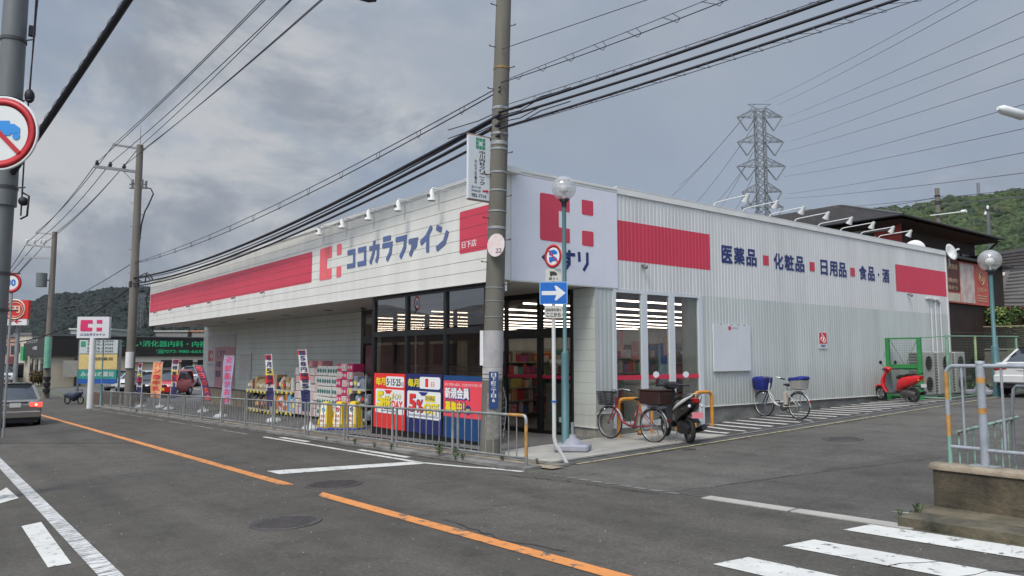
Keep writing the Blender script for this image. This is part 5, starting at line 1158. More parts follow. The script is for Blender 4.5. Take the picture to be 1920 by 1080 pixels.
# pole and mast beyond the brown house
x4, y4 = far(1773, 668, 62).xy
t = thing('utility_pole', 'pale pole behind the brown house roof with one long lamp arm', 'utility pole', (x4, y4, 0)); T4 = t
b = MB(); b.cyl((0, 0, 0), (0, 0, far(1771, 352, 62).z), .2, .15, 12); b.build('shaft', pole_l, t)
a = far(1745, 404, 62)-t.location; c = far(1803, 397, 61)-t.location; b = MB(); b.bar(a, c, .12, .07); b.cyl(c, c+(c-a)*.15, .12, n=8); b.build('lamp_arm', sgn_w, t)
for y in (367, 378, 382, 400): z = far(1772, y, 62).z; b = MB(); b.cyl((0, 0, z), (0, 0, z+.08), .2, n=10); b.build('band', prt, t)
x5, y5 = far(1868, 668, 75).xy
t = thing('utility_pole', 'thin pole with a dark crossarm and lamp against the green hill', 'utility pole', (x5, y5, 0)); T5 = t
b = MB(); b.cyl((0, 0, 0), (0, 0, far(1868, 396, 75).z), .18, .14, 10); b.build('shaft', pole_s, t)
a = far(1848, 393, 75)-t.location; c = far(1882, 399, 75)-t.location; b = MB(); b.bar(a, c, .12, .14); b.build('crossarm', prt, t)
for px, py in ((1852, 390), (1861, 391), (1873, 395)): p = far(px, py, 75)-t.location; b = MB(); b.lathe([(.08, -.1), (.12, .1), (.04, .22)], p, 8); b.build('insulator', sgn_w if px < 1855 else prt, t)
b = MB(); p = far(1848, 400, 75)-t.location; b.lathe([(.06, .2), (.13, -.1)], p, 8); b.build('lamp_head', sgn_w, t)
# --- street lamp heads entering from outside the picture
a, c = far(1871, 203, 14), far(1990, 238, 15)
t = thing('road_lamp', 'white lamp head reaching in from the right edge', 'street lamp', c)
b = MB(); v0 = a-c; b.tube([v0*1.0, v0*.93, v0*.62, v0*.58, Vector((0, 0, 0)), Vector((1.2, .8, -.2))], [.03, .075, .08, .045, .04, .04], 10); b.build('lamp_head', sgn_w, t)
b = MB(); b.cyl((1.2, .8, -.2), (1.25, .85, ground(c.x, c.y)-c.z), .05, .07, 10); b.build('post', galv, t)
a, c = far(704, 1, 10), far(600, -26, 11)
t = thing('road_lamp', 'dark lamp tip entering at the top left of the concrete pole', 'street lamp', c)
b = MB(); v0 = a-c; pt = Vector((LX, LY, 8.1))-c; b.tube([v0, v0*.9, v0*.6, v0*.5, Vector((0, 0, 0)), pt*.5+UZ*.5, pt], [.02, .05, .05, .03, .03, .03, .03], 8); b.build('lamp_head', cable_m, t)
# ------------------------------------------------------------------ overhead cables
def span(a, c, sag, n=16): 
    return [a.lerp(c, i/n)-UZ*(4*sag*(i/n)*(1-i/n)) for i in range(n+1)]
def cable(label, a, c, sag, r, m=cable_m, name='overhead_cable', group='overhead cables', n=16):
    b = MB(); b.tube([p-a for p in span(a, c, sag, n)], r, 5); o = b.build(name, m); o.location = a; return tag(o, label, 'cable', group)
PB = Vector((PX, PY, pz))
def mp(y, off=0): # point on the main pole at picture height y
    z = far(940, y, 13.9).z-pz; return PB+pc(z)+vd*(.2+off)
def exit_pt(x, z, k=1.7, y=0):
    d = ray(x, y); tt = (z-CZ)/d.z; e = Vector((CX+tt*d.x, CY+tt*d.y, z)); return e
def beyond(a, e, k=1.35): return a+(e-a)*k
specs = [('thin wire leaving the concrete pole uppermost to the right', 88, 1212, 7.9, .008, wire_d, 0), ('upper of the paired service wires right of the concrete pole', 150, 1325, 7.6, .007, wire_d, .0), ('lower of the paired service wires right of the concrete pole', 152, 1350, 7.45, .009, cable_m, .06),
         ('uppermost thick black cable right of the concrete pole', 207, 1542, 6.9, .027, cable_m, .05), ('middle thick black cable right of the concrete pole', 219, 1612, 6.75, .025, cable_m, .06), ('lowest thick black cable right of the concrete pole', 238, 1662, 6.6, .023, cable_m, .06),
         ('thin messenger wire just above the uppermost thick cable', 197, 1532, 7.0, .007, wire_d, .03), ('thin messenger wire below the lowest thick cable', 240, 1698, 6.45, .007, wire_d, .07)]
rp = {}
for lb, y0, xe, ze, r_, m_, sg in specs:
    a = mp(y0); e = beyond(a, exit_pt(xe, ze)); rp[lb] = (a, e, sg); cable(lb, a, e, sg, r_, m_)
def spiral(label, A, B, n, rr, r_=.0042, t0=0.0, lo=False):
    b = MB(); (a, e, s1), (a2, e2, s2) = A, B; o0 = a.copy(); pts = []
    for i in range(n*8+1):
        k = t0+(1-t0)*i/(n*8); p = a.lerp(e, k)-UZ*4*s1*k*(1-k); q = a2.lerp(e2, k)-UZ*4*s2*k*(1-k); c = (p+q)/2; h = (p-q)
        an = 2*math.pi*i/8; pts.append(c+h*.5*math.cos(an)*1.15+rd*math.sin(an)*h.length*.4-o0)
    b.tube(pts, r_, 4); o = b.build('cable_spiral', wire_d); o.location = o0; tag(o, label, 'cable spiral', 'wire spirals round the cables')
L_ = [s[0] for s in specs]
spiral('wire spiral winding the uppermost thick cable to its messenger', rp[L_[3]], rp[L_[6]], 22, .05, t0=.08)
spiral('wire spiral winding the lowest thick cable to its messenger', rp[L_[5]], rp[L_[7]], 20, .05, t0=.12)
def P2w(x, y): return far(x, y, D)
def lefts(lb, y0, x1, y1, r_, m_, sg): a = mp(y0); e = P2w(x1, y1); cable(lb, a, e, sg, r_, m_); return (a, e, sg)
s_a = lefts('upper thin wire of the hooked pair from the concrete pole to the second pole', 158, 252, 492, .012, wire_d, .35)
s_b = lefts('lower thin wire of the hooked pair from the concrete pole to the second pole', 166, 252, 494, .013, cable_m, .45)
c_a = lefts('uppermost thick cable from the concrete pole to the second pole', 213, 250, 521, .045, cable_m, .55)
c_b = lefts('middle thick cable from the concrete pole to the second pole', 230, 248, 532, .038, cable_m, .55)
c_c = lefts('lowest thick cable from the concrete pole to the second pole', 250, 250, 537, .030, cable_m, .5)
lefts('slim cable hugging the uppermost thick one towards the second pole', 218, 250, 523, .018, cable_m, .62)
for (a, e, sg), (a2, e2, sg2), n, lb in ((s_a, s_b, 14, 'hook on the thin pair left of the concrete pole'), ((rp[L_[1]]), rp[L_[2]], 9, 'hook on the thin pair right of the concrete pole')):
    for i in range(1, n):
        k = (i/n)**1.2; lbi = ORD[i-1]+' '+lb; p = a.lerp(e, k)-UZ*4*sg*k*(1-k); q = a2.lerp(e2, k)-UZ*4*sg2*k*(1-k); dd = (e-a).normalized()
        b = MB(); b.tube([Vector((0, 0, .01))-dd*.09, q-p-dd*.06, q-p-UZ*.05, q-p-dd*-.06, dd*.09+UZ*.01], .007, 4); o = b.build('cable_hook', wire_d); o.location = p; tag(o, lbi+', counted from the pole', 'cable hook', 'hooks holding the thin service wires')
# loose ties near the pole
for k, (y0, dy) in enumerate(((205, 14), (226, 12), (214, -10), (236, 8))):
    a = mp(y0); e = a+(rp[L_[3]][1]-a).normalized()*1.6*(1 if k % 2 == 0 else 1)+UZ*dy*-.004
    b = MB(); b.tube([Vector((0, 0, 0)), (e-a)*.3-UZ*.05, (e-a)*.6+UZ*.04, (e-a)+UZ*.02], .010, 5); o = b.build('cable_tie', cable_m); o.location = a; tag(o, ['loose black tail wire above the thick cables at the pole', 'loose tail wire between the thick cables at the pole', 'loose tail wire under the uppermost cable at the pole', 'lowest loose tail wire right of the pole'][k], 'wire end', 'loose cable ends at the pole')
    if k < 3:
        e = a+(c_a[1]-a).normalized()*1.8-UZ*(-.10+.05*k); b = MB(); b.tube([Vector((0, 0, 0)), (e-a)*.4-UZ*.04, (e-a)], .010, 5); o = b.build('cable_tie', cable_m); o.location = a; tag(o, ['loose tail wire uppermost on the left side of the pole', 'loose tail wire in the middle on the left side of the pole', 'loose tail wire lowest on the left side of the pole'][k], 'wire end', 'loose cable ends at the pole')
# power lines from the second pole over the street
Z2 = [(182, 304), (207, 306), (233, 310), (214, 270), (262, 275), (270, 279)]
for (px, py), xe, lb in zip([Z2[3], Z2[0], Z2[1], Z2[4], Z2[2], Z2[5]], (479, 483, 529, 534, 585, 590), ('first', 'second', 'third', 'fourth', 'fifth', 'sixth')):
    a = P2w(px, py); e = exit_pt(xe, a.z+.1); cable('%s power line from the left climbing from the second pole to the picture top' % lb, a, beyond(a, e, 1.5), .25, .016, wire_d, group='power lines from the second pole')
for (px, py), (qx, qy), lb in zip(Z2[:5], ((50, 455), (64, 456), (80, 458), (68, 436), (102, 438)), ('first', 'second', 'third', 'fourth', 'fifth')):
    a = P2w(px, py); cable('%s power line between the second and third poles' % lb, a, far(qx, qy, 58), .35, .02, wire_d, group='power lines between the far poles')
for (qx, qy), (ex, ey), lb in zip(((50, 457), (66, 458), (84, 458), (60, 482)), ((-60, 610), (-50, 580), (-30, 570), (-60, 600)), ('first', 'second', 'third', 'fourth')):
    cable('%s thin line running left from the third pole' % lb, far(qx, qy, 58), far(ex, ey, 95), .3, .025, wire_d, group='lines left of the third pole')
cable('black cable falling left from the second pole past the clinic sign', P2w(244, 540), far(-30, 640, 62), 1.0, .035)
cable('thin line sagging left of the second pole across the hill', P2w(244, 496), far(-30, 606, 80), .8, .02, wire_d)
cable('level thin line in front of the hill at the left', P2w(240, 560), far(-20, 575, 75), .3, .018, wire_d)
# thick bundle at the left edge pole
a = Vector((LX, LY, 0)); a.z = far(60, 262, 11).z; a += Vector((RT[0], RT[1], 0))*.06
e = beyond(a, exit_pt(236, 6.4), 1.8)
cable('thick black cable bundle at the left edge climbing over the road', a, e, .05, .05, cable_m)
cable('thinner cable beside the thick bundle at the left edge', a+UZ*.07, e+UZ*.03+rd*.12, .05, .02, cable_m)
spiral('wire spiral round the thick bundle at the left edge', (a+UZ*.10, e+UZ*.10, .05), (a+UZ*.0, e-UZ*.0, .05), 24, .05, .004)
q = Vector((LX, LY, 0)) + rd*.3
cable('vertical thin line beside the left edge pole', Vector((q.x, q.y, far(52, 60, 11).z)), beyond(Vector((q.x, q.y, far(52, 60, 11).z)), far(70, -30, 9)), .02, .010, wire_d)
# lines at the pale poles on the right
cable('line sagging left from the pale pole behind the brown house', far(1771, 367, 62), far(1400, 405, 90), .6, .02, wire_d)
cable('second line sagging left from the pale pole behind the brown house', far(1771, 376, 62), far(1500, 420, 85), .6, .02, wire_d)
cable('line from the pale pole to the thin pole on the hill side', far(1772, 382, 62), far(1862, 394, 75), .3, .018, wire_d)
# ------------------------------------------------------------------ the transmission tower
lat = M('galvanised_lattice', (.20, .21, .22), .6, metal=.1, var=.1, scale=.5)
def lattice(name, label, px, D, ytop, zb, wb, wt, arms, nsec, th, ps=None, arm_ang=0.):
    x, y = far(px, 668, D).xy; ztop = far(px, ytop, D).z
    t = thing(name, label, 'pylon', (x, y, zb)); H = ztop-zb
    wdt = lambda z: (wb+(wt-wb)*min(1, z/(H*.55))) if z < H*.55 else wt
    ca, sa = math.cos(arm_ang), math.sin(arm_ang); ux = Vector((ca, sa, 0)); uy = Vector((-sa, ca, 0))
    C = lambda i, z: (ux*(1 if i in (0, 1) else -1)+uy*(1 if i in (1, 2) else -1))*wdt(z)/2+UZ*z
    for i in range(4): b = MB(); b.tube([C(i, 0), C(i, H*.55), C(i, H*.97)], th, 4); b.build('leg', lat, t)
    zs = [0]; 
    while zs[-1] < H*.96: zs.append(zs[-1]+max(wdt(zs[-1])*.95, H/nsec))
    zs[-1] = H*.97; b = MB()
    for z0, z1 in zip(zs, zs[1:]):
        for i in range(4):
            j = (i+1) % 4; b.bar(C(i, z0), C(j, z1), th*.8, th*.8); b.bar(C(j, z0), C(i, z1), th*.8, th*.8); b.bar(C(i, z1), C(j, z1), th*.8, th*.8)
    b.build('bracing', lat, t); tips = []
    for ya, half, up in arms:
        z = far(px, ya, D).z-zb; zu = far(px, up, D).z-zb; b = MB()
        for s in (-1, 1):
            tip = ux*s*half+UZ*z; tips.append(tip+t.location)
            for k in (-1, 1):
                r0 = ux*s*wt/2+uy*k*wt/2; b.bar(r0+UZ*z, tip, th, th); b.bar(r0+UZ*zu, tip, th, th)
                for f in (.33, .66): b.bar((r0+UZ*z).lerp(tip, f), (r0+UZ*zu).lerp(tip, f), th*.6, th*.6); b.bar((r0+UZ*z).lerp(tip, f), (r0+UZ*zu).lerp(tip, f-.33), th*.6, th*.6)
            b.bar(ux*s*half*.45+uy*wt*.3+UZ*z, ux*s*half*.45-uy*wt*.3+UZ*z, th*.6, th*.6)
        b.build('crossarm', lat, t)
        b = MB()
        for s in (-1, 1):
            tip = ux*s*half+UZ*z; low = ux*s*half*.60-UZ*(H*.052)+UZ*z; inn = ux*s*wt*.45+UZ*z
            b.tube([tip, low], th*1.3, 5); b.tube([inn, low], th*1.3, 5)
        if half > 2: b.build('insulator_string', lat, t)
    return t, tips
DT = 190.; mpp = DT/1420
ang = YAW+R(0); ang = math.atan2(RT[1], RT[0])
T, tips = lattice('transmission_tower', 'tall steel lattice transmission tower behind the store', 1438, DT, 190, -2, 9, 16*mpp, [(218, 41*mpp, 203), (265, 42*mpp, 250), (311, 44*mpp, 296), (359, 36*mpp, 343), (388, 38*mpp, 374)], 40, .145, arm_ang=ang)
b = MB(); zt = far(1438, 194, DT).z+2; 
for s in (-1, 1): b.bar(Vector((0, 0, zt)), Vector((RT[0], RT[1], 0))*s*21*mpp+UZ*(zt), .14, .14); b.bar(Vector((0, 0, zt-1.5)), Vector((RT[0], RT[1], 0))*s*21*mpp+UZ*(zt), .12, .12)
b.build('earth_wire_arm', lat, T)
wires = [((1458, 197), (1860, -20)), ((1436, 190), (1790, 0)), ((1479, 218), (1930, 12)), ((1465, 238), (1930, 60)), ((1482, 265), (1930, 92)), ((1466, 285), (1930, 140)), ((1483, 313), (1930, 188)), ((1469, 331), (1930, 234)), ((1478, 363), (1930, 279)), ((1469, 372), (1930, 318)), ((1480, 394), (1930, 348)), ((1470, 402), (1760, 380))]
names_ = ['second line from the top', 'topmost line', 'third line from the top', 'fourth line', 'fifth line', 'sixth line', 'seventh line', 'eighth line', 'ninth line', 'tenth line', 'eleventh line', 'twelfth and lowest line']
wpur = M('line_wire', (.13, .10, .13), .6, var=0)
for (p, e), nm in zip(wires, names_):
    a = far(p[0], p[1], DT); c = far(e[0], e[1], 62 if e[0] > 1800 else 70); cable(nm+' running right from the lattice tower', a, beyond(a, c, 1.15), .4, .028, wpur, group='high voltage lines right of the tower')
wl = [((1416, 194), (1290, 330)), ((1398, 216), (1255, 368)), ((1412, 238), (1300, 382)), ((1412, 285), (1345, 392)), ((1411, 332), (1370, 400)), ((1397, 312), (1330, 387))]
for (p, e), nm in zip(wl, ['uppermost', 'second', 'third', 'fourth', 'fifth', 'sixth']):
    a = far(p[0], p[1], DT); c = far(e[0], e[1], 330); cable(nm+' line running left from the lattice tower behind the store', a, beyond(a, c, 1.25), 1.5, .06, wire_d, group='high voltage lines left of the tower')
lattice('radio_mast', 'tiny red and white mast on the wooded hilltop', 1852, 430, 340, far(1852, 372, 430).z-3, 2.6, 1.0, [], 12, .07)
lattice('distant_tower', 'faint grey lattice tower on the mountain slope left of the store', 258, 700, 548, 8, 10, 4, [(556, 10, 552), (566, 11, 562), (576, 10, 572)], 12, .12, arm_ang=ang)
# ------------------------------------------------------------------ bicycles, scooters, cars, goods, flags
tyre_m = M('tyre_rubber', (.018, .018, .018), .8, var=.2); chrome = M('chrome', (.55, .56, .57), .22, metal=.9, var=.05); blackp = M('black_plastic', (.016, .016, .017), .45, var=.1)
seat_m = M('seat_vinyl', (.02, .019, .019), .5, var=.1); engine_m = M('engine_grey', (.12, .12, .12), .4, metal=.5, var=.2); alu = M('aluminium', (.42, .42, .42), .35, metal=.7, var=.1)
glass_d = M('car_glass', (.03, .035, .04), .06, var=0, spec=.8); plate_w = M('plate_white', (.60, .60, .57), .4, var=.04); plate_y = M('plate_yellow', (.70, .48, .02), .4, var=.03); plate_p = M('plate_pink', (.70, .22, .25), .4, var=.05)
tail_r = M('tail_lamp_red', (.30, .01, .012), .2, var=0); lamp_c = M('headlamp_clear', (.55, .56, .58), .1, var=0); amber = M('amber_lens', (.55, .16, .02), .2, var=0)
def wheel(t, x, r, w_, rim_m, name='wheel', y=0, spokes=0, rimr=None, hub=.03, cast=0):
    b = MB(); b.torus((x, y, r), (0, 1, 0), r-w_/2, w_/2, 36, 8, 0); o = b.build(name, tyre_m, t)
    b = MB(); rr = rimr or r-w_; b.torus((x, y, r), (0, 1, 0), rr, .011, 36, 4, 0, flat=1.6); b.build('rim', rim_m, o)
    b = MB(); b.cyl((x, y-.045, r), (x, y+.045, r), hub, n=10)
    if spokes:
        for i in range(spokes):
            a = 2*math.pi*i/spokes; a2 = a+(.5 if i % 2 else -.5); s = 1 if (i//2) % 2 else -1
            b.cyl((x+hub*math.cos(a2), y+s*.03, r+hub*math.sin(a2)), (x+rr*math.cos(a), y, r+rr*math.sin(a)), .0016, n=3)
    if cast:
        for i in range(cast): a = 2*math.pi*i/cast; b.bar((x, y, r), (x+rr*math.cos(a), y, r+rr*math.sin(a)), .03, .03)
    b.build('hub', rim_m if not spokes else chrome, o); return o
def bicycle(name, label, F_, B_, frame, fender, ebike=False, front='mesh', rear=None):
    """F_, B_: ground contacts of the front and rear wheel"""
    d = (F_-B_); d.z = 0; rz = math.atan2(d.y, d.x); c = (F_+B_)/2
    t = thing(name, label, 'bicycle', (c.x, c.y, G(c.x, c.y)+.02), rz)
    r = .335; xf, xr = .56, -.56
    wheel(t, xf, r, .036, alu, spokes=28, rimr=.298); wheel(t, xr, r, .036, alu, spokes=28, rimr=.298)
    b = MB()
    hd0, hd1 = Vector((.40, 0, .66)), Vector((.355, 0, .86)); bb = Vector((-.07, 0, .29)); st = Vector((-.20, 0, .72)); hub = Vector((xr, 0, r))
    b.tube([hd0*1.0, Vector((.33, 0, .50)), Vector((.20, 0, .36)), Vector((.05, 0, .30)), bb], [.026, .027, .027, .025, .022], 8); b.cyl(hd0-UZ*.02, hd1, .022, n=8); b.cyl(bb, st, .018, n=8)
    for s in (-1, 1): b.tube([bb+UY*s*.03, hub+UY*s*.055], .011, 6); b.tube([st+UY*s*.02-UZ*.06, hub+UY*s*.055], .009, 6)
    b.build('frame', frame, t)
    b = MB()
    for s in (-1, 1): b.tube([hd0+UY*s*.03-UZ*.01, Vector((.46, s*.05, .52)), Vector((xf, s*.052, r))], [.014, .013, .009], 6)
    b.cyl(hd0+UY*-.045-UZ*.01, hd0+UY*.045-UZ*.01, .016, n=6); b.build('fork', frame if not ebike else blackp, t)
    b = MB(); b.cyl(hd1, Vector((.335, 0, 1.0)), .012, n=6); b.tube([(.20, -.28, .97), (.27, -.26, 1.0), (.36, -.16, 1.02), (.36, 0, 1.0), (.36, .16, 1.02), (.27, .26, 1.0), (.20, .28, .97)], .011, 6); b.build('handlebar', chrome, t)
    for s in (-1, 1): b = MB(); b.tube([(.24, s*.27, .985), (.13, s*.295, .955)], .016, 8); b.tube([(.30, s*.22, 1.0), (.24, s*.24, .97), (.17, s*.26, .945)], .005, 4); b.build('grip', blackp, t)
    b = MB(); b.tube([(.33, .05, .98), (.48, .03, 1.02), (.50, .01, .88), (.46, 0, .72)], .004, 4); b.tube([(.33, -.05, .98), (.44, -.04, 1.0), (.45, -.02, .8)], .004, 4); b.build('brake_cable', blackp, t)
    for x, a0, a1 in ((xf, 10, 150), (xr, 20, 200)):
        # fenders: strip over the tyre
        b = MB(); n = 18; vs = []
        lo, hi = ((35, 178) if x > 0 else (-2, 158))
        for i in range(n+1):
            a = R(lo+(hi-lo)*i/n)
            for yy, rr in ((-.026, .345), (0, .362), (.026, .345)): vs.append((x+math.cos(a)*rr, yy, r+math.sin(a)*rr))
        if x < 0: vs = [(2*x-v[0], v[1], v[2]) for v in vs]
        b.add(vs, [(i*3+j, (i+1)*3+j, (i+1)*3+j+1, i*3+j+1) for i in range(n) for j in range(2)], 0, True); b.build('fender', fender, t)
    b = MB(); b.lathe([(.045, -.012), (.05, 0), (.045, .012)], bb, 10, axis=(0, 1, 0)); b.tube([bb+UY*-.06, bb+Vector((-.06, -.07, -.15)), bb+Vector((-.06, -.13, -.15))], .01, 5); b.tube([bb+UY*.06, bb+Vector((.06, .07, .15)), bb+Vector((.06, .13, .15))], .01, 5)
    b.box(bb.x-.10, bb.x-.02, -.17, -.08, bb.z-.165, bb.z-.14); b.box(bb.x+.02, bb.x+.10, .08, .17, bb.z+.14, bb.z+.165); b.build('crankset', engine_m, t)
    b = MB(); b.poly([(.03, -.06), (.05, .05), (-.42, .08), (-.50, .03), (-.42, -.02)], bb+UY*-.05, UX, UZ, .015); b.build('chain_guard', fender if not ebike else alu, t)
    b = MB(); b.cyl(st-UZ*.02, st+Vector((-.02, 0, .09)), .012, n=6); b.build('seat_post', chrome, t)
    b = MB(); rings = []
    for x, w_, z0, z1 in ((.10, .018, .0, .03), (.04, .03, -.01, .045), (-.04, .055, -.02, .05), (-.12, .095, -.03, .055), (-.18, .09, -.02, .055), (-.21, .05, .0, .045)): rings.append([(st.x+x, w_*math.cos(a), st.z+.10+(z0+z1)/2+(z1-z0)/2*math.sin(a)) for a in [2*math.pi*i/10 for i in range(10)]])
    b.loft(rings); b.build('saddle', seat_m, t)
    # rear carrier
    b = MB()
    for s in (-1, 1): b.tube([(-.24, s*.06, .70), (-.34, s*.075, .735), (-.76, s*.075, .735)], .006, 5); b.tube([(-.74, s*.075, .73), (xr, s*.07, r)], .005, 5); b.tube([(-.55, s*.075, .73), (xr+.02, s*.07, r)], .005, 5)
    for i in range(6): x = -.34-.084*i; b.cyl((x, -.075, .735), (x, .075, .735), .005, n=4)
    b.tube([(-.76, -.075, .735), (-.78, 0, .735), (-.76, .075, .735)], .006, 5); b.build('carrier', chrome if not ebike else alu, t)
    b = MB(); b.tube([(xr, -.07, r), (xr-.05, -.15, .02), (xr-.05, -.19, 0.01)], .009, 5); b.tube([(xr, .07, r), (xr-.06, .12, .02), (xr-.06, -.10, .015), (xr-.03, -.12, 0.015)], .008, 5); b.build('stand', alu, t)
    b = MB(); b.lathe([(.01, -.03), (.03, -.02), (.035, .02), (.03, .03)], (.62 if not ebike else .5, .08, .60), 10, axis=(1, 0, 0)); b.build('headlight', chrome, t)
    b = MB(); b.box(xr-.365, xr-.345, -.03, .03, r+.10, r+.15); b.build('rear_reflector', tail_r, t)
    x0, x1, z0, z1, hw = .42, .78, .70, .96, .17
    if front == 'mesh':
        b = MB()
        def cage(b, pts_lo, pts_hi, nu, nz, th):
            for k in range(nz+1):
                f = k/nz; loop = [Vector(a).lerp(Vector(c_), f) for a, c_ in zip(pts_lo, pts_hi)]
                for i in range(4): b.bar(loop[i], loop[(i+1) % 4], th if k < nz else th*2, th*1.4 if k < nz else th*2)
            for i in range(4):
                A, Bq, Cq, Dq = Vector(pts_lo[i]), Vector(pts_lo[(i+1) % 4]), Vector(pts_hi[i]), Vector(pts_hi[(i+1) % 4])
                for k in range(nu): f = k/nu; b.bar(A.lerp(Bq, f), Cq.lerp(Dq, f), th, th, up=(1, 1, 0))
        lo = [(x0+.03, -hw+.03, z0), (x1-.04, -hw+.03, z0), (x1-.04, hw-.03, z0), (x0+.03, hw-.03, z0)]; hi = [(x0, -hw, z1), (x1, -hw, z1), (x1, hw, z1), (x0, hw, z1)]
        cage(b, lo, hi, 11, 8, .007); b.box(x0+.03, x1-.04, -hw+.03, hw-.03, z0-.004, z0+.004); b.build('front_basket', blackp, t)
    else:
        b = MB(); rings = []
        for z, s_, jx in ((z0-.02, .80, .0), (z0+.06, .96, .01), (z1-.06, 1.04, .0), (z1+.01, 1.06, .0), (z1+.05, .9, -.02), (z1+.06, .4, -.02)):
            ring = []
            for i in range(16):
                a = 2*math.pi*i/16; cx_ = (x0+x1)/2+jx; px = max(-1, min(1, 1.35*math.cos(a))); py = max(-1, min(1, 1.35*math.sin(a))); k = 1+.07*noise.noise(Vector((px*2, py*2, z*9)))
                ring.append((cx_+px*(x1-x0)/2*s_*k, py*hw*s_*k, z+.02*noise.noise(Vector((px*3, py*3, 1)))))
            rings.append(ring)
        b.loft(rings); b.build('front_basket_cover', M('basket_cover_blue', (.012, .022, .20), .75, var=.35, scale=9, bump=.5, bscale=20), t)
    b = MB()
    for s in (-1, 1): b.cyl((x0+.05, s*.1, z0), (xf, s*.06, r), .005, n=4)
    b.cyl((.38, 0, .80), (x0, 0, .80), .012, n=5); b.build('basket_stay', chrome, t)
    if rear == 'tote':
        b = MB(); rings = []
        for z, s_ in ((.75, .86), (.98, 1.0)):
            rings.append([(-.58+(.20*s_)*max(-1, min(1, 1.3*math.cos(a))), .16*s_*max(-1, min(1, 1.3*math.sin(a))), z+(.02*math.cos(a) if z > .9 else 0)) for a in [2*math.pi*i/16 for i in range(16)]])
        b.loft(rings, smooth=False); b.build('rear_basket', M('rear_basket_grey', (.30, .29, .27), .6, var=.1, scale=6), t)
        b = MB(); rings = []
        for z, s_ in ((.96, 1.05), (1.0, 1.07), (1.035, .98), (1.04, .3)):
            rings.append([(-.58+(.20*s_)*max(-1, min(1, 1.3*math.cos(a))), .16*s_*max(-1, min(1, 1.3*math.sin(a))), z-.05*math.cos(a)*.5+.012*noise.noise(Vector((a*2, z*9, 3)))) for a in [2*math.pi*i/16 for i in range(16)]])
        b.loft(rings); b.build('rear_basket_cover', M('basket_cover_blue'), t)
    if rear == 'box':
        b = MB(); b.bbox(-.86, -.36, -.20, .20, .76, 1.02, .02); b.build('rear_box', M('brown_box', (.035, .012, .010), .5, var=.2, scale=5), t)
        b = MB(); b.bbox(-.87, -.35, -.21, .21, 1.02, 1.05, .01); b.build('box_lid', M('brown_box'), t)
        b = MB(); rings = [[(-.55+x, .12*k*math.cos(a)-.12, .70+.05*k*math.sin(a)) for a in [2*math.pi*i/8 for i in range(8)]] for x, k in ((-.22, .3), (-.12, 1), (.0, .8), (.12, 1), (.22, .3))]
        b.loft(rings); b.build('checked_cloth', M('checked_cloth', (.45, .45, .52), .8, var=.8, scale=28, dirt=(.08, .08, .14)), t)
    if ebike:
        b = MB(); b.bbox(-.20, -.105, -.045, .045, .34, .66, .015); o = b.build('battery', M('battery_beige', (.46, .41, .36), .5, var=.05), t); o.rotation_euler = (0, R(-0), 0)
        b = MB(); b.lathe([(.06, -.05), (.085, -.03), (.085, .03), (.06, .05)], (bb.x+.0, 0, bb.z-.02), 12, axis=(0, 1, 0)); b.build('motor', engine_m, t)
    return t
red_fr = M('bike_dark_red', (.28, .012, .03), .35, var=.15, scale=6, coat=.4); silver = M('bike_silver', (.50, .50, .48), .3, metal=.5, var=.08); cream_fr = M('bike_cream', (.56, .55, .50), .35, var=.05, coat=.3)
rb = bicycle('bicycle', 'dark red step-through bicycle with black mesh basket and brown rear box', Vector((.42, 2.50, 0)), Vector((1.56, 2.58, 0)), red_fr, silver, False, 'mesh', 'box')
b = MB(); pts = [(-.05, .20), (-.02, .36), (-.10, .44), (-.06, .56), (-.12, .62), (-.20, .50), (-.19, .34), (-.16, .24)]; b.poly([(x_+.02, z_-.02) for x_, z_ in pts][::-1], (.0, -.055, 0), UX, UZ, .08); b.build('beige_cover', M('beige_cloth', (.30, .29, .23), .85, var=.25, scale=9, bump=.5), rb)
bicycle('bicycle', 'white electric bicycle with blue covered basket by the long wall', Vector((.30, 8.22, 0)), Vector((1.36, 8.02, 0)), cream_fr, silver, True, 'cover', 'tote')
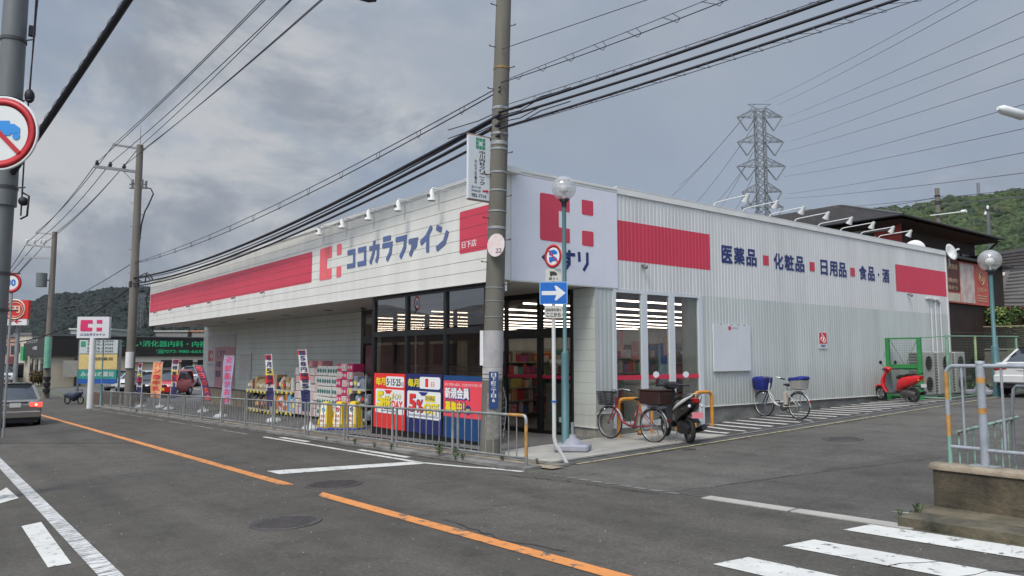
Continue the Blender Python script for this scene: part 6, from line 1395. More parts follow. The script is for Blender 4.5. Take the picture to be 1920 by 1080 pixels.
def scooter(name, label, F_, B_, paint, trim, style, plate, plate_mat):
    d = F_-B_; d.z = 0; rz = math.atan2(d.y, d.x); c = (F_+B_)/2
    t = thing(name, label, 'scooter', (c.x, c.y, G(c.x, c.y)+.02), rz)
    r = .225; xf, xr = .60, -.60
    wheel(t, xf, r, .085, alu, rimr=.14, hub=.05, cast=5); wheel(t, xr, r, .09, alu, rimr=.14, hub=.06, cast=5)
    sec = lambda x, z0, z1, w_, n=12, p=1.25: [(x, w_*max(-1, min(1, p*math.cos(a))), (z0+z1)/2+(z1-z0)/2*max(-1, min(1, p*math.sin(a)))) for a in [2*math.pi*i/n for i in range(n)]]
    b = MB(); b.loft([sec(-.10, .30, .52, .11), sec(-.20, .33, .70, .16), sec(-.38, .42, .76, .18), sec(-.60, .50, .79, .16), sec(-.80, .60, .80, .11), sec(-.92, .68, .78, .05)]); b.build('rear_cowl', paint, t)
    if style == 'white_tail':
        b = MB()
        for s in (-1, 1): b.loft([[(x, s*(w_+.012*k), z+dz) for k, dz in ((0, -h_), (1, -h_*.5), (1, h_*.5), (0, h_))] for x, w_, z, h_ in ((-.25, .165, .56, .02), (-.50, .185, .65, .035), (-.75, .15, .75, .035), (-.98, .08, .85, .015))], cap=True)
        b.build('side_stripe', M('scooter_white', (.68, .68, .66), .3, var=.05), t)
    b = MB(); b.loft([sec(-.05, .24, .34, .13), sec(.10, .22, .30, .14), sec(.28, .22, .30, .13)]); b.build('floorboard', trim, t)
    b = MB(); rings = []
    for z, x, w_, th in ((.26, .27, .13, .10), (.40, .36, .17, .09), (.58, .40, .19, .08), (.72, .37, .16, .07), (.86, .33, .10, .06), (.93, .31, .06, .05)): rings.append([(x+th*.6*math.cos(a)+(.05 if math.cos(a) > 0 else 0)*math.cos(a), w_*math.sin(a), z) for a in [2*math.pi*i/14 for i in range(14)]])
    b.loft(rings); b.build('leg_shield', paint, t)
    b = MB(); b.loft([[(x_-.055, w_*math.sin(a)*.9, z+.0) if False else (x_-.04+.02*math.cos(a), w_*.85*math.sin(a), z) for a in [2*math.pi*i/10 for i in range(10)]] for z, x_, w_ in ((.30, .25, .12), (.50, .34, .16), (.70, .335, .14), (.84, .30, .09))]); b.build('inner_shield', trim, t)
    b = MB(); n = 10; vs = []
    for i in range(n+1):
        a = R(20+130*i/n)
        for yy, rr in ((-.06, r+.01), (-.045, r+.045), (0, r+.06), (.045, r+.045), (.06, r+.01)): vs.append((xf+math.cos(a)*rr, yy, r+math.sin(a)*rr))
    b.add(vs, [(i*5+j, (i+1)*5+j, (i+1)*5+j+1, i*5+j+1) for i in range(n) for j in range(4)], 0, True); b.build('front_fender', paint, t)
    b = MB()
    for s in (-1, 1): b.cyl((xf, s*.07, r), (.44, s*.05, .52), .018, n=7)
    b.build('fork', engine_m, t)
    b = MB(); b.loft([sec(.20, .93, 1.0, .07), sec(.28, .90, 1.04, .12), sec(.36, .90, 1.03, .11), sec(.43, .93, .99, .05)]); b.build('handlebar_cowl', paint if style != 'white_tail' else blackp, t)
    b = MB(); b.lathe([(.075, 0), (.07, .03), (.01, .045)], (.40, 0, .965), 12, axis=(1, 0, .2)); b.build('headlight', lamp_c, t)
    for s in (-1, 1):
        b = MB(); b.cyl((.26, s*.08, .98), (.18, s*.33, .97), .018, n=8); b.build('grip', blackp, t)
        b = MB(); b.cyl((.27, s*.13, .99), (.28, s*.27, 1.13), .006, n=5); b.build('mirror_stalk', blackp, t)
        b = MB(); b.lathe([(.02, .02), (.055, .012), (.06, 0)], (.275, s*.29, 1.17), 12, axis=(1, 0, 0)); b.build('mirror', blackp if style != 'white_tail' else M('mirror_white', (.62, .64, .66), .2), t)
    b = MB(); b.loft([sec(-.08, .68, .76, .08), sec(-.18, .69, .80, .13), sec(-.38, .73, .82, .14), sec(-.55, .77, .86, .13), sec(-.68, .79, .86, .08)]); b.build('seat', seat_m, t)
    b = MB(); b.loft([sec(-.20, .14, .36, .09), sec(-.40, .14, .40, .12), sec(-.60, .16, .34, .10), sec(-.70, .18, .30, .06)]); b.build('engine', engine_m if style != 'white_tail' else blackp, t)
    b = MB(); b.tube([(-.30, -.13, .22), (-.45, -.16, .20), (-.88, -.16, .30)], [.02, .045, .05], 10); b.build('exhaust', blackp, t)
    b = MB(); b.loft([[(x, y, z) for y, z in ((-.05, z0), (.05, z0), (.05, z0+.03), (-.05, z0+.03))] for x, z0 in ((-.62, .46), (-.80, .48), (-.95, .38))], smooth=False); b.build('rear_fender', blackp, t)
    b = MB(); b.loft([sec(-.86, .70, .80, .07), sec(-.96, .72, .79, .045)]); b.build('tail_light', tail_r, t)
    for s in (-1, 1): b = MB(); b.sphere((-.90, s*.11, .66), .03, 8, 6); b.build('indicator', amber if style != 'white_tail' else lamp_c, t)
    b = MB(); b.box(-.985, -.975, -.10, .10, .46, .56); o = b.build('licence_plate', plate_mat, t)
    b = MB(); b.tube([(-.62, -.13, .80), (-.9, -.11, .86), (-.95, 0, .87), (-.9, .11, .86), (-.62, .13, .80)], .009, 5); b.build('grab_rail', alu if style == 'white_tail' else blackp, t)
    b = MB(); b.tube([(-.15, -.1, .16), (-.20, -.18, .02), (-.24, -.22, 0)], .012, 5); b.tube([(-.25, .1, .2), (-.32, .14, 0.01)], .012, 5); b.build('stand', engine_m, t)
    return t
scr = M('scooter_red', (.62, .012, .018), .25, var=.05, coat=.6); dgrey = M('scooter_grey', (.08, .085, .09), .5, var=.1)
scooter('scooter', 'red scooter parked in front of the green steel gate', Vector((.12, 14.62, 0)), Vector((1.32, 14.22, 0)), scr, dgrey, 'plain', 1, plate_w)
scooter('scooter', 'black and white scooter with pink plate behind the red bicycle', Vector((1.02, 3.55, 0)), Vector((2.22, 2.86, 0)), M('scooter_black', (.012, .012, .013), .25, var=.05, coat=.5), blackp, 'white_tail', 1, plate_p).scale = (1.1, 1.1, 1.1)
# ---- cars
def car(name, label, x, y, rz, ln, wd, ht, paint, kind='sedan', plate_mat=None, brake=False, group=None, wheel_r=.31, light_on=False):
    t = thing(name, label, 'car', (x, y, G(x, y)+.01), rz, group)
    h2 = wd/2; L2 = ln/2
    if kind == 'sedan':
        st = [(-1.0, .55, .80, .86), (-.985, .36, .92, .93), (-.93, .24, .985, .97), (-.75, .20, .99, 1.0), (-.40, .19, .95, 1.0), (.0, .19, .93, 1.0), (.35, .19, .92, 1.0), (.62, .20, .86, .99), (.86, .22, .76, .95), (.97, .26, .66, .86), (1.0, .40, .56, .78)]
        gh = [(-.70, .97, .97, .80), (-.40, .97, ht, .74), (.02, .95, ht+.01, .75), (.12, .95, ht-.01, .75), (.46, .92, .93, .80)]
    elif kind == 'kei':
        st = [(-1.0, .40, 1.0, .92), (-.97, .24, 1.08, .97), (-.6, .2, 1.06, 1.0), (.2, .2, 1.04, 1.0), (.62, .2, 1.03, 1.0), (.80, .22, .98, .98), (.95, .24, .88, .93), (1.0, .34, .66, .86)]
        gh = [(-.97, 1.06, 1.10, .86), (-.90, 1.06, ht, .80), (.30, 1.04, ht, .80), (.62, 1.0, 1.05, .88)]
    else:
        st = [(-1.0, .40, .95, .90), (-.96, .26, 1.02, .97), (-.6, .22, 1.02, 1.0), (.2, .22, .98, 1.0), (.55, .22, .97, 1.0), (.80, .24, .92, .97), (.96, .28, .80, .90), (1.0, .40, .62, .84)]
        gh = [(-.92, 1.0, 1.04, .84), (-.78, 1.0, ht-.02, .76), (.0, .98, ht, .77), (.18, .98, ht-.03, .77), (.52, .96, .99, .84)]
    def ring(xx, z0, z1, k):
        w_ = h2*k; m_ = (z0+z1)/2
        half = [(w_*.80, z0), (w_*.97, z0+.06), (w_, m_), (w_*.985, z1-.10), (w_*.93, z1-.02), (w_*.70, z1)]
        return [(xx*L2, yy, zz) for yy, zz in half]+[(xx*L2, -yy, zz) for yy, zz in half[::-1]]
    b = MB(); b.loft([ring(*s) for s in st]); b.build('body', paint, t)
    def gring(xx, zb, zt, k):
        w0 = h2*.93; w1 = h2*k; return [(xx*L2, w0, zb-.03), (xx*L2, w1+.015 if zt-zb > .1 else w0, zt-.07 if zt-zb > .1 else zb), (xx*L2, w1*.9 if zt-zb > .1 else w0*.9, zt), (xx*L2, -w1*.9 if zt-zb > .1 else -w0*.9, zt), (xx*L2, -w1-.015 if zt-zb > .1 else -w0, zt-.07 if zt-zb > .1 else zb), (xx*L2, -w0, zb-.03)]
    b = MB(); b.loft([gring(*g) for g in gh]); b.build('window_glass', glass_d, t)
    # roof skin and pillars on the glass
    hi = [g for g in gh if g[2] > g[1]+.2]; b = MB(); rr = []
    for g in ([ (hi[0][0]-.015,)+hi[0][1:] ]+hi+[(hi[-1][0]+.015,)+hi[-1][1:]]): w1 = h2*g[3]; rr.append([(g[0]*L2, w1+.022, g[2]-.075), (g[0]*L2, w1*.92, g[2]+.008), (g[0]*L2, 0, g[2]+.022), (g[0]*L2, -w1*.92, g[2]+.008), (g[0]*L2, -w1-.022, g[2]-.075)])
    b.loft(rr, cap=False, closed=False); b.build('roof', paint, t)
    b = MB(); f0, f1, r0, r1 = gh[-1], hi[-1], gh[0], hi[0]
    for s in (-1, 1):
        b.bar((f0[0]*L2, s*h2*.92, f0[2]-.02), (f1[0]*L2, s*(h2*f1[3]+.008), f1[2]-.06), .05, .04); b.bar((r0[0]*L2, s*h2*.92, r0[2]-.02), (r1[0]*L2, s*(h2*r1[3]+.008), r1[2]-.06), .11 if kind == 'sedan' else .08, .05)
        mx = (hi[0][0]+hi[-1][0])/2*L2; b.bar((mx, s*h2*.945, 1.0 if kind != 'sedan' else .94), (mx, s*(h2*.77+.01), ht-.07), .07, .03)
    b.build('pillars', paint, t)
    for sx in (-1, 1):
        for sy in (-1, 1):
            xx = sx*L2*(.62 if sx > 0 else .60); wt = .19
            bb_ = MB(); bb_.lathe([(wheel_r*.6, -wt/2), (wheel_r*.95, -wt/2), (wheel_r, -wt/2+.02), (wheel_r, wt/2-.02), (wheel_r*.95, wt/2), (wheel_r*.6, wt/2)], (xx, sy*(h2-.10), wheel_r), 20, axis=(0, 1, 0)); w = bb_.build('wheel', tyre_m, t)
            bb_ = MB(); bb_.lathe([(wheel_r*.62, 0), (wheel_r*.58, .02), (wheel_r*.2, .03), (.01, .035)], (xx, sy*(h2-.012), wheel_r), 14, axis=(0, sy, 0)); bb_.build('rim', alu, w)
            bb_ = MB(); bb_.torus((xx, sy*(h2-.02), wheel_r+.005), (0, 1, 0), wheel_r+.035, .028, 20, 5, 0, 0, 360); bb_.build('wheel_arch', blackp, t)
    zl = {'sedan': .80, 'kei': .90, 'suv': .85}[kind]
    for s in (-1, 1):
        b = MB(); tz_ = zl+.02
        if kind == 'sedan': b.loft([[(-L2*k, s*yy, zz) for yy, zz in q] for k, q in ((1.004, ((h2*.50, tz_-.05), (h2*.86, tz_-.09), (h2*.87, tz_+.07), (h2*.52, tz_+.07))), (.975, ((h2*.50, tz_-.05), (h2*.95, tz_-.09), (h2*.965, tz_+.08), (h2*.52, tz_+.07))), (.90, ((h2*.9, tz_-.05), (h2*.99, tz_-.04), (h2*.985, tz_+.08), (h2*.9, tz_+.08))))], smooth=False)
        else: b.box(-L2*1.005, -L2*.96, s*h2*.80 if s > 0 else -h2*.99, h2*.99 if s > 0 else -h2*.80, zl-.12, zl+.14)
        b.build('tail_light', M('brake_lamp_on', (.5, .01, .01), .2, var=0, emit=(1, .06, .04), estr=1.6) if brake else tail_r, t)
        if brake: b = MB(); b.sphere((-L2*1.0, s*h2*.74, tz_-.0), .045, 8, 6, 0, (.5, 1, .8)); b.build('brake_bulb', M('brake_bulb_on', (.8, .1, .1), .3, var=0, emit=(1, .25, .2), estr=6), t)
        b = MB(); z_h = zl-.08 if kind != 'kei' else zl-.14
        b.loft([[(L2*k, s*yy, zz) for yy, zz in q] for k, q in ((.985, ((h2*.48, z_h-.04), (h2*.82, z_h-.06), (h2*.84, z_h+.07), (h2*.52, z_h+.04))), (.88, ((h2*.6, z_h), (h2*.97, z_h-.02), (h2*.965, z_h+.09), (h2*.6, z_h+.07))))], smooth=False); b.build('headlight', lamp_c, t)
        b = MB(); b.bbox(L2*.34, L2*.34+.14, *( (h2, h2+.16) if s > 0 else (-h2-.16, -h2)), .97, 1.10, .03); b.build('wing_mirror', paint, t)
    b = MB(); b.bbox(L2*.95, L2*1.002, -h2*.42, h2*.42, .58 if kind != 'kei' else .62, .70 if kind != 'kei' else .78, .01); b.box(L2*.9, L2*.995, -h2*.6, h2*.6, .26, .42); b.build('grille', blackp, t)
    b = MB(); b.box(-L2*1.008, -L2*.97, -.17, .17, .74 if kind == 'sedan' else .62, .90 if kind == 'sedan' else .78); b.build('licence_plate', plate_mat or plate_w, t)
    b = MB(); b.box(L2*.97, L2*1.012, -.17, .17, .42, .58); b.build('licence_plate', plate_mat or plate_w, t)
    b = MB(); b.bbox(-L2*1.02, -L2*.93, -h2*.93, h2*.93, .36, .60, .03); b.build('rear_bumper', paint, t)
    b = MB(); b.box(-L2*.99, -L2*.6, -h2*.85, h2*.85, .20, .34); b.build('underside', blackp, t)
    b = MB(); b.box(-L2*1.012, -L2*.97, -h2*.45, h2*.45, .925 if kind == 'sedan' else .8, .945 if kind == 'sedan' else .82); b.build('chrome_strip', chrome, t)
    if kind == 'sedan':
        b = MB()
        for s in (-1, 1): b.bar((-L2*.985, s*h2*.48, .62), (-L2*.985, s*h2*.48, .95), .01, .012)
        b.bar((-L2*.99, -h2*.48, .64), (-L2*.99, h2*.48, .64), .01, .01); b.build('boot_seam', blackp, t)
    return t
car('car', 'grey sedan with lit brake lights driving off behind the left edge pole', -22.6, -6.1, math.pi, 4.4, 1.7, 1.53, M('car_grey', (.22, .20, .18), .28, metal=.4, var=.04, coat=.6), brake=True)
car('car', 'white sedan cut by the right edge on the side road', 3.38, 19.35, math.pi/2-.06, 4.7, 1.75, 1.43, M('car_white', (.60, .60, .58), .3, var=.03, coat=.6), wheel_r=.32)
def pos(px, D): return far(px, 668, D).xy
x, y = pos(310, 52); car('car', 'boxy red compact car with yellow plate facing the street in the lot', x-1.2, y+.8, -.62, 3.4, 1.48, 1.64, M('car_red', (.42, .018, .02), .3, var=.04, coat=.5), 'kei', plate_y, wheel_r=.28)
x, y = pos(354, 66); car('car', 'white sport utility car facing out beside the clinic wall', x-1.2, y+.8, -.62, 4.3, 1.8, 1.58, M('car_white2', (.62, .63, .64), .3, var=.03, coat=.6), 'suv', wheel_r=.34)
x, y = pos(272, 54); car('car', 'black car parked left of the red compact car', x-1.4, y+.9, -.66, 3.9, 1.7, 1.5, M('car_black', (.02, .022, .025), .25, var=.04, coat=.6), 'kei')
x, y = pos(245, 60); car('car', 'white car half hidden behind the second utility pole', x-1.2, y+.8, -.6, 4.0, 1.7, 1.5, M('car_white2'), 'suv')
x, y = pos(223, 62); car('car', 'silver car beside the directory board in the lot', x-1.2, y+.8, -.6, 4.0, 1.7, 1.5, M('car_silver', (.40, .41, .42), .3, metal=.4, var=.04, coat=.6), 'suv')
x, y = pos(32, 95); car('car', 'white van far down the street below the pink shop', x, y-1, 0, 4.6, 1.8, 1.9, M('car_white2'), 'kei')
# covered motorcycle by the sign pole
x, y = pos(143, 50); t = thing('motorcycle', 'motorcycle parked at the kerb left of the store pole sign', 'motorcycle', (x, y, G(x, y)), .6)
for xx in (-.6, .6): b = MB(); b.torus((xx, 0, .3), (0, 1, 0), .26, .05, 24, 6); b.build('wheel', tyre_m, t)
b = MB(); b.loft([[(xx, w_*math.cos(a), z+h_*math.sin(a)) for a in [2*math.pi*i/10 for i in range(10)]] for xx, w_, z, h_ in ((-.9, .08, .6, .1), (-.5, .2, .62, .22), (0, .24, .50, .32), (.3, .22, .66, .3), (.6, .16, .8, .22), (.75, .05, .8, .08))]); b.build('body', M('moto_dark', (.03, .035, .06), .4), t)
b = MB(); b.tube([(.4, -.35, 1.05), (.5, 0, .98), (.4, .35, 1.05)], .02, 6); b.cyl((.5, 0, .95), (.6, 0, .3), .03, n=6); b.build('handlebar', engine_m, t); t.scale = (.8, .8, .8)
# ---- banner flags
def flag(px, py, ytop, label, wd, cols_, text, tcol, bend=0., side=-1):
    wd *= .76
    g_ = gp(px, py); X, Y = g_.x, g_.y; D_ = math.hypot(X-CX, Y-CY); H = far(px, ytop, D_).z-G(X, Y)
    t = thing('banner_flag', label, 'banner flag', (X, Y, G(X, Y)), 0, 'advertising flags behind the fence')
    u = (rd*.75+UY*-.3).normalized() if side > 0 else (rd*-.75+UY*.3).normalized()
    def curve(z, a): k = (z/H)**2; return u*(a*wd*(1-.25*bend*0)+bend*k*.9)+UZ*z*(1-.06*abs(bend)*k)+vd*(.05*math.sin(z*4+a*3))
    n = 12; m_ = 4; z0 = H*.22; hz = H*.985
    for k, (f0, f1, mt) in enumerate(cols_):
        b = MB(); zs = [z0+(hz-z0)*(f0+(f1-f0)*i/n) for i in range(n+1)]; vs = [curve(z, a/m_) for z in zs for a in range(m_+1)]
        b.add(vs, [(i*(m_+1)+j, i*(m_+1)+j+1, (i+1)*(m_+1)+j+1, (i+1)*(m_+1)+j) for i in range(n) for j in range(m_)], 0, True); b.build('cloth', mt, t)
    b = MB(); nch = len(text)
    for i, ch in enumerate(text):
        if ch == ' ': continue
        c_ = (hz-z0)/nch; z = hz-c_*(i+.9); vs, fs = text_geo(ch, .05)
        flip = side < 0
        b.add([curve(z+v[1]*c_*.8, (.15+.7*(1-v[0] if flip else v[0])))+vd*(.012+v[2]) for v in vs], fs)
    b.build('lettering', tcol, t)
    b = MB(); b.tube([curve(z, 0) for z in [H*i/10 for i in range(11)]], .013, 6); b.tube([curve(H*.985, 0), curve(H*.985, 1)], .008, 5); b.build('pole', M('flag_pole_white', (.6, .6, .58), .4), t)
    b = MB(); b.lathe([(.26, 0), (.27, .05), (.18, .12), (.05, .15), (.04, .24)], n=12); b.build('water_base', M('flag_base_pale', (.50, .51, .52), .5, var=.15, scale=8), t)
fr = M('flag_red', (.62, .03, .03), .8, var=.05); fw = M('flag_white', (.60, .58, .55), .8, var=.08); fo = M('flag_orange', (.72, .36, .16), .8, var=.15, scale=3); fp = M('flag_purple', (.10, .05, .13), .8, var=.2, scale=3); fl = M('flag_lilac', (.36, .35, .52), .8, var=.2, scale=3); fy = M('flag_yellow', (.75, .62, .10), .8, var=.05); fn = M('flag_navy', (.03, .04, .14), .8, var=.05)
std = [(0, .30, fn), (.30, .42, fw), (.42, .60, fr), (.60, .72, fy), (.72, .9, fw), (.9, 1, fr)]
flag(583, 806, 652, 'rightmost tall sale flag in front of the toilet paper stacks', .40, [(0, .34, fn), (.34, .5, fw), (.5, .62, fr), (.62, .78, fw), (.78, .92, fw), (.92, 1, fr)], '158円特価5倍DAY', M('flag_print', (.05, .04, .12), .7), .25, -1)
flag(514, 791, 662, 'second sale flag from the right with red and yellow print', .40, std, '毎月5倍デー1日', M('flag_print'), .18, -1)
flag(414, 783, 665, 'lilac flag with pink lettering before the pink wall poster', .55, [(0, 1, fl)], '化粧品がお得', M('flag_pink_print', (.72, .10, .20), .7), .1, 1)
flag(382, 773, 680, 'dark purple flag bending to the left before the wall corner', .55, [(0, 1, fp)], '毎日の食卓', M('flag_red_print', (.72, .08, .08), .7), -.7, 1)
flag(318, 768, 672, 'red and white flag in front of the red compact car', .45, std, '超特価5倍毎日', M('flag_print'), .08, 1)
flag(300, 765, 677, 'orange flag with red bread and milk lettering', .85, [(0, 1, fo)], 'パン・牛乳も', M('flag_red_print'), -.1, -1)
flag(264, 764, 680, 'leftmost red and white sale flag behind the second pole', .42, std, '毎月5倍特価', M('flag_print'), .0, -1)
# ---- product racks along the recessed wall
def col_m(n, c): return M('pack_'+n, c, .55, var=.12, scale=12)
RB_Y = 1.55
def packs(x0, nx, dx, z0, nz, dz, y, dy, mats, label, group, name, dots=None, seed=0, ny=1):
    rnd = random.Random(seed); g0 = G(x0, y)
    b = MB(); b.bbox(0, dx*.95, 0, dy, 0, dz*.95, .015); me_o = None; variants = []
    for k in range(nz):
        for i in range(nx):
            mk = mats[(i+k) % len(mats)] if isinstance(mats, list) else mats
            bb_ = MB(); bb_.bbox(0, dx*.94, 0, dy, 0, dz*.95, .018)
            if (id(mk),) not in [v[0] for v in variants]:
                o = bb_.build(name, [mk], None)
                dd = None
                if dots:
                    m2 = MB()
                    for q_ in range(2): m2.lathe([(dz*.22, 0), (dz*.2, .008)], (dx*(.25+.45*q_), -.001, dz*.5), 8, axis=(0, -1, 0))
                    dd = m2.build('print', dots[(i+k) % len(dots)], o)
                variants.append(((id(mk),), o))
                o.location = (x0+i*dx, y+rnd.uniform(-.02, .02), g0+z0+k*dz); tag(o, label, 'product pack', group)
            else:
                src = [v[1] for v in variants if v[0] == (id(mk),)][0]; o = copy_tree(src, None, (x0+i*dx, y+rnd.uniform(-.02, .02), g0+z0+k*dz))
            o.rotation_euler = (0, 0, rnd.uniform(-.03, .03)); o['label'] = label+', layer '+ORD[k]+' up, '+ORD[i]+' from left'
# racks: wire shelving
def rack(x, y, ln, h, levels, label, seed, kinds, dep=.5, tags_=True):
    rnd = random.Random(seed); z = G(x, y); t = thing('product_rack', label, 'rack', (x, y, z), 0)
    f = MB()
    for xx in (0, ln):
        for yy in (0, dep): f.cyl((xx, yy, 0), (xx, yy, h), .014, n=6)
    f.build('upright', M('rack_white', (.45, .45, .43), .5), t)
    for lv in levels:
        b = MB(); b.box(-.01, ln+.01, -.01, dep+.01, lv-.02, lv); b.box(-.01, ln+.01, -.02, -.01, lv-.05, lv+.02); b.build('shelf', MATS['rack_white'], t)
    n = int(ln/.38)
    for lv in levels:
        for i in range(n):
            b = MB(); xx = (i+.2)*ln/n; b.box(xx, xx+.17, -.032, -.022, lv-.12, lv-.02); b.build('price_tag', M('tag_yellow', (.78, .62, .08), .5, var=.05), t)
    for lv, nxt in zip(levels, levels[1:]+[h]):
        xx = .02
        while xx < ln-.1:
            wd_ = rnd.uniform(.16, .28); hh = (nxt-lv)*rnd.uniform(.55, .85) if nxt < h+.01 else .3; mt = rnd.choice(kinds); b = MB()
            # bags: rounded pillows, boxes: chamfered
            if rnd.random() < .5: b.bbox(0, wd_, 0, dep*.8, 0, hh, .02)
            else: b.loft([[(wd_/2+wd_/2*k*math.cos(a)*1.0, dep*.4+dep*.4*k*math.sin(a), zz) for a in [2*math.pi*i/8 for i in range(8)]] for zz, k in ((0, .8), (hh*.3, 1.05), (hh*.75, .95), (hh, .5))])
            o = b.build('goods', mt, t); o.location = (xx, .04, lv); 
            if rnd.random() < .6: q_ = MB(); q_.box(wd_*.15, wd_*.85, -.012, -.002, hh*.3, hh*.6); q_.build('label', rnd.choice([fy, fw, fr, MATS['poster_plain_white']]), o)
            xx += wd_+.01
    return t
br = col_m('brown', (.22, .12, .06)); pk = col_m('pink', (.70, .30, .30)); tn = col_m('tan', (.42, .30, .16)); dk = col_m('charcoal', (.04, .045, .05)); gn = col_m('green', (.08, .16, .06)); wt_ = col_m('white', (.64, .62, .58)); ps = col_m('pale_pink', (.66, .46, .44)); mg = col_m('magenta', (.60, .03, .14)); bl_ = col_m('sky_blue', (.15, .42, .62)); og = col_m('orange', (.62, .20, .05)); sv = col_m('silver_grey', (.22, .25, .30)); rdp = col_m('dusty_rose', (.36, .12, .12))
def rk(px0, px1, yy=RB_Y): a = onY(px0, 750, yy); c = onY(px1, 760, yy); return a.x, c.x
xa, xb = rk(462, 508); rack(xa, RB_Y, xb-xa, 1.55, [.22, .95], 'leftmost product rack with brown boxes and green bags', 11, [br, tn, gn, dk, tn])
xa2, xb2 = rk(510, 552); rack(xa2, RB_Y, xb2-xa2, 1.6, [.22, .95], 'second product rack with white, blue and orange goods', 12, [br, wt_, dk, og, bl_, tn, ps])
x0, x1 = rk(553, 595); n_ = 7; packs(x0, 6, (x1-x0)/6, .12, 6, .27, RB_Y, .4, [ps, wt_], 'pale tissue pack in the stack behind the tall flag', 'pale tissue packs', 'tissue_pack', seed=1)
packs(x0+.5, 4, (x1-x0)/5.2, 1.74, 1, .22, RB_Y+.1, .4, [rdp, pk], 'dusty rose pack on top of the tissue stack', 'dusty rose packs', 'tissue_pack', seed=6)
x0, x1 = rk(596, 634); gd = col_m('dot_green', (.03, .16, .14)); bd = col_m('dot_blue', (.02, .10, .26))
packs(x0, 4, (x1-x0)/4, .12, 5, .33, RB_Y-.05, .4, wt_, 'white toilet paper pack with dark dots', 'white toilet paper packs', 'paper_pack', dots=[gd, bd], seed=2)
x0, x1 = rk(635, 665); packs(x0, 3, (x1-x0)/3, .10, 7, .245, RB_Y-.1, .4, [mg, ps], 'magenta pack right of the toilet paper', 'magenta packs', 'detergent_pack', dots=[wt_], seed=3)
x0, x1 = rk(667, 700); rack(x0, RB_Y-.25, x1-x0, 1.5, [.2, .62, 1.05], 'right product rack with dark silvery bundles beside the red poster', 13, [sv, dk, sv, sv])
# three yellow floor signs
for px, s_, ds in ((602, 'leftmost', bl_), (629, 'middle', fr), (655, 'rightmost', MATS['flag_navy'])):
    g_ = gp(px, 806); t = thing('floor_sign', s_+' of the three yellow floor signs on a blue base', 'floor sign', (g_.x, g_.y+.15, G(g_.x, g_.y+.15)), .35, 'yellow floor signs')
    ym = M('sign_yellow', (.80, .56, .03), .5, var=.06)
    b = MB(); b.bbox(-.26, .26, -.24, .24, 0, .05, .015); b.build('base', M('base_blue', (.03, .06, .35), .5), t)
    b = MB(); b.loft([[(s1*w_, s2*w_*.8, z) for s1, s2 in ((-1, -1), (1, -1), (1, 1), (-1, 1))] for z, w_ in ((.05, .20), (.74, .10), (.76, .06))], smooth=False); b.build('body', ym, t)
    b = MB()
    for i in range(4): b.box(-.205+.003*i, .205-.003*i, -.168, -.158, .06+.03*i, .07+.03*i)
    b.build('rib', M('rib_ochre', (.5, .3, .02), .6), t)
    b = MB(); nn = Vector((0, -1, .115)).normalized(); vv = Vector((0, .115, 1)).normalized(); o_ = Vector((0, -.165, .07)); b.poly([(-.12, .02), (.12, .02), (.085, .62), (-.085, .62)], o_, UX, vv, .006); b.build('white_face', MATS['poster_plain_white'], t)
    b = MB(); b.torus(o_+vv*.48-UY*.012, (0, -1, .1), .05, .016, 16, 4); b.stroke([(-.04, .52), (.04, .44)], .025, o_-UY*.01, UX, vv, .003); b.build('symbol', ds, t)
    b = MB(); b.text('駐車', o_-UY*.01+vv*.26-UX*.085, UX, vv, .17, .085, 0, .05); b.text('禁止', o_-UY*.01+vv*.14-UX*.085, UX, vv, .17, .085, 0, .05); b.build('lettering', og, t)
# ------------------------------------------------------------------ clinic and the left background
brown_s = M('dark_brown_fascia', (.013, .010, .009), .5, var=.15, scale=.8); beige = M('beige_render', (.42, .36, .28), .85, var=.12, scale=.8, streak=.5); beige2 = M('pale_beige_band', (.55, .50, .42), .8, var=.06)
green_l = M('green_letter', (.02, .42, .17), .5, var=0); dark_w = M('dark_window', (.02, .022, .024), .12, var=0, spec=.7)
CXp = -63.5
cl = thing('clinic_building', 'low clinic with a dark brown fascia and green lettering beyond the parking lot', 'clinic', (CXp, .5, G(CXp, 0)))
cz = cl.location.z
def cl_on(px, py): return onX(px, py, CXp)-cl.location
zt, zb = far(240, 626, 66).z-cz, far(240, 668, 66).z-cz
yL = cl_on(97, 640).y; yR = 36
b = MB(); b.box(-10, -.3, yL, yR, 0, zt-.3); b.build('wall', beige, cl)
b = MB(); b.box(-10.6, .0, yL-.3, yR, zb, zt); b.build('fascia', brown_s, cl)
b = MB(); b.box(-10.7, .06, yL-.36, yR, zt, zt+.08); b.build('roof_edge', M('roof_edge_grey', (.10, .10, .10), .6), cl)
b = MB(); b.box(-.3, -.2, cl_on(240, 670).y, yR, zb-.55, zb); b.build('pale_band', beige2, cl)
b = MB(); b.box(-.19, -.12, cl_on(240, 670).y, yR, zb-.62, zb-.56); b.build('dark_line', brown_s, cl)
b = MB(); y0, y1 = cl_on(247, 650).y, cl_on(402, 650).y; z0, z1 = cl_on(320, 650.5).z, cl_on(320, 639).z
b.text('にじい消化器内科・内視鏡', (.02, y0-1.2, z0), UY, UZ, y1-y0+1.2, z1-z0, 0, .035); y0 = cl_on(293, 650).y; z0, z1 = cl_on(340, 663).z, cl_on(340, 655).z
b.text('☎072-980-6655', (.02, y0, z0), UY, UZ, cl_on(384, 650).y-y0, z1-z0, 0, .03); b.build('lettering', green_l, cl)
for px in (302, 341, 371):
    p = cl_on(px, 690); b = MB(); wd_ = 1.0 if px < 370 else 2.4; b.box(-.28, -.16, p.y, p.y+wd_, far(px, 692, 66).z-cz, far(px, 676, 66).z-cz); b.build('window', dark_w, cl)
for px in (266, ):
    p = cl_on(px, 690); b = MB(); b.box(-.28, -.2, p.y, p.y+.06, .2, zb-.6); b.build('wall_joint', brown_s, cl)
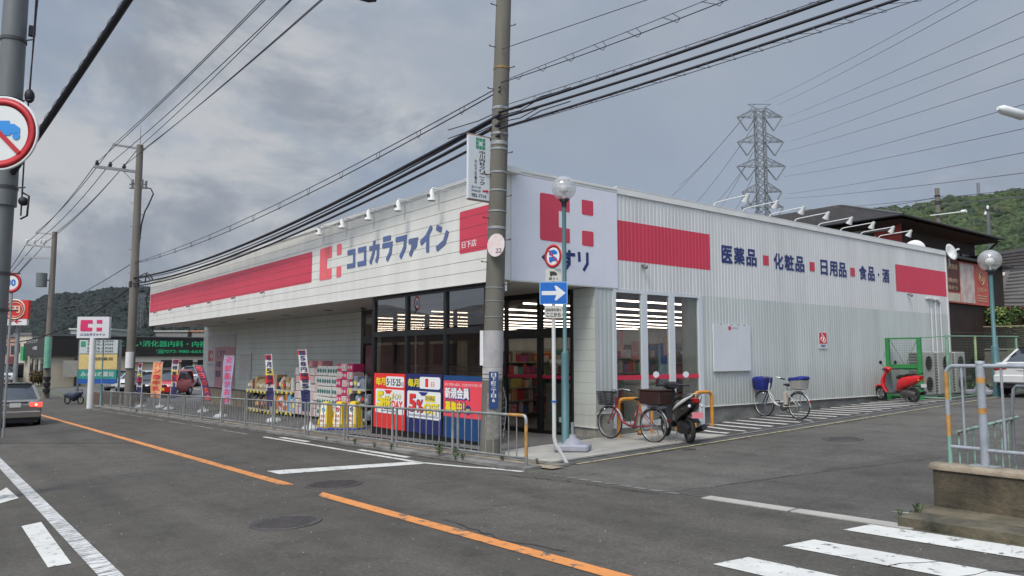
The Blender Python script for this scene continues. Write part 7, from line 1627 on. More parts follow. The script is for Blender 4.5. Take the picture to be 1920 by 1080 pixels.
b = MB(); ya, yb = cl_on(140, 700).y, cl_on(152, 700).y; b.box(-.28, -.15, ya, yb, 0, 2.5); b.build('door', M('clinic_door', (.035, .05, .06), .3), cl); b = MB(); b.box(-.14, -.08, ya+.15, ya+.4, 1.0, 1.1); b.build('door_handle', M('clinic_handle', (.5, .5, .5), .4), cl)
b = MB(); b.box(-.0+.3, .36, yL+.9, yL+2.6, .9, 2.3); b.build('notice_frame', M('frame_pale', (.35, .33, .28), .6), cl)
# street side wing
b = MB(); xl = onY(57, 640, yL+.5).x-CXp; b.box(xl, -10.0, yL+.0, yL+12, 0, zb+.2); b.build('wing_wall', M('wing_beige', (.30, .25, .19), .85, var=.15), cl)
b = MB(); b.box(xl-.3, -10.65, yL-.3, yL+12, zb, zt-.12); b.build('wing_fascia', brown_s, cl)
b = MB(); b.text('クリニック', (xl+1.0, yL-.32, zb+1.25), UX, UZ, 8, .4, 0, .02); b.text('内視鏡', (xl+5.5, yL-.32, zb+.6), UX, UZ, 3.5, .35, 0, .02); b.build('wing_lettering', sgn_w, cl)
for i in range(3): b = MB(); b.box(xl+2+i*4, xl+3.6+i*4, yL-.1, yL-.02, .9, 2.4); b.build('window', dark_w, cl)
# shops further down the street (left edge)
def block(label, px0, px1, ytop, D_, m, dep=10, wins=(), name='shop_building', yb=735, roofm=None):
    a, c = far(px0, 668, D_), far(px1, 668, D_-2); z = far(px0, ytop, D_).z; u = (c-a); u.z = 0; ln = u.length; rz = math.atan2(u.y, u.x); g0 = G(a.x, a.y)
    t = thing(name, label, 'building', (a.x, a.y, g0), rz); b = MB(); b.box(0, ln, 0, dep, -1, z-g0); b.build('wall', m, t)
    b = MB(); b.box(-.2, ln+.2, -.2, dep+.2, z-g0, z-g0+.2); b.build('roof', roofm or M('flat_roof_grey', (.16, .16, .16), .8), t)
    for (fx, fz, fw_, fh) in wins: b = MB(); H_ = z-g0; b.box(ln*fx, ln*(fx+fw_), -.06, -.0, H_*fz, H_*(fz+fh)); b.build('window', dark_w, t)
    return t, ln, z-g0
t, ln, H_ = block('cream two-storey shop house left of the clinic', 28, 58, 628, 96, M('cream_render', (.50, .44, .36), .85, var=.1), wins=((.55, .62, .2, .2), (.1, .62, .2, .2), (.1, .1, .5, .3)))
b = MB(); b.box(ln*.62, ln*.8, -.5, -.1, H_*.45, H_*.75); b.build('green_sign', M('sign_green', (.05, .28, .12), .5), t)
t, ln, H_ = block('salmon pink shop building at the left edge', 2, 32, 632, 104, M('salmon_render', (.42, .24, .19), .85, var=.1), wins=((.2, .6, .2, .2), (.5, .1, .4, .3), (.62, .6, .2, .2)))
b = MB(); b.box(ln*.65, ln*.98, -.4, -.05, H_*.32, H_*.55); b.build('dark_sign', M('sign_maroon', (.16, .03, .03), .5), t)
block('grey gabled house roofs beyond the salmon shop', -60, 12, 640, 118, M('grey_render', (.30, .30, .29), .85, var=.1), wins=((.2, .5, .15, .2), (.6, .5, .15, .2)))
block('long pale roofed hall peeking above the clinic fascia', 130, 205, 618, 125, M('hall_pale', (.36, .38, .36), .7, var=.1), roofm=M('pale_green_roof', (.50, .55, .50), .6))
block('low roofs with an orange tiled corner behind the clinic', 290, 350, 622, 130, M('hall_grey', (.22, .21, .2), .8), roofm=M('pale_roof', (.40, .38, .34), .7))
block('orange tiled roof just left of the store wall', 358, 395, 622, 128, M('hall_grey'), roofm=M('orange_tiles', (.48, .22, .12), .7, var=.2, scale=3))
rn = random.Random(12); hm = [M('town_wall_%d' % i, c, .85, var=.1) for i, c in enumerate(((.42, .40, .37), (.33, .31, .29), (.38, .34, .28), (.27, .27, .28)))]; rm = [M('town_roof_%d' % i, c, .8, var=.2) for i, c in enumerate(((.09, .09, .10), (.16, .10, .08), (.14, .14, .15)))]
for i in range(16):
    px = 20+i*23+rn.uniform(-6, 6); D_ = rn.uniform(190, 330); a = far(px, 668, D_); zt_ = far(px, rn.uniform(628, 640) , D_).z; w_ = rn.uniform(7, 13)
    t = thing('far_house', ['pale far house roof below the mountain', 'dark far house roof below the mountain', 'beige far house roof below the mountain'][i % 3]+', '+(ORD+['fifteenth', 'sixteenth'])[i]+' from the left', 'house', (a.x, a.y, -9), rn.uniform(0, 3), 'town houses below the mountain')
    hh = zt_+9; b = MB(); b.box(-w_/2, w_/2, -w_*.4, w_*.4, 0, hh-2); b.build('wall', hm[i % 4], t); b = MB(); b.poly([(-w_*.6, 0), (w_*.6, 0), (0, 2.4)], (0, w_*.45, hh-2), UX, UZ, w_*.9); b.build('roof', rm[i % 3], t)
    b = MB(); b.box(-w_*.3, -w_*.1, -w_*.4-.05, w_*.4+.05, hh-4.4, hh-3.2); b.build('window', dark_w, t)
# red shop sign and the small no-entry disc by the left pole
p = far(36, 600, 40); t = thing('shop_sign', 'red square shop sign with white rings above a small parking plate', 'sign', (p.x, p.y, G(p.x, p.y)))
z0, z1, z2 = far(36, 598, 40).z-t.location.z, far(36, 563, 40).z-t.location.z, far(36, 610, 40).z-t.location.z; w_ = .95
b = MB(); b.poly([(-w_*.9, z0), (w_*.5, z0), (w_*.5, z1), (-w_*.9, z1)], (0, 0, 0), rd, UZ, .15); b.build('red_panel', M('shop_red', (.62, .03, .02), .4, var=.04), t)
b = MB(); b.torus(vd*.16-rd*.10+UZ*(z0+z1)/2, vd, .42, .035, 24, 4); b.torus(vd*.16-rd*.10+UZ*(z0+z1)/2, vd, .32, .015, 24, 4); b.text('円', vd*.165-rd*.32+UZ*((z0+z1)/2-.16), rd, UZ, .44, .32, 0, .05); b.build('ring', M('shop_cream', (.72, .58, .45), .5), t)
b = MB(); b.poly([(-w_*.9, z2), (w_*.45, z2), (w_*.45, z0-.01), (-w_*.9, z0-.01)], (0, 0, 0), rd, UZ, .14); b.build('parking_panel', sgn_w, t)
b = MB(); b.text('P←', vd*.145-rd*.35+UZ*(z2+.07), rd, UZ, .55, .2, 0, .05); b.build('lettering', sgn_r, t)
b = MB(); b.cyl((-.3, 0, 0), (-.3, 0, z2), .09, n=8); b.build('post', galv, t)
p = far(22, 530, 27); t = thing('road_sign', 'small red-ringed disc half hidden behind the left edge pole', 'road sign', (p.x, p.y, G(p.x, p.y))); zc = p.z-t.location.z
b = MB(); b.lathe([(.31, 0), (.31, .015)], UZ*zc, 28, axis=vd); b.build('plate', sgn_w, t); b = MB(); b.torus(UZ*zc+vd*.018, vd, .26, .05, 28, 4, 0, flat=.1); b.build('red_ring', sgn_r, t); b = MB(); b.text('30', UZ*(zc-.1)+vd*.02-rd*.13, rd, UZ, .26, .2, 0, .04); b.build('lettering', sgn_b, t)
b = MB(); b.cyl((0, 0, 0)-vd*.03 if False else -vd*.03, -vd*.03+UZ*(zc+.3), .035, n=8); b.build('post', galv, t)
# store's own pole sign
p = far(173, 668, 45); t = thing('pole_sign', 'white store sign with a pink emblem on a thick white post by the lot entrance', 'pole sign', (p.x, p.y, G(p.x, p.y))); D_ = 45
fz = lambda y: far(173, y, D_).z-t.location.z; sx = D_/1420*1.08
b = MB(); b.poly([(-.80, fz(634)), (.86, fz(634)), (.86, fz(594)), (-.80, fz(594))], vd*-.1, rd, UZ, .22); b.build('panel', M('sign_panel_white', (.66, .65, .66), .4, var=.03), t)
b = MB(); O3 = vd*.125; zc0, zc1 = fz(621), fz(600); hq = zc1-zc0
cshape(b, [(-.62, zc0), (-.6, zc0), (.0, zc0), (.0, zc0+hq*.32), (-.22, zc0+hq*.32), (-.24, zc0+hq*.35), (-.24, zc0+hq*.65), (-.22, zc0+hq*.68), (.0, zc0+hq*.68), (.0, zc1), (-.6, zc1), (-.62, zc1)], O3, rd, UZ, .01); EMB = M('emblem_pink', (.68, .03, .14), .4); b.build('emblem', EMB, t); b = MB()
b.poly([(.22, zc0), (.50, zc0), (.50, zc0+hq*.32), (.22, zc0+hq*.32)], O3, rd, UZ, .01); b.build('emblem', EMB, t); b = MB(); b.poly([(.22, zc0+hq*.68), (.50, zc0+hq*.68), (.50, zc1), (.22, zc1)], O3, rd, UZ, .01); b.build('emblem', M('emblem_pink', (.68, .03, .14), .4), t)
b = MB(); b.text('ココカラファイン', O3+vd*.005-rd*.62+UZ*fz(630), rd, UZ, 1.3, fz(625)-fz(630), 0, .05); b.build('lettering', navy, t)
b = MB(); b.cyl((0, 0, -.2), (0, 0, fz(634)), .15, n=14); b.build('post', sgn_w, t)
# directory board
p = far(186, 668, 52); t = thing('directory_board', 'tall directory board with white, yellow, green and blue panels', 'sign board', (p.x, p.y, G(p.x, p.y))); D_ = 52
fz = lambda y: far(186, y, D_).z-t.location.z; fx = lambda px: (px-186)/1420*D_*1.12
for (ya, yb_, m_, nm) in ((663, 637, M('dir_white', (.52, .56, .55), .5, var=.1, scale=6), 'white_panel'), (692, 664, M('dir_yellow', (.66, .50, .20), .5, var=.1, scale=4), 'yellow_panel'), (710, 693, M('dir_green', (.03, .28, .22), .5, var=.1), 'green_panel'), (719, 710, M('dir_blue', (.02, .10, .38), .5, var=.1), 'blue_panel')):
    b = MB(); b.poly([(fx(158), fz(ya)), (fx(214), fz(ya)), (fx(214), fz(yb_)-.01), (fx(158), fz(yb_)-.01)], (0, 0, 0), rd, UZ, .12); b.build(nm, m_, t)
b = MB()
for y in (642, 648, 655, 661): b.text('医療法人内科', vd*.13+rd*fx(170)+UZ*fz(y), rd, UZ, fx(208)-fx(170), .14, 0, .02)
b.text('調剤薬局', vd*.13+rd*fx(178)+UZ*fz(676), rd, UZ, fx(208)-fx(178), .2, 0, .02); b.build('lettering', prt, t)
b = MB(); b.text('みんなの薬局', vd*.13+rd*fx(162)+UZ*fz(706), rd, UZ, fx(210)-fx(162), .3, 0, .02); b.build('lettering', sgn_w, t); b = MB(); b.box(0, 0, 0, 0, 0, 0) if False else None; b.poly([(fx(160), fz(650)), (fx(167), fz(650)), (fx(167), fz(640)), (fx(160), fz(640))], vd*.125, rd, UZ, .01); b.build('green_logo', M('emblem_green'), t)
for q in (156, 216): b = MB(); b.bar(rd*fx(q)+UZ*-.2-vd*.05, rd*fx(q)+UZ*fz(637)-vd*.05, .12, .12); b.build('post', M('dir_post', (.18, .19, .2), .5), t)
# brick planter at the fence end
p = gp(172, 757); t = thing('brick_planter', 'low brown brick planter between the pole sign and the fence end', 'planter', (-35.8, -.9, G(-36, -.9)))
bk = MB(); bk.box(0, .24, 0, .11, 0, .085); first = None; brm = M('planter_brick', (.14, .085, .06), .9, var=.4, scale=9, bump=.4)
for r_ in range(7):
    for i in range(9):
        if first is None: first = bk.build('brick', brm, t); o = first
        else: o = first.copy(); col.objects.link(o)
        o.parent = t; o.location = (-.25*i+(.12 if r_ % 2 else 0), 0, .095*r_)
        o2 = first.copy(); col.objects.link(o2); o2.parent = t; o2.location = (.37, .12+.25*i, .095*r_); o2.rotation_euler = (0, 0, math.pi/2)
b = MB(); b.box(-2.1, .35, .12, 2.2, 0, .6); b.build('soil', M('soil_dark', (.05, .04, .03), .95), t)
b = MB(); b.cyl((.9, .1, 0), (.9, .1, .75), .06, .02, 8); b.build('orange_marker', og, t)
# hedge and shrubs
def bush(name, label, cx, cy, cz_, sx, sy, sz, n, mats, seed, leaf=.09, cat='hedge', stems=6, group=None):
    rnd = random.Random(seed); t = thing(name, label, cat, (cx, cy, cz_), 0, group); b = MB()
    blobs = [(rnd.uniform(-.85, .85)*sx, rnd.uniform(-.6, .6)*sy, rnd.uniform(.35, .8)*sz, rnd.uniform(.25, .5)*min(sy*1.3, sz)) for _ in range(max(6, int(sx*7)))]
    for i in range(n):
        bx_, by_, bz_, br_ = rnd.choice(blobs); d = Vector((rnd.gauss(0, 1), rnd.gauss(0, 1), rnd.gauss(0, 1))).normalized(); p = Vector((bx_, by_, bz_))+d*br_*rnd.uniform(.6, 1.12)
        if p.z < .02 or rnd.random() < .12*(1 if d.z < -.3 else 0): p.z = abs(p.z)+.02
        a = Vector((rnd.gauss(0, 1), rnd.gauss(0, 1), rnd.gauss(0, 1)*.6)).normalized()*leaf*rnd.uniform(.6, 1.4); c = (d+Vector((rnd.gauss(0, .5), rnd.gauss(0, .5), rnd.gauss(0, .5)))).cross(a).normalized()*leaf*.45
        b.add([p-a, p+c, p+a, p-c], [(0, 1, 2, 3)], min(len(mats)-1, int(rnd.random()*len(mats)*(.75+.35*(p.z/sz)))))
    b.build('foliage', mats, t); b = MB()
    for i in range(stems): x_ = rnd.uniform(-.8, .8)*sx; y_ = rnd.uniform(-.3, .3)*sy; b.tube([(x_, y_, 0), (x_+.05, y_, sz*.4), (x_+rnd.uniform(-.2, .2), y_, sz*.8)], .02, 5)
    b.build('trunk', M('stem_brown', (.07, .05, .035), .9), t); return t
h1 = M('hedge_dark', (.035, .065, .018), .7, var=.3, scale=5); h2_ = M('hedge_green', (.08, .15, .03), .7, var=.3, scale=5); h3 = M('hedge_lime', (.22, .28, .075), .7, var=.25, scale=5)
WY = 26.2
a = onY(1772, 612, WY+.8); c = onY(1848, 612, WY+.8); d_ = onY(1892, 612, WY+.8); top = onY(1810, 581, WY+.8).z
bush('hedge', 'bright lime-tipped hedge above the lattice fence', (a.x+c.x)/2, WY+.9, a.z-.5, (c.x-a.x)/2+.3, .7, top-a.z+.55, 5200, [h1, h2_, h3], 21)
bush('hedge', 'yellow-green end of the hedge right of the teal lamp', (c.x+d_.x)/2-.05, WY+.9, a.z-.45, (d_.x-c.x)/2, .7, top-a.z+.45, 2600, [h1, h2_, h3, h3], 22)
bush('shrub', 'dark green shrub at the right edge above the lattice fence', d_.x+1.6, WY+1.0, a.z-.5, 1.6, .8, 1.3, 2600, [h1, h1, h2_], 23, cat='shrub')
bush('shrub', 'small dark shrub at the foot of the clinic wing', *far(70, 668, 80).xy, G(-78, 0)+.1, 2.0, .7, 1.2, 900, [h1, M('hedge_brown', (.12, .06, .03), .8)], 24, .14, 'shrub')
bush('shrub', 'low weeds under the grey wall at the lot corner', .6, 20.9, G(.6, 21), 1.0, .25, .25, 500, [h1, h2_], 25, .05, 'shrub', 2)
# block wall and lattice fence behind the side road
t = thing('boundary_wall', 'grey block wall with a brown lattice fence on top behind the white sedan', 'wall', (-1.5, WY, G(-1.5, WY)))
zw = onY(1800, 659, WY).z-t.location.z; zf = onY(1776, 613.5, WY).z-t.location.z
bw = M('block_wall', (.16, .145, .125), .9, var=.3, scale=3, bump=.4); first = None; nb = 0
bb_ = MB(); bb_.box(0, .385, 0, .15, 0, .185)
rows = int(zw/.19)+1
for r_ in range(rows):
    for i in range(30):
        o = first.copy() if first else bb_.build('block', bw, t)
        if first: col.objects.link(o)
        else: first = o
        o.parent = t; o.location = (.39*i+(.19 if r_ % 2 else 0)-.2, 0, zw-.19*(r_+1))
b = MB(); b.box(-.2, 11.8, .16, .2, -.5, zw-.01); b.build('wall_backing', MATS['dark_joint'], t)
b = MB(); b.box(-.2, 11.8, .02, .08, zf-.05, zf); b.box(-.2, 11.8, .02, .08, zw+.06, zw+.11); b.build('rail', M('fence_pale_tan', (.30, .26, .18), .7), t)
for i in range(7): b = MB(); x_ = onY(1832, 640, WY).x+1.5+(i-1)*1.95-.06; b.box(x_, x_+.09, .0, .09, zw, zf); b.build('post', MATS['fence_pale_tan'], t)
sl = M('lattice_brown', (.035, .028, .022), .8, var=.2); bb_ = MB(); bb_.box(-.2, 11.8, .05, .07, 0, .065); first = None
for i in range(int((zf-zw-.15)/.085)):
    o = first.copy() if first else bb_.build('slat', sl, t)
    if first: col.objects.link(o)
    else: first = o
    o.parent = t; o.location = (0, 0, zw+.13+.085*i)
# gate and mesh fence round the air conditioners
gg = M('gate_green', (.035, .24, .07), .5, var=.15, scale=4); pg = M('fence_pale_green', (.20, .36, .25), .6, var=.3, scale=4); yg = M('fence_yellow_green', (.32, .40, .20), .6, var=.3, scale=4); meshm = M('mesh_wire_green', (.10, .17, .13), .6, var=0)
YG = 15.35; zg = G(0, YG); t = thing('steel_gate', 'bright green braced steel gate behind the red scooter', 'gate', (0, YG, zg)); zt_ = 2.36-zg; x1 = 1.03
for x_, w_ in ((.05, .14), (x1, .12)): b = MB(); b.box(x_-w_/2, x_+w_/2, -.04, .04, .02, zt_); b.build('post', gg, t)
for z_0, h_ in ((zt_-.05, .05), (1.0, .12), (.12, .06)): b = MB(); b.box(.13, x1-.07, -.03, .03, z_0, z_0+h_); b.build('rail', gg, t)
b = MB()
for i in range(12): x_ = .14+i*(x1-.22)/11; b.cyl((x_, 0, .18), (x_, 0, 1.0), .003, n=3); b.cyl((x_, 0, 1.12), (x_, 0, zt_-.05), .003, n=3)
for i in range(24): z_1 = .2+i*.075; b.cyl((.13, 0, z_1), (x1-.07, 0, z_1), .003, n=3)
b.build('mesh', meshm, t)
b = MB(); b.bar((.14, .03, zt_-.08), (.55, .03, 1.1), .012); b.bar((x1-.08, .03, zt_-.08), (.60, .03, 1.1), .012); b.build('brace', MATS['mesh_wire_green'], t)
b = MB(); b.poly([(.3, .98), (.65, .93), (.98, .98), (.98, 1.0), (.3, 1.0)], (0, .03, .0), UX, UZ, .03); b.build('gusset', gg, t)
b = MB(); b.cyl((-.02, -.06, 1.35), (-.02, -.06, 1.5), .02, n=6); b.build('latch', blackp, t)
t = thing('mesh_fence', 'pale green mesh fence around the air conditioner corner', 'fence', (1.03, YG, zg))
X1 = 1.83-1.03
def fpost(x_, y_, m_, w_=.055): b = MB(); b.cyl((x_, y_, 0), (x_, y_, zt_+.05+.0*y_), w_, n=8); b.build('post', m_, t)
fpost(X1, 0, pg, .05)
for k, px in enumerate((1828, 1868, 1905)): fpost(X1, onX(px, 640, 1.83).y-YG, yg if k == 0 else pg, .04)
YE = onX(1910, 640, 1.83).y-YG
for p_, q_ in (((.07, 0, zt_), (X1, 0, zt_+.02)), ((X1, 0, zt_+.02), (X1, YE, zt_+.1)), ((.07, 0, .12), (X1, 0, .12)), ((X1, 0, .12), (X1, YE, .25))): b = MB(); b.cyl(p_, q_, .02, n=6); b.build('rail', pg, t)
b = MB()
for i in range(46): y_ = YE*i/46; b.cyl((X1, y_, .15), (X1, y_+YE*.02, zt_), .0028, n=3)
for i in range(22): z_1 = .2+i*.09; b.cyl((X1, 0, z_1), (X1, YE, z_1+.06), .0028, n=3)
b.build('mesh', meshm, t)
acm = M('ac_cream', (.40, .40, .36), .5, var=.08, scale=3); acg = M('ac_grille_dark', (.15, .14, .135), .6, var=.2)
for k, (px0, px1) in enumerate(((1729, 1755), (1760, 1788), (1792, 1812))):
    ya, yb_ = onX(px0, 700, .9).y, onX(px1, 700, .9).y; zt1 = onX(1770, 659.5, .9).z; zb1 = zt1-1.36
    t = thing('air_conditioner', ['twin-fan outdoor unit nearest the green gate', 'middle twin-fan outdoor unit in the fenced corner', 'farthest twin-fan outdoor unit beside the pale weight block'][k], 'air conditioner', (.5, ya, G(.5, ya)), 0, 'outdoor units in the fenced corner'); z0 = zb1-t.location.z; h_ = 1.36; w_ = yb_-ya-.04
    b = MB(); b.bbox(0, .4, 0, w_, z0, z0+h_, .02); b.build('casing', acm, t)
    for j in range(2): 
        zc = z0+.34+.66*j; b = MB(); b.lathe([(.24, 0), (.24, .012), (.22, .012), (.21, -.0)], (.402, w_*.52, zc), 20, axis=(1, 0, 0)); fo_ = b.build('fan_grille', acg, t)
        b = MB()
        for q_ in range(9): b.cyl((.42, w_*.52-.22, zc-.2+.05*q_), (.42, w_*.52+.22, zc-.2+.05*q_), .005, n=3)
        b.build('guard', acm, fo_)
    b = MB(); [b.box(.02, .38, -.012, -.002, z0+.08+.09*i, z0+.13+.09*i) for i in range(14)]; b.build('side_louvre', acg, t)
    b = MB(); b.box(.0, .42, .0, w_, .05, z0-.01); b.build('stand', M('ac_stand', (.14, .2, .17), .6), t)
# ------------------------------------------------------------------ the brown restaurant house
tile_d = M('roof_tile_dark', (.085, .077, .074), .6, var=.3, scale=3, bump=.3); red_w = M('red_brown_boards', (.30, .042, .028), .75, var=.2, scale=3); brn = M('dark_brown_timber', (.035, .018, .013), .7, var=.3, scale=2)
EX, EY = -3.7, 25.0; ez = onY(1700, 402, EY).z; 
hs = thing('restaurant_house', 'dark brown two-storey house with a tiled hip roof behind the store', 'house', (EX, EY, .5)); z0 = .5
XL, YBk = -20.0, 36.5; wz = ez-z0
b = MB(); b.box(XL+1-EX, -1.0, 1.0, YBk-EY-1, -.5, wz-.2); b.build('wall', brn, hs)
for i in range(11):  # red boards on the left front part
    zz = wz-3.2+.28*i; x_l, x_r = onY(1640, 440, EY+.98).x-EX, onY(1690, 430, EY+.98).x-EX
    b = MB(); b.box(x_l, x_r, .95, .99, zz, zz+.27); b.build('board', red_w, hs)
b = MB(); p0, p1 = onY(1592, 440, EY+.9).x-EX, onY(1638, 440, EY+.9).x-EX; b.box(p0, p1, .90, .96, wz-2.3, wz-.75); w1_ = b.build('window', M('curtained_window', (.33, .31, .27), .4, var=.4, scale=4), hs)
b = MB(); b.box(p0-.1, p0, .88, .97, wz-2.4, wz-.65); b.box(p1, p1+.1, .88, .97, wz-2.4, wz-.65); b.box(p0, p1, .88, .97, wz-.75, wz-.65); b.build('frame', trim_w, w1_)
for px0, px1 in ((1703, 1722), (1726, 1745), (1752, 1768), (1775, 1795), (1800, 1822)):
    ya, yb_ = onX(px0, 450, EX-.98).y-EY, onX(px1, 450, EX-.98).y-EY; b = MB(); b.box(-.99, -.93, ya, yb_, wz-3.4, wz-.9); w_ = b.build('window', dark_w, hs)
    b = MB(); b.box(-.92, -.90, ya+.1, ya+.3, wz-3.3, wz-1.0); b.build('curtain', M('curtain_grey', (.16, .17, .15), .8, var=.3, scale=6), w_)
# hip roof: ridge along X
yR_ = (YBk-EY)/2; zr_ = wz+2.0; rg0 = (XL-EX+yR_+.2, yR_, zr_); rg1 = (-yR_, yR_, zr_); c0 = (XL-EX, 0, wz); c1 = (0, 0, wz); c2 = (0, YBk-EY, wz); c3 = (XL-EX, YBk-EY, wz)
b = MB(); b.add([c0, c1, c2, c3, rg0, rg1], [(0, 1, 5, 4), (1, 2, 5), (2, 3, 4, 5), (3, 0, 4)]); b.add([(p[0], p[1], wz-.12) for p in (c0, c1, c2, c3)], [(3, 2, 1, 0)]); b.build('roof', tile_d, hs)
# tile courses as ridged strips on the two slopes in view
nrm1 = (Vector(c1)-Vector(c0)).cross(Vector(rg0)-Vector(c0)).normalized(); b = MB()
for i in range(1, 24):
    f = i/24; A = Vector(c0).lerp(Vector(rg0), f); Bq = Vector(c1).lerp(Vector(rg1), f); b.bar(A+nrm1*.02, Bq+nrm1*.02, .06, .05, 0, up=nrm1)
nrm2 = (Vector(c2)-Vector(c1)).cross(Vector(rg1)-Vector(c1)).normalized()
for i in range(1, 24):
    f = i/24; A = Vector(c1).lerp(Vector(rg1), f); Bq = Vector(c2).lerp(Vector(rg1), f); b.bar(A+nrm2*.02, Bq+nrm2*.02, .06, .05, 0, up=nrm2)
b.build('tile_courses', tile_d, hs)['kind'] = 'stuff'
b = MB(); b.bar(Vector(c1)+nrm1*.05, Vector(rg1)+nrm1*.05, .25, .12); b.bar(Vector(rg0), Vector(rg1), .28, .2); b.build('ridge_tiles', tile_d, hs)
b = MB(); b.cyl(Vector(c0)-UY*.08, Vector(c1)+UX*.1-UY*.08, .07, n=8); b.cyl(Vector(c1)+UX*.08, Vector(c2)+UX*.08, .07, n=8); b.build('gutter', M('gutter_dark', (.015, .014, .014), .4), hs)
b = MB(); b.add([(XL-EX, 0, wz-.13), (0, 0, wz-.13), (-1., 1., wz-.28), (XL-EX+1, 1., wz-.28)], [(3, 2, 1, 0)]); b.add([(0, 0, wz-.13), (0, YBk-EY, wz-.13), (-1, YBk-EY-1, wz-.28), (-1, 1, wz-.28)], [(3, 2, 1, 0)]); b.build('eave_board', M('eave_brown', (.07, .05, .04), .8, var=.15), hs)
b = MB(); b.box(XL-EX+1, -1.0, .93, .99, wz-.45, wz-.30); b.build('white_batten', M('batten_pale', (.30, .27, .24), .7), hs)
b = MB(); b.bar((-.1, YBk-EY-.4, wz-.15), (-1.0, YBk-EY-.9, wz-1.2), .12, .12); b.build('brace', brn, hs)
# lower dark storey stepping forward with the red sign
sX = -1.0; q0, q1 = onX(1774, 525, sX), onX(1853, 530, sX); zs1, zs0 = onX(1774, 485, sX).z, onX(1774, 566, sX).z
b = MB(); b.box(EX-1-EX, sX-EX-.12, q0.y-EY, q1.y-EY+2, 1.2, zs1-z0+.05); b.build('porch_wall', brn, hs)
b = MB(); b.box(-1., sX-EX+.25, q0.y-EY-.2, q1.y-EY+2.2, zs1-z0+.05, zs1-z0+.13); b.build('porch_roof', M('gutter_dark'), hs)
t = thing('restaurant_sign', 'faded red restaurant banner sign with a bleached white middle panel', 'sign', (sX, q0.y, zs0)); ln = q1.y-q0.y; h_ = zs1-zs0
b = MB(); b.box(-.06, .0, 0, ln, 0, h_); b.build('red_panel', M('banner_red', (.55, .05, .035), .6, var=.2, scale=2.5, dirt=(.50, .16, .12)), t)
b = MB(); b.box(.001, .012, .02, ln*.30, h_*.26, h_*.97); b.build('brown_field', M('banner_brown', (.13, .035, .03), .6, var=.3, scale=5), t)
b = MB(); b.box(.001, .014, .02, ln*.29, h_*.03, h_*.22); b.build('cream_box', M('banner_cream', (.58, .50, .38), .6), t)
b = MB(); b.box(.001, .014, ln*.315, ln*.64, h_*.03, h_*.96); b.build('bleached_panel', M('bleached_white', (.56, .53, .48), .6, var=.25, scale=3, dirt=(.52, .30, .26)), t)
b = MB(); b.text('居酒屋', (.016, .15, h_*.78), UY, UZ, ln*.22, h_*.12, 0, .02); b.text('焼肉', (.016, .15, h_*.47), UY, UZ, ln*.2, h_*.1, 0, .02); b.text('串かつ', (.016, .15, h_*.3), UY, UZ, ln*.2, h_*.1, 0, .02); b.text('営業中', (.016, ln*.70, h_*.33), UY, UZ, ln*.24, h_*.1, 0, .02); b.torus((.016, ln*.82, h_*.66), (1, 0, 0), .26, .025, 20, 4); b.torus((.016, ln*.82, h_*.66), (1, 0, 0), .12, .025, 16, 4)
for i in range(3): b.box(.001, .016, ln*.70, ln*.94, h_*(.10+.06*i), h_*(.12+.06*i))
b.build('faded_print', M('banner_print', (.62, .42, .25), .6, var=.2), t)
# second house with slate slopes at the right edge
hx, hy = far(1880, 668, 46).xy; t = thing('slate_house', 'slate-roofed red-walled house at the right edge beyond the lattice fence', 'house', (hx, hy, .9)); sl_ = M('slate_roof', (.075, .07, .068), .6, var=.2, scale=4)
fz = lambda px, y, D_=46: far(px, y, D_)-t.location
b = MB(); A = [fz(1836, 478), fz(1990, 452), fz(1990, 520), fz(1838, 520)]; b.add([p for p in A]+[p-vd*6-UZ*.0 for p in A], [(3, 2, 1, 0), (0, 1, 5, 4), (0, 4, 7, 3)]); b.build('upper_roof', sl_, t)
b = MB()
for i in range(1, 9): f = i/9; b.bar(A[0].lerp(A[3], f)+vd*.02, A[1].lerp(A[2], f)+vd*.02, .05, .05)
b.build('tile_courses', sl_, t)['kind'] = 'stuff'
b = MB(); b.bar(fz(1838, 522)+vd*.1, fz(1990, 500)+vd*.1, .2, .25); b.build('white_eave', trim_w, t)
Bq = [fz(1893, 508, 43), fz(1990, 496, 43), fz(1960, 574, 42), fz(1873, 574, 42)]
b = MB(); b.add(Bq, [(3, 2, 1, 0)]); b.add([p-vd*.3 for p in Bq], [(0, 1, 2, 3)]); b.build('lower_roof', sl_, t)
b = MB()
for i in range(0, 11): f = i/10; b.bar(Bq[0].lerp(Bq[3], f)+vd*.03, Bq[1].lerp(Bq[2], f)+vd*.03, .05, .06)
b.build('tile_courses', sl_, t)['kind'] = 'stuff'
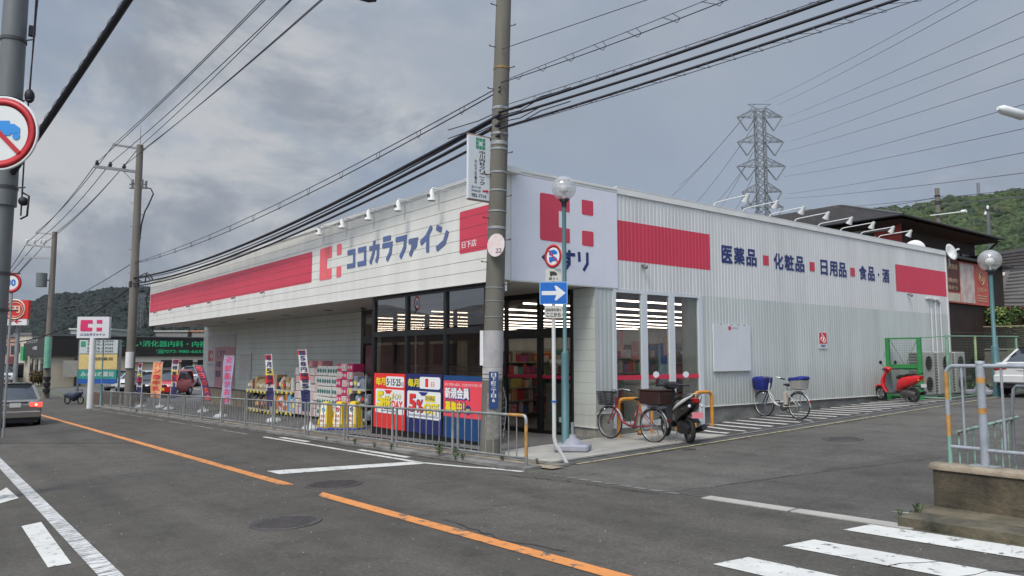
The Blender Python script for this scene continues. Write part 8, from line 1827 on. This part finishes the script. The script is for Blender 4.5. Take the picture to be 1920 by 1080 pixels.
C_ = [fz(1846, 520, 44.5), fz(1990, 505, 44.5), fz(1990, 612, 44.5), fz(1846, 612, 44.5)]; b = MB(); b.add(C_+[p-vd*5 for p in C_], [(3, 2, 1, 0), (0, 1, 5, 4), (0, 4, 7, 3)]); b.build('wall', red_w, t)
# ------------------------------------------------------------------ houses across the street (behind the photographer, seen in the glass)
def plain_house(x, y, wx, wy, h, rh, label, wall, roof):
    t = thing('street_house', label, 'house', (x, y, G(x, y)))
    b = MB(); b.box(0, wx, -wy, 0, 0, h); b.build('wall', wall, t)
    b = MB(); b.add([(-.6, .6, h), (wx+.6, .6, h), (wx+.6, -wy-.6, h), (-.6, -wy-.6, h), (wx*.25, -wy/2, h+rh), (wx*.75, -wy/2, h+rh)], [(0, 1, 5, 4), (1, 2, 5), (2, 3, 4, 5), (3, 0, 4), (3, 2, 1, 0)][0:5]); b.build('roof', roof, t)
    for i in range(3): b = MB(); b.box(wx*(.12+.3*i), wx*(.30+.3*i), .01, .06, h*.55, h*.8); b.build('window', dark_w, t)
    return t
plain_house(-31, -13.6, 15, 9, 4.6, 1.6, 'brown hip-roofed house across the street mirrored in the glass screen', M('mirror_brown', (.14, .10, .08), .8, var=.2), tile_d)
plain_house(-12, -15., 9, 8, 5.2, 1.8, 'grey house across the street opposite the store', M('mirror_grey', (.22, .21, .2), .8, var=.2), tile_d)
plain_house(-50, -14, 14, 9, 5.5, 1.5, 'tan house across the street further left', M('mirror_tan', (.28, .24, .18), .8, var=.2), tile_d)
plain_house(24, -1, 12, -14, 5.5, 1.8, 'grey house right of the photographer across the side road', M('mirror_grey'), tile_d)
# ------------------------------------------------------------------ haze
HAZE = True
def haze():
    b = MB(); b.box(-1700, 700, -500, 1900, -16, 330)
    m = bpy.data.materials.new('haze_air'); m.use_nodes = True; t = m.node_tree; t.nodes.clear()
    o = t.nodes.new('ShaderNodeOutputMaterial'); v = t.nodes.new('ShaderNodeVolumePrincipled'); v.inputs['Color'].default_value = (.82, .88, 1., 1); v.inputs['Density'].default_value = .00002; v.inputs['Anisotropy'].default_value = .2
    t.links.new(v.outputs[0], o.inputs['Volume']); ob = b.build('haze', m); tag(ob, 'thin grey-blue haze over the valley', 'haze', kind='stuff')
if HAZE: haze()
